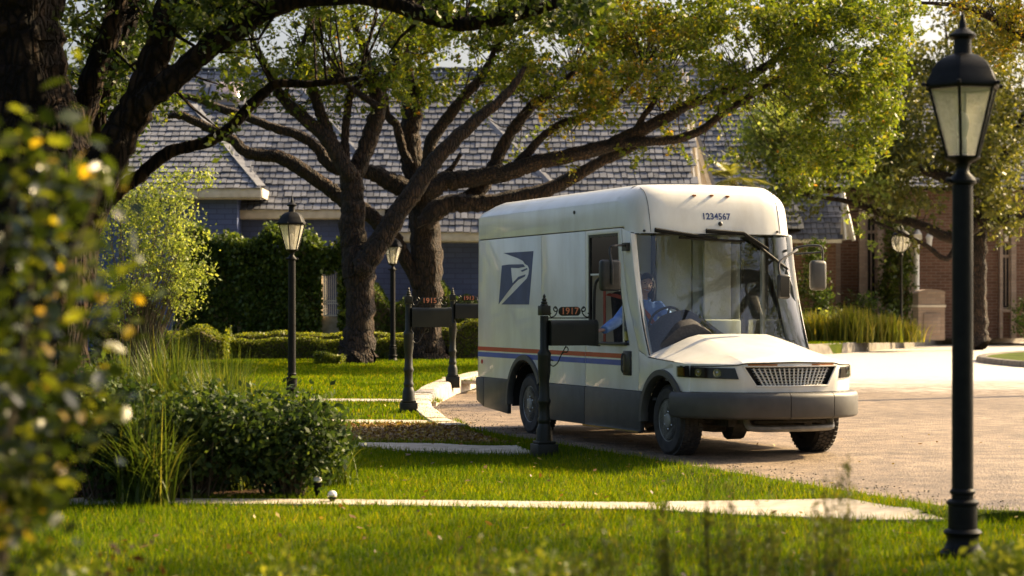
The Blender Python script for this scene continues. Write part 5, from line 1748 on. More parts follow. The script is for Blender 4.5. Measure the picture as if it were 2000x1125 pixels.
def head_shape(b):
    def f(a, c):
        th = math.pi * c; ph = 2 * math.pi * a
        x, y, z = math.sin(th) * math.sin(ph), math.cos(th), math.sin(th) * math.cos(ph)
        w = 0.078; dpt = 0.098
        if y < 0: w *= 1 - 0.36 * (-y) ** 1.6
        X, Yy, Z = x * w, y * 0.118, z * dpt
        if y < -0.2 and z < 0: Z *= 1 - 0.5 * (-y - 0.2)
        if z > 0:
            Z *= 1 - 0.10 * max(0, y)
            gsn = lambda cx, cy, sx, sy: math.exp(-((X - cx) / sx) ** 2 - ((Yy - cy) / sy) ** 2)
            Z += 0.030 * gsn(0, -0.022, 0.011, 0.018) + 0.012 * gsn(0, 0.005, 0.009, 0.02)
            Z -= 0.014 * (gsn(-0.031, 0.010, 0.017, 0.011) + gsn(0.031, 0.010, 0.017, 0.011))
            Z += 0.008 * gsn(0, -0.058, 0.024, 0.010) + 0.010 * gsn(0, -0.098, 0.018, 0.012)
            Z += 0.006 * (gsn(-0.042, -0.028, 0.018, 0.015) + gsn(0.042, -0.028, 0.018, 0.015))
        return headp(X, Yy, Z)
    b.grid(f, 48, 32)
    for s in (-1, 1):
        c = headp(s * 0.077, -0.005, -0.005)
        b.tube([c - upv * 0.028, c - upv * 0.012 + rgt * s * 0.006, c + upv * 0.012 + rgt * s * 0.010, c + upv * 0.03 + rgt * s * 0.004], [0.008, 0.012, 0.014, 0.008], 8)


def hand(b, wrist, d, nrm, curl_, sgn=1):
    """palm and five unequal bent fingers; d = pointing direction, nrm = back of hand"""
    d = Vector(d).normalized(); nrm = Vector(nrm).normalized(); s = d.cross(nrm).normalized() * sgn
    w = Vector(wrist)
    rs = []
    for t, hw, hh in ((0.0, 0.026, 0.020), (0.03, 0.034, 0.018), (0.06, 0.041, 0.016), (0.09, 0.042, 0.014)):
        c = w + d * t
        rs.append([c + s * hw * math.cos(a) + nrm * hh * math.sin(a) for a in np.linspace(0, 2 * math.pi, 12, False)])
    b.rings(rs)
    for k, (off, L) in enumerate(((-0.030, 0.066), (-0.010, 0.078), (0.010, 0.084), (0.030, 0.074))):
        p = w + d * 0.082 + s * off
        pts = [p]
        dd = d.copy()
        for j, fr in enumerate((0.45, 0.32, 0.23)):
            dd = (dd * math.cos(curl_) - nrm * math.sin(curl_)).normalized() if j else (dd * math.cos(curl_ * 0.6) - nrm * math.sin(curl_ * 0.6)).normalized()
            pts.append(pts[-1] + dd * L * fr)
        b.tube(pts, [0.0098, 0.0092, 0.0085, 0.0065], 8)
    p = w + d * 0.03 + s * 0.028
    t1 = p + (d * 0.7 + s * 0.7 - nrm * 0.2).normalized() * 0.045
    t2 = t1 + (d * 0.9 + s * 0.2 - nrm * 0.35).normalized() * 0.034
    b.tube([p, t1, t2], [0.0125, 0.0110, 0.0075], 8)


SHR, SHL = (-1.645, 0.285, 1.565), (-1.665, 0.665, 1.575)
ELR, WRR = (-1.46, 0.05, 1.405), (-1.285, -0.165, 1.325)
ELL, WRL = (-1.46, 0.80, 1.36), (-1.19, 0.715, 1.485)
TORSO = [((-1.79, 0.52, 1.04), 0.12, 0.17), ((-1.78, 0.52, 1.12), 0.125, 0.175), ((-1.765, 0.51, 1.24), 0.105, 0.15), ((-1.735, 0.495, 1.36), 0.11, 0.155), ((-1.70, 0.48, 1.48), 0.115, 0.175), ((-1.675, 0.475, 1.57), 0.095, 0.185), ((-1.655, 0.47, 1.625), 0.065, 0.12), ((-1.64, 0.465, 1.655), 0.052, 0.06)]


def torso(b, k=0.0, lo=0):
    b.rings([ering(c, ru + k, rv + k) for c, ru, rv in TORSO[lo:]])


def arm(b, sh, el, wr, k=0.0, end=None):
    sh, el, wr = Vector(sh), Vector(el), Vector(wr)
    inn = sh + (Vector((-1.68, 0.475, 1.55)) - sh) * 0.45
    e2 = wr if end is None else el.lerp(wr, end)
    pts = [inn, sh, sh.lerp(el, 0.35), sh.lerp(el, 0.75), el, el.lerp(e2, 0.35), el.lerp(e2, 0.7), e2]
    b.tube(pts, [0.062 + k, 0.062 + k, 0.054 + k, 0.046 + k, 0.044 + k, 0.043 + k, 0.036 + k, 0.029 + k], 12)


b = MB()
torso(b)
b.tube([(-1.655, 0.47, 1.60), (-1.635, 0.463, 1.69), (-1.605, 0.455, 1.78)], [0.056, 0.050, 0.050], 12)
head_shape(b)
arm(b, SHR, ELR, WRR); arm(b, SHL, ELL, WRL)
hand(b, WRR, (0.05, -0.95, -0.18), (0.25, -0.1, 0.95), 0.28, 1)
hand(b, WRL, (0.75, -0.42, 0.40), (0.2, 0.5, 0.85), 0.75, -1)
for s in (-1, 1):
    v0 = 0.52 + s * 0.095
    b.tube([(-1.80, v0, 1.10), (-1.60, v0, 1.135), (-1.34, v0 - 0.01, 1.14), (-1.24, v0 - 0.01, 1.10), (-1.20, v0 - 0.01, 0.95), (-1.14, v0, 0.70), (-1.13, v0, 0.655)], [0.085, 0.085, 0.062, 0.060, 0.056, 0.042, 0.04], 12)
    b.tube([(-1.17, v0, 0.64), (-1.08, v0, 0.635), (-0.98, v0, 0.63)], [0.038, 0.038, 0.028], 10)
to_world(b)
body = b.build('body', M['skin'], person, smooth=True)
rm = body.modifiers.new('fuse', 'REMESH')
rm.mode = 'VOXEL'; rm.voxel_size = 0.0075
bpy.context.view_layer.update()
me2 = bpy.data.meshes.new_from_object(body.evaluated_get(bpy.context.evaluated_depsgraph_get()))
body.modifiers.clear()
body.data = me2
bm = bmesh.new(); bm.from_mesh(me2)
for _ in range(2):
    bmesh.ops.smooth_vert(bm, verts=bm.verts, factor=0.4, use_axis_x=True, use_axis_y=True, use_axis_z=True)
for k in ('skin', 'eye', 'lip', 'teeth', 'hair', 'black'):
    if k == 'skin': continue
me2.materials.clear()
for k in ('skin', 'eye', 'lip', 'teeth', 'hair', 'black'): me2.materials.append(M[k])
HW = tw(*HC)
def dirw(d): return (tw(*(HC + d)) - HW).normalized()
rw_, uw_, fw_ = dirw(rgt), dirw(upv), dirw(fwd)
for f in bm.faces:
    f.smooth = True
    q = f.calc_center_median() + PB - HW
    x, y, z = q.dot(rw_), q.dot(uw_), q.dot(fw_)
    if abs(y) < 0.13 and abs(x) < 0.09 and z > 0.03:
        if (abs(abs(x) - 0.030) / 0.009) ** 2 + ((y - 0.010) / 0.0042) ** 2 < 1: f.material_index = 1
        elif (abs(abs(x) - 0.031) / 0.019) ** 2 + ((y - 0.030 + 4 * (abs(x) - 0.031) ** 2) / 0.003) ** 2 < 1: f.material_index = 4
        else:
            m = y + 0.056 - 7.0 * x * x
            if abs(x) < 0.029 and abs(m) < 0.006: f.material_index = 3
            elif abs(x) < 0.033 and abs(m) < 0.013: f.material_index = 2
    if (f.calc_center_median() + PB).z < 0.08 + 0.70 * TS: f.material_index = 5
bm.to_mesh(me2); bm.free()
# shirt: torso and sleeves, fused, open at collar, hem and cuffs
b = MB()
torso(b, 0.016)
arm(b, SHR, ELR, WRR, 0.019, 1.08); arm(b, SHL, ELL, WRL, 0.017, 0.9)
for sh, el, wr in ((SHR, ELR, WRR), (SHL, ELL, WRL)):     # sleeve folds
    sh, el, wr = Vector(sh), Vector(el), Vector(wr)
    for k in range(7):
        c = (sh.lerp(el, 0.2 + 0.2 * k) if k < 4 else el.lerp(wr, 0.1 + 0.2 * (k - 4)))
        d = (el - sh if k < 4 else wr - el).normalized()
        x = d.orthogonal().normalized(); y = d.cross(x)
        rr = 0.068 - 0.004 * k
        tl = random.uniform(-0.5, 0.5)
        b.tube([c + (x * math.cos(a) + y * math.sin(a)) * rr * 0.92 + d * 0.03 * math.sin(a + tl * 6) for a in np.linspace(0, 4.5, 9)], [0.004] + [0.010] * 7 + [0.004], 6)
for k in range(9):                                          # collar
    pass
b.tube([(-1.64 + 0.070 * math.cos(a), 0.465 + 0.075 * math.sin(a), 1.665 - 0.02 * math.cos(a)) for a in np.linspace(0.35, 2 * math.pi - 0.35, 16)], 0.016, 8)
to_world(b)
shirt = b.build('shirt', M['shirt'], person, smooth=True)
rm = shirt.modifiers.new('fuse', 'REMESH'); rm.mode = 'VOXEL'; rm.voxel_size = 0.009
bpy.context.view_layer.update()
me3 = bpy.data.meshes.new_from_object(shirt.evaluated_get(bpy.context.evaluated_depsgraph_get()))
shirt.modifiers.clear(); shirt.data = me3
bm = bmesh.new(); bm.from_mesh(me3)
bmesh.ops.smooth_vert(bm, verts=bm.verts, factor=0.5, use_axis_x=True, use_axis_y=True, use_axis_z=True)
for f in bm.faces: f.smooth = True
bm.to_mesh(me3); bm.free()
me3.materials.clear(); me3.materials.append(M['shirt'])
b = MB()
for s in (-1, 1):
    v0 = 0.52 + s * 0.095
    b.tube([(-1.80, v0, 1.10), (-1.60, v0, 1.135), (-1.34, v0 - 0.01, 1.14), (-1.24, v0 - 0.01, 1.10), (-1.20, v0 - 0.01, 0.95), (-1.14, v0, 0.70)], [0.10, 0.098, 0.078, 0.076, 0.07, 0.062], 12)
b.rings([ering(c, ru + 0.02, rv + 0.02) for c, ru, rv in TORSO[:2]] + [ering((-1.772, 0.515, 1.18), 0.118, 0.165)])
to_world(b).build('trousers', M['navycloth'], person, smooth=True)
# hair
b = MB()
def hairf(a, c):
    th = math.pi * (0.02 + 0.72 * c); ph = 0.95 + (2 * math.pi - 1.9) * a
    k = 1.0 if c > 0.25 else 1.0
    x, y, z = math.sin(th) * math.sin(ph), math.cos(th), math.sin(th) * math.cos(ph)
    wob = 1 + 0.03 * math.sin(ph * 9 + th * 4)
    return headp(x * 0.094 * wob, y * 0.134, z * 0.112 * wob - 0.004)
b.grid(hairf, 40, 18)
def fringe(a, c):
    th = math.pi * (0.02 + 0.30 * c * (0.8 + 0.35 * abs(2 * a - 1) + 0.1)); ph = -0.98 + 1.96 * a
    x, y, z = math.sin(th) * math.sin(ph), math.cos(th), math.sin(th) * math.cos(ph)
    return headp(x * 0.094, y * 0.134, z * 0.113 - 0.004)
b.grid(fringe, 14, 10)
for s in (-1, 1):
    for k in range(6):
        x = s * (0.074 + 0.006 * (k % 3)); z = -0.075 + 0.014 * k
        b.tube([headp(x * 0.95, 0.05, z), headp(x * 1.15, -0.02, z - 0.005), headp(x * 1.18, -0.10, z - 0.012), headp(x * 1.12 + random.uniform(-0.01, 0.01), -0.17, z - 0.02), headp(x * 0.95, -0.22 - 0.01 * (k % 3), z - 0.02)], [0.014, 0.020, 0.022, 0.019, 0.006], 7)
for k in range(7):
    x = -0.07 + 0.14 * k / 6
    b.tube([headp(x, 0.02, -0.095), headp(x * 1.1, -0.08, -0.10), headp(x * 1.1, -0.16, -0.095), headp(x, -0.24, -0.085)], [0.02, 0.024, 0.022, 0.006], 7)
to_world(b).build('hair', M['hair'], person, smooth=True, angle=70)
# badge on the sleeve
c_ = Vector(SHL).lerp(Vector(ELL), 0.35)
# ------------------------------------------------------------------ trees
class Tree:
    def __init__(self, name, label, cat, base, leafmat, group=None, bark='bark'):
        self.base = Vector(base)
        self.root = empty(name, base, 0, label, cat, group)
        self.samples = []            # limb sample points for twigs
        self.twig = MB()
        self.clusters = []           # (center, radius, count)
        self.mat = leafmat
        self.bark = bark

    def limb(self, pts, Y=None, name='limb', n=12, sub=6, wob=0.03):
        """pts: (px, py, width_px[, Y]); widths in photo pixels"""
        q = []
        for p in pts:
            y = p[3] if len(p) > 3 else Y
            x, yy, z = P(p[0], p[1], y)
            q.append((x, yy, z, p[2] / 2 / F * y))
        sp = spline(q, sub)
        path = [Vector(s[:3]) - self.base for s in sp]
        rad = [max(0.006, s[3] * (1 + random.uniform(-wob, wob) * 2)) for s in sp]
        path = [p + Vector((random.uniform(-1, 1), random.uniform(-1, 1), random.uniform(-1, 1))) * r * 0.10 for p, r in zip(path, rad)]
        mbt = MB().tube(path, rad, n)
        ph = random.uniform(0, 6)
        for i_, (c_, r_) in enumerate(zip(path, rad)):
            for j_ in range(n):
                k_ = i_ * n + j_
                d_ = Vector(mbt.v[k_]) - c_
                f_ = 1 + 0.07 * math.sin(j_ * 2.4 + ph + 0.5 * math.sin(i_ * 0.6)) + random.uniform(-0.05, 0.05)
                mbt.v[k_] = tuple(c_ + d_ * f_)
        mbt.build(name, M[self.bark], self.root, smooth=True, angle=80)
        for p, r in zip(path, rad): self.samples.append((p + self.base, r))
        return sp

    def sprout(self, sp, frac0, n, length, droop=0.2, spread=1.0, leaf=(0.45, 60), sub=3):
        """twigs leaving the outer part of a limb, each ending in leaf clusters"""
        i0 = int(len(sp) * frac0)
        for _ in range(n):
            s = sp[random.randint(i0, len(sp) - 1)]
            p = Vector(s[:3])
            d = Vector((random.gauss(0, 1), random.gauss(0, 1), random.gauss(0.35, 0.8))).normalized() * spread
            self.twigto(p, p + d * length * random.uniform(0.4, 1.2), leaf, r0=0.018)

    def twigto(self, a, b, leaf=(0.4, 50), r0=0.012, cluster=True):
        a, b = Vector(a), Vector(b)
        L = (b - a).length
        mid = a.lerp(b, 0.5) + Vector((random.gauss(0, 1), random.gauss(0, 1), random.gauss(0.4, 1))) * L * 0.10
        self.twig.tube([a - self.base, mid - self.base, b - self.base], [r0, r0 * 0.7, r0 * 0.25], 4, cap=False)
        if cluster: self.clusters.append((b, leaf[0], leaf[1]))

    def fill(self, px, py, rx, ry, Y, dY, n, leaf=(0.30, 62), maxlen=2.2, twigs=0.6):
        """leaf clusters spread through an ellipsoid given by its outline in the photo and its depth"""
        pts = np.array([list(s[0]) for s in self.samples]) if self.samples else None
        for _ in range(n):
            while True:
                a, b, c = random.uniform(-1, 1), random.uniform(-1, 1), random.uniform(-1, 1)
                if a * a + b * b + c * c < 1: break
            y = Y + c * dY
            q = Vector(P(px + a * rx, py + b * ry, y))
            sc = 60.0 / y
            gp = math.sin(q.x * 2.3 * sc + 1.3) + math.sin(q.z * 2.9 * sc + q.y * 0.7) + math.sin((q.x - q.z) * 1.7 * sc + q.y)
            if gp < -0.35: continue
            if y > 40 and (((q.x - PX(705, y)) / PX(1045, y)) ** 2 + ((q.z - PZ(100, y)) / (38 / F * y)) ** 2 < 1 or ((q.x - PX(620, y)) / PX(1028, y)) ** 2 + ((q.z - PZ(100, y)) / (22 / F * y)) ** 2 < 1): continue
            if pts is not None and random.random() < twigs:
                d = np.linalg.norm(pts - np.array(q), axis=1)
                k = int(np.argmin(d))
                if 0.15 < d[k] < maxlen: self.twigto(pts[k], q, leaf, cluster=False)
            self.clusters.append((q, leaf[0], leaf[1]))

    def finish(self, size, aspect=0.5, up=0.4, mat2=None, split=None):
        if self.twig.f:
            o = self.twig.build('twig_work', M[self.bark], self.root); o['kind'] = 'stuff'
        groups = {}
        for c, r, n in self.clusters:
            key = (mat2 if (split and split(c)) else self.mat)
            groups.setdefault(key, []).append((c, r, n))
        for key, cl in groups.items():
            cs = []
            for c, r, n in cl:
                ns = max(3, n // 11)
                dr = unit(rng.normal(size=(ns, 3)) * np.array([1, 1, 0.8]))
                pick = rng.integers(0, ns, n)
                k = dr[pick] * (r * 1.25 * rng.uniform(0.05, 1.0, (n, 1)) ** 0.8) + rng.normal(size=(n, 3)) * r * 0.16
                k[:, 2] -= 0.12 * r * rng.uniform(0, 1, n)
                cs.append(k + np.array(c - self.base))
            cs = np.concatenate(cs)
            np_mesh('crown', leaf_quads(cs, size, aspect, up), 4, M[key], self.root)


ZA = zland(PX(697, 47), 47)
# --- left oak of the pair
A = Tree('oak_tree', 'forked oak with dark trunk standing left of its twin', 'tree', (PX(697, 47), 47, ZA), 'leaf_oak', 'twin oaks before the blue house')
YA = 47.0
A.limb([(698, 712, 100), (699, 690, 72), (702, 640, 57), (704, 570, 55), (703, 520, 62), (701, 490, 54)], YA, 'trunk', 14, 6)
sp1 = A.limb([(697, 520, 52), (690, 460, 50), (689, 400, 46), (688, 365, 43), (682, 335, 38)], YA, 'limb', 12)
A.limb([(708, 525, 46), (728, 495, 46), (760, 445, 42), (796, 390, 37), (826, 348, 36), (852, 312, 33), (890, 272, 29), (934, 231, 24), (972, 201, 20), (1005, 165, 15), (1025, 130, 9)], 46.6)
a1 = A.limb([(683, 340, 34), (662, 305, 32), (632, 264, 28), (594, 231, 25), (560, 200, 22), (540, 172, 18), (520, 130, 14), (500, 90, 9)], 46.7)
a2 = A.limb([(690, 345, 36), (703, 318, 36), (724, 262, 34), (738, 212, 32), (735, 180, 30), (722, 140, 24), (712, 100, 18), (690, 40, 12)], 47.2)
a3 = A.limb([(680, 330, 16), (675, 300, 17), (674, 268, 17), (678, 224, 16), (684, 186, 15), (705, 165, 13), (740, 140, 10)], 47)
a4 = A.limb([(650, 285, 22), (638, 255, 24), (626, 222, 22), (612, 178, 20), (596, 142, 17), (586, 110, 12), (600, 60, 8)], 46.8)
a5 = A.limb([(735, 190, 22), (760, 150, 18), (790, 100, 14), (810, 50, 9)], 47.3)
a6 = A.limb([(722, 140, 14), (690, 128, 12), (650, 150, 10), (600, 160, 8)], 46.6)
a7 = A.limb([(740, 210, 14), (712, 190, 12), (690, 175, 10), (660, 150, 8), (640, 110, 6)], 46.5)
for s in (a1, a2, a4, a5, a6, a7): A.sprout(s, 0.5, 16, 1.0, leaf=(0.35, 50))
for args in ((470, 120, 50, 70, 46.5, 2, 26), (560, 60, 80, 60, 46.5, 2.5, 40), (600, 130, 60, 40, 46.5, 2, 12), (660, 40, 80, 40, 46.5, 2.5, 34), (760, 60, 50, 50, 47, 2, 32),
             (650, -80, 220, 70, 47, 3, 70), (560, -220, 260, 100, 48, 3, 50), (520, 190, 40, 25, 46, 1, 5), (760, 170, 40, 60, 46, 1.5, 26), (440, 40, 60, 50, 46, 2, 24)):
    A.fill(*args)
A.finish(0.105, 0.55)

# --- right oak of the pair
YB = 50.0
B = Tree('oak_tree', 'broad oak with thick trunk and long limbs reaching over the truck', 'tree', (PX(835, YB), YB, zland(PX(835, YB), YB)), 'leaf_oak', 'twin oaks before the blue house')
B.limb([(836, 712, 100), (836, 685, 74), (835, 640, 58), (836, 560, 58), (834, 480, 62), (828, 410, 60), (824, 370, 58), (822, 345, 50)], YB, 'trunk', 14, 6)
b1 = B.limb([(820, 360, 44), (806, 318, 44), (800, 262, 42), (806, 210, 40), (797, 168, 34), (786, 112, 26), (770, 50, 18)], YB)
b2 = B.limb([(800, 320, 18), (786, 290, 19), (775, 247, 18), (756, 224, 16), (752, 195, 14), (745, 150, 10)], YB - 0.5)
b4 = B.limb([(834, 335, 24), (843, 276, 25), (875, 231, 23), (912, 183, 20), (942, 149, 16), (965, 100, 11)], YB - 0.6)
b5 = B.limb([(835, 372, 40), (868, 355, 36), (897, 351, 35), (953, 343, 34), (1000, 334, 32), (1040, 319, 30), (1100, 306, 28), (1180, 287, 27), (1232, 264, 26), (1300, 230, 22), (1340, 206, 20), (1400, 184, 18), (1460, 152, 16), (1520, 112, 14), (1560, 70, 9)], YB - 1.2)
b5b = B.limb([(1190, 284, 16), (1225, 279, 18), (1272, 277, 18), (1320, 272, 17), (1368, 256, 16), (1408, 224, 14), (1460, 192, 13), (1512, 156, 11), (1575, 120, 8)], YB - 1.3)
b6 = B.limb([(828, 440, 40), (850, 412, 40), (880, 398, 38), (920, 398, 36), (960, 395, 34), (1020, 384, 32), (1080, 367, 29), (1124, 344, 26), (1180, 312, 23), (1232, 289, 20), (1262, 268, 16)], YB - 1.0)
b7 = B.limb([(885, 398, 26), (928, 376, 28), (958, 340, 26), (979, 290, 24), (1010, 242, 21), (1040, 206, 19), (1075, 182, 16), (1120, 140, 10)], YB - 0.8)
b8 = B.limb([(990, 338, 16), (1032, 297, 16), (1068, 260, 15), (1100, 240, 14), (1132, 231, 14), (1180, 208, 12), (1220, 172, 10), (1256, 136, 8)], YB - 1.1)
b9 = B.limb([(1240, 258, 12), (1258, 225, 11), (1274, 205, 11), (1298, 158, 9)], YB - 1.2)
b10 = B.limb([(822, 380, 40), (795, 372, 40), (767, 358, 38), (740, 343, 34), (712, 334, 30), (660, 330, 26), (636, 314, 25), (618, 288, 22), (584, 265, 20), (524, 246, 18), (468, 224, 17), (423, 209, 16), (375, 190, 14), (330, 187, 10)], YB - 0.4)
b11 = B.limb([(815, 560, 20), (795, 510, 26), (772, 470, 30), (745, 440, 31), (712, 412, 30), (667, 386, 29), (638, 364, 28), (591, 332, 27), (546, 307, 26), (513, 303, 24), (479, 295, 22), (449, 269, 20), (401, 246, 18), (356, 226, 16), (326, 228, 10)], YB - 0.2)
b12 = B.limb([(846, 352, 14), (880, 330, 10), (900, 300, 8)], YB - 1.0)
for s in (b1, b4, b5, b5b, b7, b8, b9): B.sprout(s, 0.55, 16, 1.1, leaf=(0.36, 55))
for args in ((830, 130, 60, 80, 49.5, 2, 60), (800, 40, 60, 50, 49, 2, 40), (950, 120, 90, 50, 49, 2.5, 60), (900, 60, 80, 50, 49, 2.5, 50), (1050, 130, 70, 60, 49, 2.5, 60), (1010, 40, 90, 50, 49, 3, 60),
             (1160, 110, 90, 90, 48.5, 2.5, 110), (1150, 20, 110, 50, 48.5, 3, 80), (1270, 90, 80, 100, 48.5, 2.5, 120), (1330, 10, 120, 60, 48.5, 3, 90), (1400, 100, 80, 60, 48.5, 2.5, 80),
             (1480, 60, 90, 80, 48.5, 3, 110), (1100, 200, 60, 25, 48.5, 1.5, 12), (1180, 215, 50, 25, 48.5, 1.5, 14), (1290, 200, 50, 20, 48.5, 1.5, 8), (1430, 180, 90, 30, 48.5, 2, 22), (1540, 330, 25, 20, 48, 1, 8), (1600, 370, 40, 20, 48, 1, 10),
             (1240, 300, 10, 15, 48.5, 0.5, 2), (330, 205, 30, 30, 49, 1, 10), (470, 250, 50, 20, 49, 1, 6), (380, 250, 50, 20, 49, 1, 7),
             (1620, 120, 90, 110, 48, 2.5, 200), (1700, 180, 70, 110, 48, 2.5, 170), (1580, 240, 50, 60, 48, 2, 50), (1640, 300, 60, 50, 48, 2, 60), (1560, 20, 130, 60, 48, 3, 110), (1720, 40, 100, 70, 48, 3, 120),
             (1000, -120, 300, 100, 49, 4, 110), (1400, -120, 280, 90, 49, 4, 110), (1200, -280, 400, 120, 50, 4, 90)):
    B.fill(*args)
B.finish(0.105, 0.55, mat2='leaf_gold', split=lambda c: PX(1040, c.y) < c.x < PX(1340, c.y) and random.random() < 0.4)

# --- big dark oak at the left
YL = 17.0
L_ = Tree('oak_tree', 'massive dark oak leaning over the lawn behind the leafy bush', 'tree', (PX(70, YL), YL, 0.0), 'leaf_dark', None, 'bark_dark')
L_.limb([(60, 1010, 330), (62, 960, 250), (66, 850, 215), (70, 700, 205), (70, 560, 215), (66, 440, 235), (60, 330, 215), (48, 200, 190), (30, 60, 180), (20, -80, 170), (10, -260, 140)], YL, 'trunk', 18, 6)
l1 = L_.limb([(120, 470, 120), (165, 395, 100), (205, 325, 82), (235, 270, 72), (268, 205, 66), (298, 130, 60), (320, 55, 56), (338, -10, 52), (360, -120, 44), (380, -260, 30)], YL - 0.3, n=14)
l2 = L_.limb([(282, 200, 44), (318, 170, 50), (372, 125, 48), (425, 80, 46), (478, 45, 44), (530, 14, 42), (600, -4, 40), (690, -8, 38), (760, 2, 36), (830, 30, 33), (897, 46, 30), (980, 36, 26), (1060, 15, 22), (1130, -8, 18), (1200, -40, 12)], YL - 0.6, n=12)
l3 = L_.limb([(100, 400, 70), (140, 280, 60), (170, 190, 50), (198, 110, 46), (222, 40, 42), (236, -40, 38), (250, -160, 26)], YL + 0.5, n=12)
l4 = L_.limb([(150, 440, 44), (200, 395, 36), (240, 366, 31), (280, 338, 28), (330, 298, 26), (405, 276, 25), (447, 252, 24), (486, 210, 23), (522, 176, 21), (545, 163, 18), (600, 164, 15), (655, 159, 13), (700, 152, 9)], YL + 0.2, n=10)
l5 = L_.limb([(200, 320, 40), (190, 230, 36), (215, 150, 34), (250, 60, 30), (270, -40, 26)], YL + 1.0, n=10)
for s, k in ((l1, 22), (l3, 16), (l5, 12)): L_.sprout(s, 0.55, k, 0.7, leaf=(0.22, 45))
L_.sprout(l2, 0.35, 26, 0.5, leaf=(0.18, 36))
for args in ((200, 120, 60, 90, 18, 1.2, 40), (250, 170, 40, 50, 18.5, 1, 20), (400, 30, 70, 40, 17, 1.2, 44), (370, 90, 30, 30, 17.5, 1, 12), (470, 10, 60, 30, 17, 1, 34), (120, 60, 90, 90, 18, 1.5, 40),
             (600, -40, 160, 40, 17, 1.5, 60), (900, -30, 220, 40, 17, 1.5, 70), (1000, 30, 80, 18, 16.6, 0.6, 20), (1150, 20, 50, 22, 16.2, 0.6, 22), (870, 10, 60, 18, 16.5, 0.6, 16), (240, 290, 30, 40, 18, 0.6, 6),
             (350, 145, 25, 14, 17, 0.5, 5), (430, 190, 20, 10, 17, 0.4, 2), (300, -200, 420, 120, 17.5, 2.5, 150), (800, -160, 350, 80, 17, 2, 90)):
    L_.fill(*args, leaf=(0.22, 44), maxlen=1.4)
# extra unseen crown added above the view to keep the corner in shade
for _ in range(520):
    q = Vector((random.uniform(-9, 2.0), random.uniform(4.0, 22), 0))
    if q.x > -1.5 and q.y < 14: continue
    q.z = max(5.0, 2.2 + 0.16 * q.y) + random.uniform(0.1, 3.0)
    L_.clusters.append((q, 0.55, 46))
for k in range(9):
    a = random.uniform(-1.2, 1.6); rr = random.uniform(3, 7)
    e_ = (PX(40, YL) + rr * math.cos(a), YL + rr * math.sin(a) * 0.7, 6.5 + random.uniform(0, 1.5))
    s_ = (PX(40, YL), YL, 4.6)
    MB().tube([Vector(s_) - L_.base, Vector(s_).lerp(Vector(e_), 0.5) + Vector((0, 0, 0.5)) - L_.base, Vector(e_) - L_.base], [0.2, 0.12, 0.04], 8).build('limb', M['bark'], L_.root, smooth=True)
L_.finish(0.062, 0.5, mat2='leaf_lime', split=lambda c: c.x > PX(560, c.y) and c.z < PZ(40, c.y) and False)

# --- tree on the right before the brick house
YT = 76.0
T3 = Tree('shade_tree', 'olive green spreading tree before the brick house', 'tree', (PX(1908, YT), YT, zlawn(YT)), 'leaf_olive')
T3.limb([(1908, 672, 60), (1908, 650, 42), (1910, 580, 36), (1908, 500, 36), (1912, 430, 38), (1905, 380, 34)], YT, 'trunk', 12)
t1 = T3.limb([(1906, 440, 26), (1860, 465, 22), (1800, 440, 18), (1740, 425, 15), (1690, 405, 12), (1640, 390, 9), (1580, 385, 6)], YT - 1)
t2 = T3.limb([(1905, 400, 26), (1850, 350, 22), (1790, 330, 18), (1720, 320, 14), (1650, 330, 9)], YT - 0.5)
t3 = T3.limb([(1908, 390, 28), (1890, 300, 24), (1860, 210, 18), (1820, 120, 12)], YT)
t4 = T3.limb([(1912, 400, 26), (1950, 340, 22), (1985, 260, 18), (2030, 180, 12)], YT)
t5 = T3.limb([(1912, 450, 22), (1960, 430, 18), (2010, 420, 14), (2080, 400, 10)], YT)
t6 = T3.limb([(1880, 455, 14), (1850, 505, 11), (1810, 480, 9), (1760, 455, 7), (1700, 430, 5)], YT - 1.5)
for s in (t1, t2, t3, t4, t5): T3.sprout(s, 0.3, 16, 2.0, leaf=(0.6, 46))
for args in ((1530, 330, 50, 40, 75, 2, 40), (1600, 320, 90, 45, 75, 3, 80), (1700, 330, 90, 42, 75, 3, 80), (1800, 310, 100, 80, 76, 3, 110), (1950, 300, 90, 100, 76, 3, 120), (1850, 180, 110, 100, 77, 4, 130),
             (1970, 120, 100, 110, 77, 4, 120), (1700, 270, 90, 60, 76, 3, 60), (1960, 410, 60, 40, 76, 2, 40), (1760, 385, 90, 22, 75, 2, 18), (1950, 0, 130, 80, 78, 4, 70), (1850, -150, 200, 100, 78, 5, 60), (1520, 260, 40, 50, 75, 1.5, 40), (1640, 280, 70, 60, 75, 2, 80), (1540, 370, 40, 25, 75, 2, 16), (1490, 230, 25, 25, 75, 1, 14), (1470, 310, 30, 60, 75, 1.5, 30)):
    T3.fill(*args, leaf=(0.75, 60), maxlen=3.0, twigs=0.4)
T3.finish(0.19, 0.5, mat2='leaf_lime', split=lambda c: c.x < PX(1720, c.y) and random.random() < 0.7)

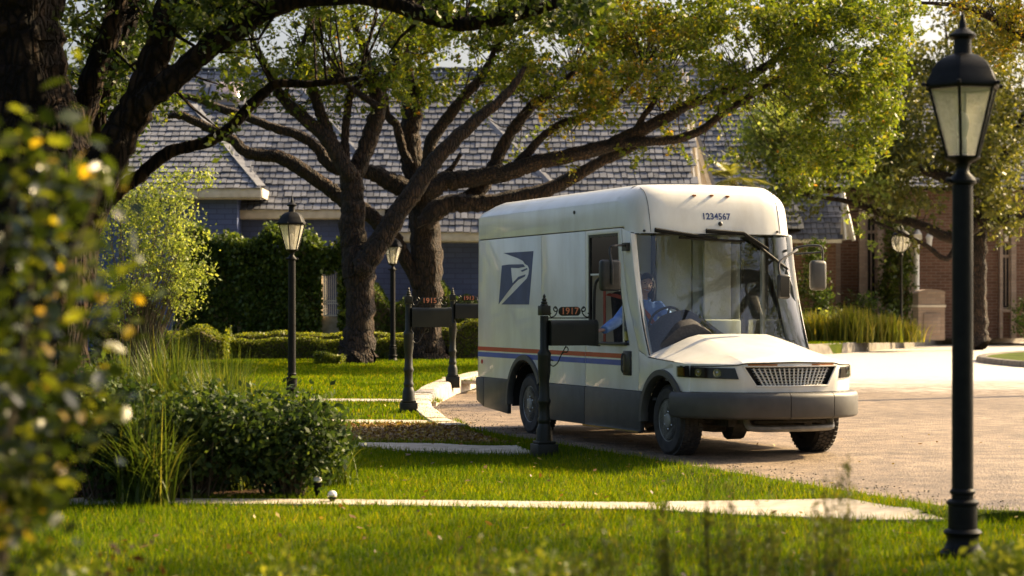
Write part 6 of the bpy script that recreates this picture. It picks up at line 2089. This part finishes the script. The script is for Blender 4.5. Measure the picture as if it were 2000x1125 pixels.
# --- overhanging branch of an off-frame tree at the top right corner
O4 = Tree('shade_tree', 'dark leaning tree at the edge of the corner plot reaching in at the top', 'tree', (12.5, 38, 0.0), 'leaf_gold')
O4.limb([(2316, 770, 60), (2310, 500, 44), (2290, 250, 38), (2250, 100, 34)], 38, 'trunk', 12)
o1 = O4.limb([(2300, 300, 30), (2180, 130, 26), (2060, 75, 22), (1985, 70, 20), (1955, 45, 17), (1910, 22, 14), (1860, 10, 10), (1800, 5, 6)], 38)
O4.sprout(o1, 0.35, 22, 0.8, leaf=(0.28, 40))
for args in ((1960, 90, 50, 25, 38, 0.8, 22), (1990, 30, 40, 40, 38, 1, 26), (1900, 0, 60, 20, 38, 0.8, 20), (2200, 0, 150, 140, 38, 2.5, 110), (2100, -160, 260, 110, 38, 3, 80)):
    O4.fill(*args, leaf=(0.3, 46))
O4.finish(0.085, 0.5)


# --- trees seen behind the houses (each its own crown)
def back_tree(label, px, py, Y, rx, ry, n, mat, size, trunk_w=26):
    t = Tree('background_tree', label, 'tree', (PX(px, Y), Y, 0.3), mat, 'trees behind the houses')
    zb = YH + (H - 0.3) / Y * F
    t.limb([(px, zb, trunk_w), (px + 3, (zb + py) / 2, trunk_w * 0.8), (px - 4, py, trunk_w * 0.4)], Y, 'trunk', 8, 3)
    for k in range(6):
        a = random.uniform(0, 6.28)
        t.limb([(px, (zb * 0.35 + py * 0.65), trunk_w * 0.45), (px + math.cos(a) * rx * 0.4, py + math.sin(a) * ry * 0.4, trunk_w * 0.28), (px + math.cos(a) * rx * 0.8, py + math.sin(a) * ry * 0.8, trunk_w * 0.12)], Y, n=6, sub=2)
    for k in range(10):
        a, r = random.uniform(0, 6.28), random.uniform(0.2, 0.75)
        t.fill(px + math.cos(a) * r * rx, py + math.sin(a) * r * ry, rx * 0.42, ry * 0.42, Y, rx / F * Y * 0.7, n // 10, leaf=(Y * 0.011, 42), maxlen=3, twigs=0.3)
    t.finish(size, 0.55)


back_tree('dense green tree closing the gap between the two houses', 1450, 330, 92, 110, 150, 150, 'leaf_olive', 0.26)
back_tree('dark green tree rising behind the brick house gable', 1620, 250, 100, 150, 190, 170, 'leaf_dark', 0.28)
back_tree('wide dark tree far behind the brick house', 1860, 220, 108, 200, 230, 220, 'leaf_olive', 0.30)
back_tree('dark tree at the far right behind the brick house', 2060, 300, 104, 140, 260, 190, 'leaf_dark', 0.30)
back_tree('tree rising behind the ridge of the taller rear roof', 1240, 60, 90, 190, 110, 140, 'leaf_oak', 0.25)
back_tree('dark tree behind the left wing of the blue house', 260, 120, 84, 180, 160, 170, 'leaf_dark', 0.25)
back_tree('dark green tree beyond the left end of the blue house', 20, 220, 80, 150, 260, 170, 'leaf_dark', 0.25)

# --- two unseen oaks added at right to shade the near lawn and left bush
def shade_oak(label, x, y, zc, rx, rz, n, seed):
    random.seed(seed)
    t = Tree('oak_tree', label, 'tree', (x, y, 0.0), 'leaf_oak', 'unseen oaks added for shade')
    def Q(p): return (1000 + F * p[0] / p[1], YH - F * (p[2] - H) / p[1])
    def lim(pts, nm='limb'):
        t_ = []
        for p in pts:
            a, b_ = Q(p); t_.append((a, b_, p[3] * 2 * F / p[1], p[1]))
        return t.limb(t_, None, nm, 10, 4)
    lim([(x, y, -0.1, 0.5), (x, y, 0.6, 0.36), (x + 0.1, y, 2.2, 0.30), (x, y, zc - 0.8, 0.25)], 'trunk')
    for k in range(9):
        a = 2 * math.pi * k / 9 + random.uniform(-0.3, 0.3)
        l = rx * random.uniform(0.6, 0.95)
        s = lim([(x, y, zc - 1.2, 0.18), (x + l * 0.45 * math.cos(a), y + l * 0.45 * math.sin(a), zc + random.uniform(-0.5, 0.4), 0.10), (x + l * math.cos(a), y + l * math.sin(a), zc + random.uniform(-0.3, rz * 0.6), 0.03)])
        t.sprout(s, 0.5, 4, 0.9, leaf=(0.45, 60))
    for _ in range(n):
        while True:
            q = Vector((random.uniform(-1, 1), random.uniform(-1, 1), random.uniform(-0.5, 1)))
            if 0.3 < q.length < 1 and math.sin(q.x * 4.2) + math.sin(q.y * 4.9 + 1) + math.sin(q.z * 4 + q.x * 2) > 0.4: break
        t.clusters.append((Vector((x + q.x * rx, y + q.y * rx, zc + q.z * rz)), 0.5, 100))
    t.finish(0.095, 0.55)


shade_oak('large unseen oak added across the road to shade the near lawn', 11.0, 16.8, 7.8, 5.6, 4.6, 320, 3)
shade_oak('slender unseen oak added across the road to shade the left bush', 11.0, 10.2, 7.4, 3.8, 3.6, 170, 11)
# ------------------------------------------------------------------ hedges, shrubs and plants
random.seed(21)


def leaf_volume(n, fn, size, aspect=0.55, up=0.6):
    return leaf_quads(np.array([fn() for _ in range(n)]), size, aspect, up)


def hedge(label, x0, x1, Y, d, h, n, size=0.05, mat='leaf_hedge', group='clipped box hedges along the house', zb=None, slope=0.0, bumpy=0.06):
    xc = (x0 + x1) / 2
    zb = zland(xc, Y) if zb is None else zb
    root = empty('hedge', (xc, Y, zb), slope, label, 'hedge', group)
    ph = [random.uniform(0, 6.28) for _ in range(6)]
    hx = (x1 - x0) / 2

    def hh(x, y): return h + bumpy * (math.sin(x * 3.1 + ph[0]) + 0.6 * math.sin(x * 7.3 + ph[1]) + 0.5 * math.sin(y * 6 + ph[2])) * 0.5
    core = MB()
    core.grid(lambda a, b: ((a - 0.5) * 2 * (hx - 0.06), (-0.5 + b) * (d - 0.12), hh((a - 0.5) * 2 * hx, 0) - 0.07), 16, 2)
    core.grid(lambda a, b: ((a - 0.5) * 2 * (hx - 0.06), -d / 2 + 0.06, (hh((a - 0.5) * 2 * hx, 0) - 0.07) * b), 16, 2)
    core.build('branches', M['stem'], root)
    q = []
    while len(q) < n:
        x, y = random.uniform(-hx, hx), random.uniform(-d / 2, d / 2)
        r = random.random()
        ht = hh(x, y)
        ex = min(1.0, (hx - abs(x)) / 0.15)
        if r < 0.45: z = ht - abs(random.gauss(0, 0.04)) - (1 - ex) * 0.1
        elif r < 0.85:
            y = -d / 2 - random.gauss(0, 0.025) + 0.03 * math.sin(x * 9 + ph[3]); z = random.uniform(0.02, ht)
        else:
            x = math.copysign(hx - random.gauss(0, 0.03), x); z = random.uniform(0.02, ht)
        q.append((x, y, z))
    np_mesh('foliage', leaf_quads(np.array(q), size, 0.55, 0.6), 4, M[mat], root)
    return root


hx = lambda px, Y: PX(px, Y)
hedge('low clipped hedge running towards the left oak trunk', hx(455, 50), hx(672, 50), 50.2, 0.6, 0.52, 9000)
hedge('low clipped hedge behind, second row under the ivy', hx(440, 52), hx(700, 52), 53.0, 0.6, 0.62, 6000)
hedge('rounded sunlit hedge at the left end under the pale shrub', hx(262, 50), hx(450, 50), 49.6, 1.0, 0.66, 9000, bumpy=0.22)
hedge('short hedge between the two oak trunks', hx(728, 50), hx(808, 50), 50.4, 0.6, 0.50, 3500)
hedge('second hedge row between the oak trunks', hx(720, 52), hx(900, 52), 53.0, 0.6, 0.62, 4500)
hedge('bushy bright hedge between the right oak and the truck', hx(862, 50), hx(960, 50), 50.6, 1.0, 0.85, 5000, bumpy=0.25)
hedge('dark bush against the blue wall behind the right oak', hx(720, 55), hx(960, 55), 56.0, 1.2, 1.55, 9000, 0.08, 'leaf_ivy', None, bumpy=0.5)
hedge('dark undergrowth below the pale airy shrub', hx(170, 46), hx(300, 46), 47, 1.4, 1.0, 5000, 0.07, 'leaf_ivy', None, bumpy=0.4)
hedge('small loose bush at the foot of the left oak', hx(615, 46), hx(668, 46), 46.2, 0.5, 0.32, 1800, 0.05, bumpy=0.12, group=None)

# ivy-covered garden wall with an iron gate
iw = empty('garden_wall', (PX(510, 55), 55, 0.31), 0, 'garden wall completely covered in dark green ivy', 'wall')
x0, x1 = PX(350, 55) - PX(510, 55), PX(628, 55) - PX(510, 55)
ztop = PZ(470, 55) - 0.31
MB().box(((x0 + x1) / 2, 0.15, ztop / 2 - 0.1), (x1 - x0, 0.3, ztop - 0.2)).build('wall_core', M['tan'], iw)
x2 = PX(662, 55) - PX(510, 55); x3 = PX(700, 55) - PX(510, 55)
MB().box(((x2 + x3) / 2, 0.15, ztop / 2 - 0.1), (x3 - x2, 0.3, ztop - 0.2)).build('wall_core', M['tan'], iw)
zl_ = PZ(522, 55) - 0.31
MB().box(((x1 + x2) / 2, 0.15, (ztop + zl_) / 2 - 0.1), (x2 - x1, 0.3, ztop - zl_ - 0.2)).build('wall_core', M['tan'], iw)
q = []
while len(q) < 26000:
    x, z = random.uniform(x0 - 0.1, x3), random.uniform(0, 1) ** 0.8 * ztop
    lump = 0.12 * math.sin(x * 2.1) + 0.1 * math.sin(x * 5.3 + z * 2) + 0.08 * math.sin(z * 6 + x)
    top = ztop + 0.15 * math.sin(x * 2.7) + 0.12 * math.sin(x * 6.1)
    if x1 + 0.02 < x < x2 - 0.02 and z < zl_: continue
    if random.random() < 0.2: z = top + random.gauss(0, 0.12); y = random.uniform(-0.3, 0.4)
    else:
        z = z * top / ztop
        y = -0.05 - abs(random.gauss(0.10, 0.09)) - 0.35 * max(0, (z / ztop - 0.75)) - lump * 0.5
    q.append((x, y, z))
np_mesh('ivy', leaf_quads(np.array(q), 0.10, 0.7, 0.2), 4, M['leaf_ivy'], iw)
gt = empty('gate', ((x1 + x2) / 2 + PX(510, 55), 55.1, 0.31), 0, 'pale iron bar gate in the ivy covered wall', 'gate')
zt = zl_ - 0.05; zb_ = PZ(618, 55) - 0.31; gw = (x2 - x1) * 0.92
for k in range(8):
    MB().tube([(-gw / 2 + gw * (k + 0.5) / 8, 0, zb_), (-gw / 2 + gw * (k + 0.5) / 8, 0, zt)], 0.010, 6).build('gate_bar', M['white'], gt)
for z in (zb_ + 0.03, zb_ + 0.35, zb_ + 0.42, zt - 0.08):
    MB().box((0, 0, z), (gw, 0.025, 0.03)).build('gate_rail', M['white'], gt)
MB().box((0, 0.3, (zb_) / 2), (gw + 0.1, 0.5, zb_)).build('gate_step', M['concrete'], gt)


def shrub(name, label, base, leafmat, size, blobs, nst, stem_h, stem_r=0.012, group=None, aspect=0.55, cat='shrub', up=0.4, per=40, sp=0.12):
    """blobs: list of (centre offset, radii, clusters)"""
    root = empty(name, base, 0, label, cat, group)
    q, st = [], MB()
    for c, r, n in blobs:
        for k in range(n):
            while True:
                d = Vector((random.uniform(-1, 1), random.uniform(-1, 1), random.uniform(-1, 1)))
                if 0.2 < d.length < 1: break
            p = Vector(c) + Vector((d.x * r[0], d.y * r[1], d.z * r[2]))
            if p.z < 0.03: p.z = 0.03 + random.random() * 0.1
            q.append(np.array(p) + rng.normal(size=(per, 3)) * sp)
            if random.random() < nst:
                b0 = Vector((random.gauss(0, 0.06) + c[0] * 0.25, random.gauss(0, 0.06) + c[1] * 0.25, -0.02))
                m = b0.lerp(p, 0.5) + Vector((random.gauss(0, 0.08), random.gauss(0, 0.08), 0.1))
                st.tube([b0, m, p], [stem_r, stem_r * 0.7, stem_r * 0.3], 4, cap=False)
    for c, r, n in blobs:
        for k in range(max(3, n // 6)):
            d = Vector((random.gauss(0, 1), random.gauss(0, 1), abs(random.gauss(0.3, 0.7)))).normalized() * random.uniform(1.0, 1.35)
            p = Vector(c) + Vector((d.x * r[0], d.y * r[1], d.z * r[2]))
            p.z = max(p.z, 0.08)
            p0_ = Vector(c) + (p - Vector(c)) * 0.55
            st.tube([p0_, p0_.lerp(p, 0.5) + Vector((0, 0, 0.02)), p], [stem_r * 0.6, stem_r * 0.45, stem_r * 0.2], 4, cap=False)
            ln = [np.array(p0_.lerp(p, random.uniform(0.2, 1.05))) for _ in range(per // 2)]
            q.append(np.array(ln) + rng.normal(size=(len(ln), 3)) * sp * 0.35)
    o = st.build('stem_work', M['stem'], root); o['kind'] = 'stuff'
    q = np.concatenate(q); q[:, 2] = np.maximum(q[:, 2], 0.01)
    np_mesh('foliage', leaf_quads(q, size, aspect, up), 4, M[leafmat], root)
    return root


def off(px, py, Y, base): return tuple(Vector(P(px, py, Y)) - Vector(base))


# pale airy shrub left of the ivy wall
bs = (PX(255, 39), 39.0, zland(PX(255, 39), 39))
k = 39 / F
shrub('airy_shrub', 'tall airy shrub with pale sunlit leaves beside the ivy wall', bs, 'leaf_lime', 0.062,
      [(off(300, 400, 39, bs), (90 * k, 0.8, 50 * k), 60), (off(250, 430, 39, bs), (70 * k, 0.8, 70 * k), 50), (off(330, 470, 39, bs), (70 * k, 0.8, 60 * k), 60), (off(280, 540, 39, bs), (100 * k, 0.9, 60 * k), 55),
       (off(350, 560, 39, bs), (50 * k, 0.7, 60 * k), 40), (off(240, 590, 39, bs), (60 * k, 0.8, 40 * k), 22), (off(390, 350, 39, bs), (35 * k, 0.3, 15 * k), 6), (off(400, 530, 39, bs), (30 * k, 0.3, 15 * k), 6), (off(330, 350, 39, bs), (40 * k, 0.4, 18 * k), 8)], 0.3, 1.5, 0.014, per=34, sp=0.10)

# dark leafy shrubs on the mulch in front
def fore_shrub(label, px, pyb, blobs, Y, size=0.055, mat='leaf_shrub', per=30, sp=0.06):
    base = (PX(px, Y), Y, zland(PX(px, Y), Y))
    kk = Y / F
    bl = [(off(a, b, Y, base), (rx * kk, dy, ry * kk), n) for a, b, rx, ry, dy, n in blobs]
    return shrub('shrub', label, base, mat, size, bl, 0.35, 0.5, 0.007, 'dark shrubs on the mulch bed', per=per, sp=sp + 0.03)


fore_shrub('bushy dark green shrub at the lawn end of the mulch bed', 560, 940, [(560, 855, 105, 75, 0.35, 110), (620, 840, 50, 60, 0.3, 40), (500, 880, 80, 60, 0.35, 60), (580, 900, 80, 45, 0.3, 40)], 17.0)
fore_shrub('dark rounded shrub in the middle of the mulch bed', 380, 950, [(390, 840, 95, 80, 0.35, 90), (350, 880, 90, 70, 0.35, 70), (450, 830, 60, 50, 0.3, 40)], 16.8)
fore_shrub('deep green shrub beside the massive oak', 200, 950, [(210, 850, 100, 90, 0.4, 90), (170, 800, 80, 80, 0.4, 60), (260, 900, 80, 60, 0.35, 60)], 16.5)


# ornamental grass clumps
def grass_clump(label, px, Y, n, h, spread, mat='tuft', width=0.012, lean=0.6, group=None, zb=None, rad=0.10, name='grass_clump'):
    base = np.array([PX(px, Y), Y, zland(PX(px, Y), Y) if zb is None else zb])
    root = empty(name, tuple(base), 0, label, 'ornamental grass', group)
    bp = rng.normal(size=(n, 3)) * rad; bp[:, 2] = 0
    ang = rng.uniform(0, 2 * math.pi, n)
    hh = h * rng.uniform(0.55, 1.1, n)
    ln = np.abs(rng.normal(0.5, 0.35, n)).clip(0.03, 1.2) * lean
    d = np.stack([np.cos(ang), np.sin(ang), np.zeros(n)], 1)
    side = np.stack([-np.sin(ang), np.cos(ang), np.zeros(n)], 1) * width / 2
    segs = 6
    rows = []
    for s in range(segs + 1):
        t = s / segs
        out = d * (ln * hh * (t ** 1.6) * spread)[:, None]
        z = hh * (t - 0.38 * ln * t ** 2.6)
        c = bp + out + np.stack([np.zeros(n), np.zeros(n), z], 1)
        w = side * (1 - t ** 2 * 0.92)
        rows.append(np.stack([c - w, c + w], 1))
    v = np.stack(rows, 1).reshape(n, -1, 3)          # n, (segs+1)*2, 3
    k = np.array([[2 * s, 2 * s + 1, 2 * s + 3, 2 * s + 2] for s in range(segs)])
    f = (np.arange(n)[:, None, None] * (2 * (segs + 1)) + k[None]).reshape(-1, 4)
    np_indexed('blades', v.reshape(-1, 3), f, M[mat], root)
    return root


M['reed'] = mat_leaf('dark_reed', [(0.0, (0.04, 0.07, 0.012)), (0.7, (0.09, 0.13, 0.02)), (1.0, (0.20, 0.20, 0.04))], 0.45)
gg = 'long arching grasses behind the shrubs'
grass_clump('tall arching dark grass behind the middle shrub', 330, 18.6, 1000, 1.35, 0.9, 'reed', 0.014, group=gg)
grass_clump('arching dark grass spilling over the rounded shrub', 430, 18.2, 900, 1.2, 1.0, 'reed', 0.014, group=gg)
grass_clump('upright dark grass beside the massive oak', 240, 18.8, 900, 1.2, 0.8, 'reed', 0.014, group=gg)
grass_clump('loose strappy plant hanging over the mulch beside the massive oak', 290, 16.3, 420, 0.85, 1.1, 'reed', 0.016, 0.9, group=gg)
grass_clump('loose strappy plant rising from the top of the middle shrub', 460, 17.6, 420, 0.95, 1.1, 'reed', 0.014, 0.9, group=gg)
grass_clump('sparse strappy plant beside the end shrub', 640, 17.9, 220, 0.6, 1.1, 'reed', 0.012, 0.9, group=gg)
gg = 'sunlit fountain grass at the far kerb'
grass_clump('large sunlit fountain grass at the far kerb', 1660, 73, 800, 1.35, 0.9, 'tuft', 0.05, group=gg, zb=0.33, rad=0.35)
grass_clump('sunlit fountain grass between the large clump and the pillar', 1722, 73.5, 600, 1.1, 0.9, 'tuft', 0.05, group=gg, zb=0.33, rad=0.3)
grass_clump('small fountain grass next to the pale pillar', 1765, 74, 420, 0.85, 0.9, 'tuft', 0.05, group=gg, zb=0.33, rad=0.25)
grass_clump('sunlit fountain grass glimpsed beside the truck mirror', 1592, 74, 500, 1.2, 0.9, 'tuft', 0.05, group=gg, zb=0.33, rad=0.3)
bs = (PX(1625, 75), 75, 0.33)
shrub('shrub', 'pale spotted shrub behind the fountain grass', bs, 'leaf_lime', 0.09, [((0, 0, 0.6), (0.7, 0.4, 0.6), 26)], 0.3, 0.6, per=24, sp=0.12)
bs = (PX(1690, 82), 82, 0.34)
shrub('shrub', 'dark rounded shrub under the arched window', bs, 'leaf_shrub', 0.12, [((0, 0, 0.8), (1.4, 0.6, 0.9), 60)], 0.2, 0.6, per=30, sp=0.16)
bs = (PX(1590, 80), 80, 0.34)
shrub('shrub', 'dark evergreen shrub by the porch of the brick house', bs, 'leaf_shrub', 0.13, [((0, 0, 1.5), (0.6, 0.5, 1.4), 60), ((0, 0, 3.2), (0.5, 0.4, 0.7), 20)], 0.2, 0.6, per=30, sp=0.16)
bs = (PX(1752, 84), 84, 0.34)
shrub('cypress', 'tall dark columnar cypress beside the white column', bs, 'leaf_dark', 0.14, [((0, 0, 2.0), (0.75, 0.6, 2.0), 110), ((0.0, 0, 4.2), (0.6, 0.5, 1.2), 50)], 0.15, 1.0, per=34, sp=0.16, cat='tree')
bs = (PX(1985, 86), 84.5, 0.34)
shrub('shrub', 'dark bush at the right end of the brick wall', bs, 'leaf_shrub', 0.13, [((0.4, 0, 0.8), (1.0, 0.5, 0.9), 50)], 0.2, 0.6, per=30, sp=0.16)

# palm-like plant between the houses
pb = (PX(1432, 66), 66, 0.33)
pr_ = empty('palm', pb, 0, 'small palm with bluish fronds between the two houses', 'palm')
MB().tube([(0, 0, 0), (0.05, 0, 2), (0, 0, PZ(352, 66) - 0.33)], [0.16, 0.13, 0.12], 10).build('trunk', M['bark'], pr_, smooth=True)
for k in range(26):
    a = random.uniform(0, 6.28); el = random.uniform(-0.2, 1.2); L = random.uniform(1.0, 1.5)
    d = Vector((math.cos(a) * math.cos(el), math.sin(a) * math.cos(el), math.sin(el)))
    o0 = Vector((0, 0, PZ(352, 66) - 0.33))
    b = MB()
    sd_ = d.cross(Vector((0, 0, 1))).normalized()
    for j in range(14):
        t = 0.25 + 0.75 * j / 13
        c = o0 + d * L * t - Vector((0, 0, 0.5 * t * t))
        for s in (-1, 1):
            tip = c + sd_ * s * 0.38 * (1.1 - abs(t - 0.55)) + d * 0.22 - Vector((0, 0, 0.12))
            b.add([c - d * 0.02, c + d * 0.02, tip], [(0, 1, 2)])
    b.tube([o0, o0 + d * L * 0.5 - Vector((0, 0, 0.12)), o0 + d * L - Vector((0, 0, 0.5))], 0.012, 4)
    b.build('frond', M['leaf_olive'], pr_)


# ------------------------------------------------------------------ blurred foreground plants
def leaf_shape():
    b = MB()
    L = 1.0
    rows = [(-0.5, 0.02), (-0.3, 0.20), (-0.05, 0.28), (0.2, 0.22), (0.38, 0.11), (0.5, 0.01)]
    for x, w in rows:
        b.v += [(x, -w, 0.06 * w / 0.28 - 0.10 * (x + 0.1) ** 2), (x, 0, -0.10 * (x + 0.1) ** 2), (x, w, 0.06 * w / 0.28 - 0.10 * (x + 0.1) ** 2)]
    for i in range(5):
        for j in range(2):
            a = i * 3 + j
            b.f.append((a, a + 3, a + 4, a + 1))
    me = bpy.data.meshes.new('leaf')
    me.from_pydata(b.v, [], b.f)
    for p in me.polygons: p.use_smooth = True
    return me


M['leaf_obj'] = mat_island('glossy_leaf', [(0.0, (0.014, 0.024, 0.004)), (0.6, (0.04, 0.055, 0.007)), (0.92, (0.16, 0.17, 0.016)), (0.96, (0.40, 0.26, 0.02)), (1.0, (0.45, 0.28, 0.02))], 0.25, 0.05, 20)
nt = M['leaf_obj'].node_tree
pb_ = nt.nodes['Principled BSDF']
pb_.inputs['Specular IOR Level'].default_value = 0.9
tl = nt.nodes.new('ShaderNodeBsdfTranslucent'); mxs = nt.nodes.new('ShaderNodeMixShader'); mxs.inputs[0].default_value = 0.45
src = pb_.inputs['Base Color'].links[0].from_socket
bst = nt.nodes.new('ShaderNodeMix'); bst.data_type = 'RGBA'; bst.blend_type = 'MULTIPLY'; bst.inputs[0].default_value = 1.0; bst.inputs[7].default_value = (2.2, 2.1, 0.9, 1)
nt.links.new(src, bst.inputs[6]); nt.links.new(bst.outputs[2], tl.inputs['Color']); nt.links.new(pb_.outputs[0], mxs.inputs[1]); nt.links.new(tl.outputs[0], mxs.inputs[2])
nt.links.new(mxs.outputs[0], nt.nodes['Material Output'].inputs['Surface'])
LEAF = leaf_shape(); LEAF.materials.append(M['leaf_obj'])


def leafy_bush(label, base, stems, leaf_px, n_obj, name='leafy_bush', group=None, per=16, spread=0.10, scale=(0.035, 0.06)):
    """stems: list of 3D polylines; leaves are separate objects up to n_obj, the rest one mesh"""
    root = empty(name, base, 0, label, 'bush', group)
    B0 = Vector(base)
    st = MB()
    pos = []
    for s in stems:
        sp = [Vector(p) for p in spline(s, 5)]
        st.tube([p - B0 for p in sp], [0.010 * (1 - 0.7 * i / len(sp)) for i in range(len(sp))], 5)
        for i, p in enumerate(sp[2:]):
            for _ in range(per):
                q = p + Vector((random.gauss(0, 1), random.gauss(0, 1), random.gauss(0, 1))) * spread
                pos.append(q)
    o = st.build('stem_work', M['stem'], root); o['kind'] = 'stuff'
    random.shuffle(pos)
    rest = MB()
    for k, q in enumerate(pos):
        s = random.uniform(*scale)
        e = Matrix.Rotation(random.uniform(0, 6.28), 4, 'Z') @ Matrix.Rotation(random.gauss(0, 0.7), 4, 'X') @ Matrix.Rotation(random.gauss(0.2, 0.5), 4, 'Y')
        m = Matrix.Translation(q - B0) @ e @ Matrix.Scale(s, 4)
        if k < n_obj:
            c = bpy.data.objects.new('leaf', LEAF); COL.objects.link(c)
            c.parent = root; c.matrix_local = m
        else:
            rest.add([m @ v.co for v in LEAF.vertices], [tuple(p.vertices) for p in LEAF.polygons])
    if rest.f:
        o = rest.build('leaf_mass', M['leaf_obj'], root, smooth=True); o['kind'] = 'stuff'
    return root


def pl(*pts): return [P(*p) for p in pts]


YN = 5.6
base = (PX(-40, YN), YN, 0.0)
stems = [
    [(PX(-40, YN), YN, 0.0)] + pl((0, 1000, YN), (30, 800, YN), (60, 560, YN), (90, 380, YN), (100, 260, YN)),
    [(PX(-40, YN), YN, 0.0)] + pl((10, 900, 5.4), (60, 700, 5.3), (110, 560, 5.3), (170, 430, 5.3), (200, 350, 5.3)),
    [(PX(-40, YN), YN, 0.0)] + pl((-20, 950, 5.8), (60, 800, 5.8), (130, 700, 5.8), (190, 620, 5.8), (240, 560, 5.8)),
    [(PX(-40, YN), YN, 0.0)] + pl((20, 1000, 5.6), (70, 930, 5.6), (110, 860, 5.6), (160, 790, 5.6), (205, 760, 5.6)),
    [(PX(-40, YN), YN, 0.0)] + pl((-40, 800, 5.5), (-20, 600, 5.5), (20, 430, 5.5), (30, 300, 5.5)),
    [(PX(-40, YN), YN, 0.0)] + pl((0, 1080, 5.3), (40, 1040, 5.3), (50, 980, 5.3), (60, 900, 5.3)),
]
leafy_bush('blurred leafy bush with glossy leaves close to the path at the left', base, stems, 30, 300, per=8, spread=0.062, scale=(0.04, 0.078))

# low plants along the very front edge
def front_plant(label, px, pyt, Y, n, sx, h0=0.0, mat='leaf_hedge', size=0.035, name='front_shrub'):
    base = (PX(px, Y), Y, 0.0)
    zt = PZ(pyt, Y)
    return shrub(name, label, base, mat, size, [((0, 0, zt * 0.55), (sx, 0.25, zt * 0.45), n)], 0.4, zt, 0.006, 'low plants along the front edge', per=34, sp=0.045)


front_plant('low yellow green shrub at the front edge before the lamp post', 1940, 1062, 8.2, 60, 0.30)
front_plant('low yellow green shrub mound opposite the mailbox path', 1060, 1078, 8.0, 56, 0.26)
front_plant('low yellow green shrub mound before the two garden lights', 575, 1078, 8.0, 46, 0.20)
front_plant('pale low shrub under the tall blurred bush', 150, 1085, 7.6, 40, 0.22)
front_plant('dark red leaved plant at the front edge of the lawn', 262, 1045, 7.4, 18, 0.11, mat='leaf_red', size=0.03)
gg = 'thin feathery stalks at the front edge'
SL_ = ['sparse feathery stalks between the mailbox and the truck wheel', 'feathery stalks in front of the truck front wheel', 'tall feathery stalks before the corner of the lawn', 'bushy feathery stalks before the bright concrete apron',
       'dense feathery stalks at the middle of the concrete apron', 'single tall thin stalk before the road end of the apron', 'short feathery stalks beside the yellow green mound']
for i, (px, top, w) in enumerate(((1180, 1010, 0.05), (1300, 985, 0.05), (1400, 930, 0.05), (1470, 990, 0.06), (1545, 1000, 0.06), (1630, 905, 0.03), (930, 1050, 0.05))):
    Y = 7.4 + 0.12 * i
    base = (PX(px, Y), Y, 0.0)
    zt = PZ(top, Y)
    root = empty('stalk_plant', base, 0, SL_[i], 'plant', gg)
    b = MB(); q = []
    for k in range(15):
        x = random.gauss(0, w * 1.2)
        hh = zt * random.uniform(0.75, 1.05)
        b.tube([(x * 0.4, random.gauss(0, 0.03), 0), (x * 0.8, 0, hh * 0.5), (x + random.gauss(0, 0.02), 0, hh)], [0.003, 0.0025, 0.0012], 4)
        for j in range(34):
            t = random.uniform(0.35, 1.0)
            q.append((x * (0.6 + 0.4 * t) + random.gauss(0, 0.010), random.gauss(0, 0.012), hh * t))
    o = b.build('stalk_work', M['tuft'], root); o['kind'] = 'stuff'
    np_mesh('leaflets', leaf_quads(np.array(q), 0.026, 0.4, 0.2), 4, M['leaf_olive'], root, kind='stuff')

# ------------------------------------------------------------------ fallen leaves and grit
M['fallen'] = mat_leaf('fallen_leaves', [(0.0, (0.10, 0.05, 0.02)), (0.6, (0.22, 0.13, 0.04)), (1.0, (0.40, 0.30, 0.06))], 0.25)
y = np.sqrt(rng.uniform(11.0 ** 2, 30.0 ** 2, 900)); x = y * rng.uniform(-0.26, 0.26, 900)
xe = np.interp(y, [e[0] for e in EDGE], [e[1] for e in EDGE])
z = np.array([zland(a, b) if a < e else zroad(b) for a, b, e in zip(x, y, xe)])
keep = (x < xe + 0.5) | (rng.random(900) < 0.12)
c = np.stack([x, y, z + np.where(x < xe, 0.05, 0.012)], 1)[keep]
tag(np_mesh('fallen_leaves', leaf_quads(c, 0.045, 0.6, 2.5), 4, M['fallen'], kind='stuff'), 'dry fallen leaves scattered over lawn and road', 'leaves')
bed = SHEETS[3]
bx = rng.uniform(min(q[0] for q in bed), max(q[0] for q in bed), 4000); by = rng.uniform(min(q[1] for q in bed), max(q[1] for q in bed), 4000)
k = inside(bed, bx, by)
bx, by = bx[k], by[k]
c = np.stack([bx, by, np.array([zland(a, b) for a, b in zip(bx, by)]) + 0.03], 1)
tag(np_mesh('leaf_litter', leaf_quads(c, 0.05, 0.6, 1.5), 4, M['fallen'], kind='stuff'), 'brown leaf litter covering the bare bed', 'leaves')
# loose grit along the road edge
n = 1300
y = rng.uniform(15.0, 34, n); xe = np.interp(y, [e[0] for e in EDGE], [e[1] for e in EDGE])
x = xe + np.abs(rng.normal(0, 0.35, n)) + 0.03
r = rng.uniform(0.004, 0.012, n)
base = np.array([(1, 0, 0), (-1, 0, 0), (0, 1, 0), (0, -1, 0), (0, 0, 0.7), (0, 0, -0.7)], float)
fc = np.array([(0, 2, 4), (2, 1, 4), (1, 3, 4), (3, 0, 4), (2, 0, 5), (1, 2, 5), (3, 1, 5), (0, 3, 5)])
v = base[None] * r[:, None, None] * rng.uniform(0.7, 1.3, (n, 6, 1))
v += np.stack([x, y, np.interp(y, [q[0] for q in ZR], [q[1] for q in ZR]) + r * 0.4], 1)[:, None]
f = (np.arange(n)[:, None, None] * 6 + fc[None]).reshape(-1, 3)
tag(np_indexed('grit', v.reshape(-1, 3), f, M['kerbgrey'], kind='stuff'), 'loose grit lying along the edge of the road', 'gravel')
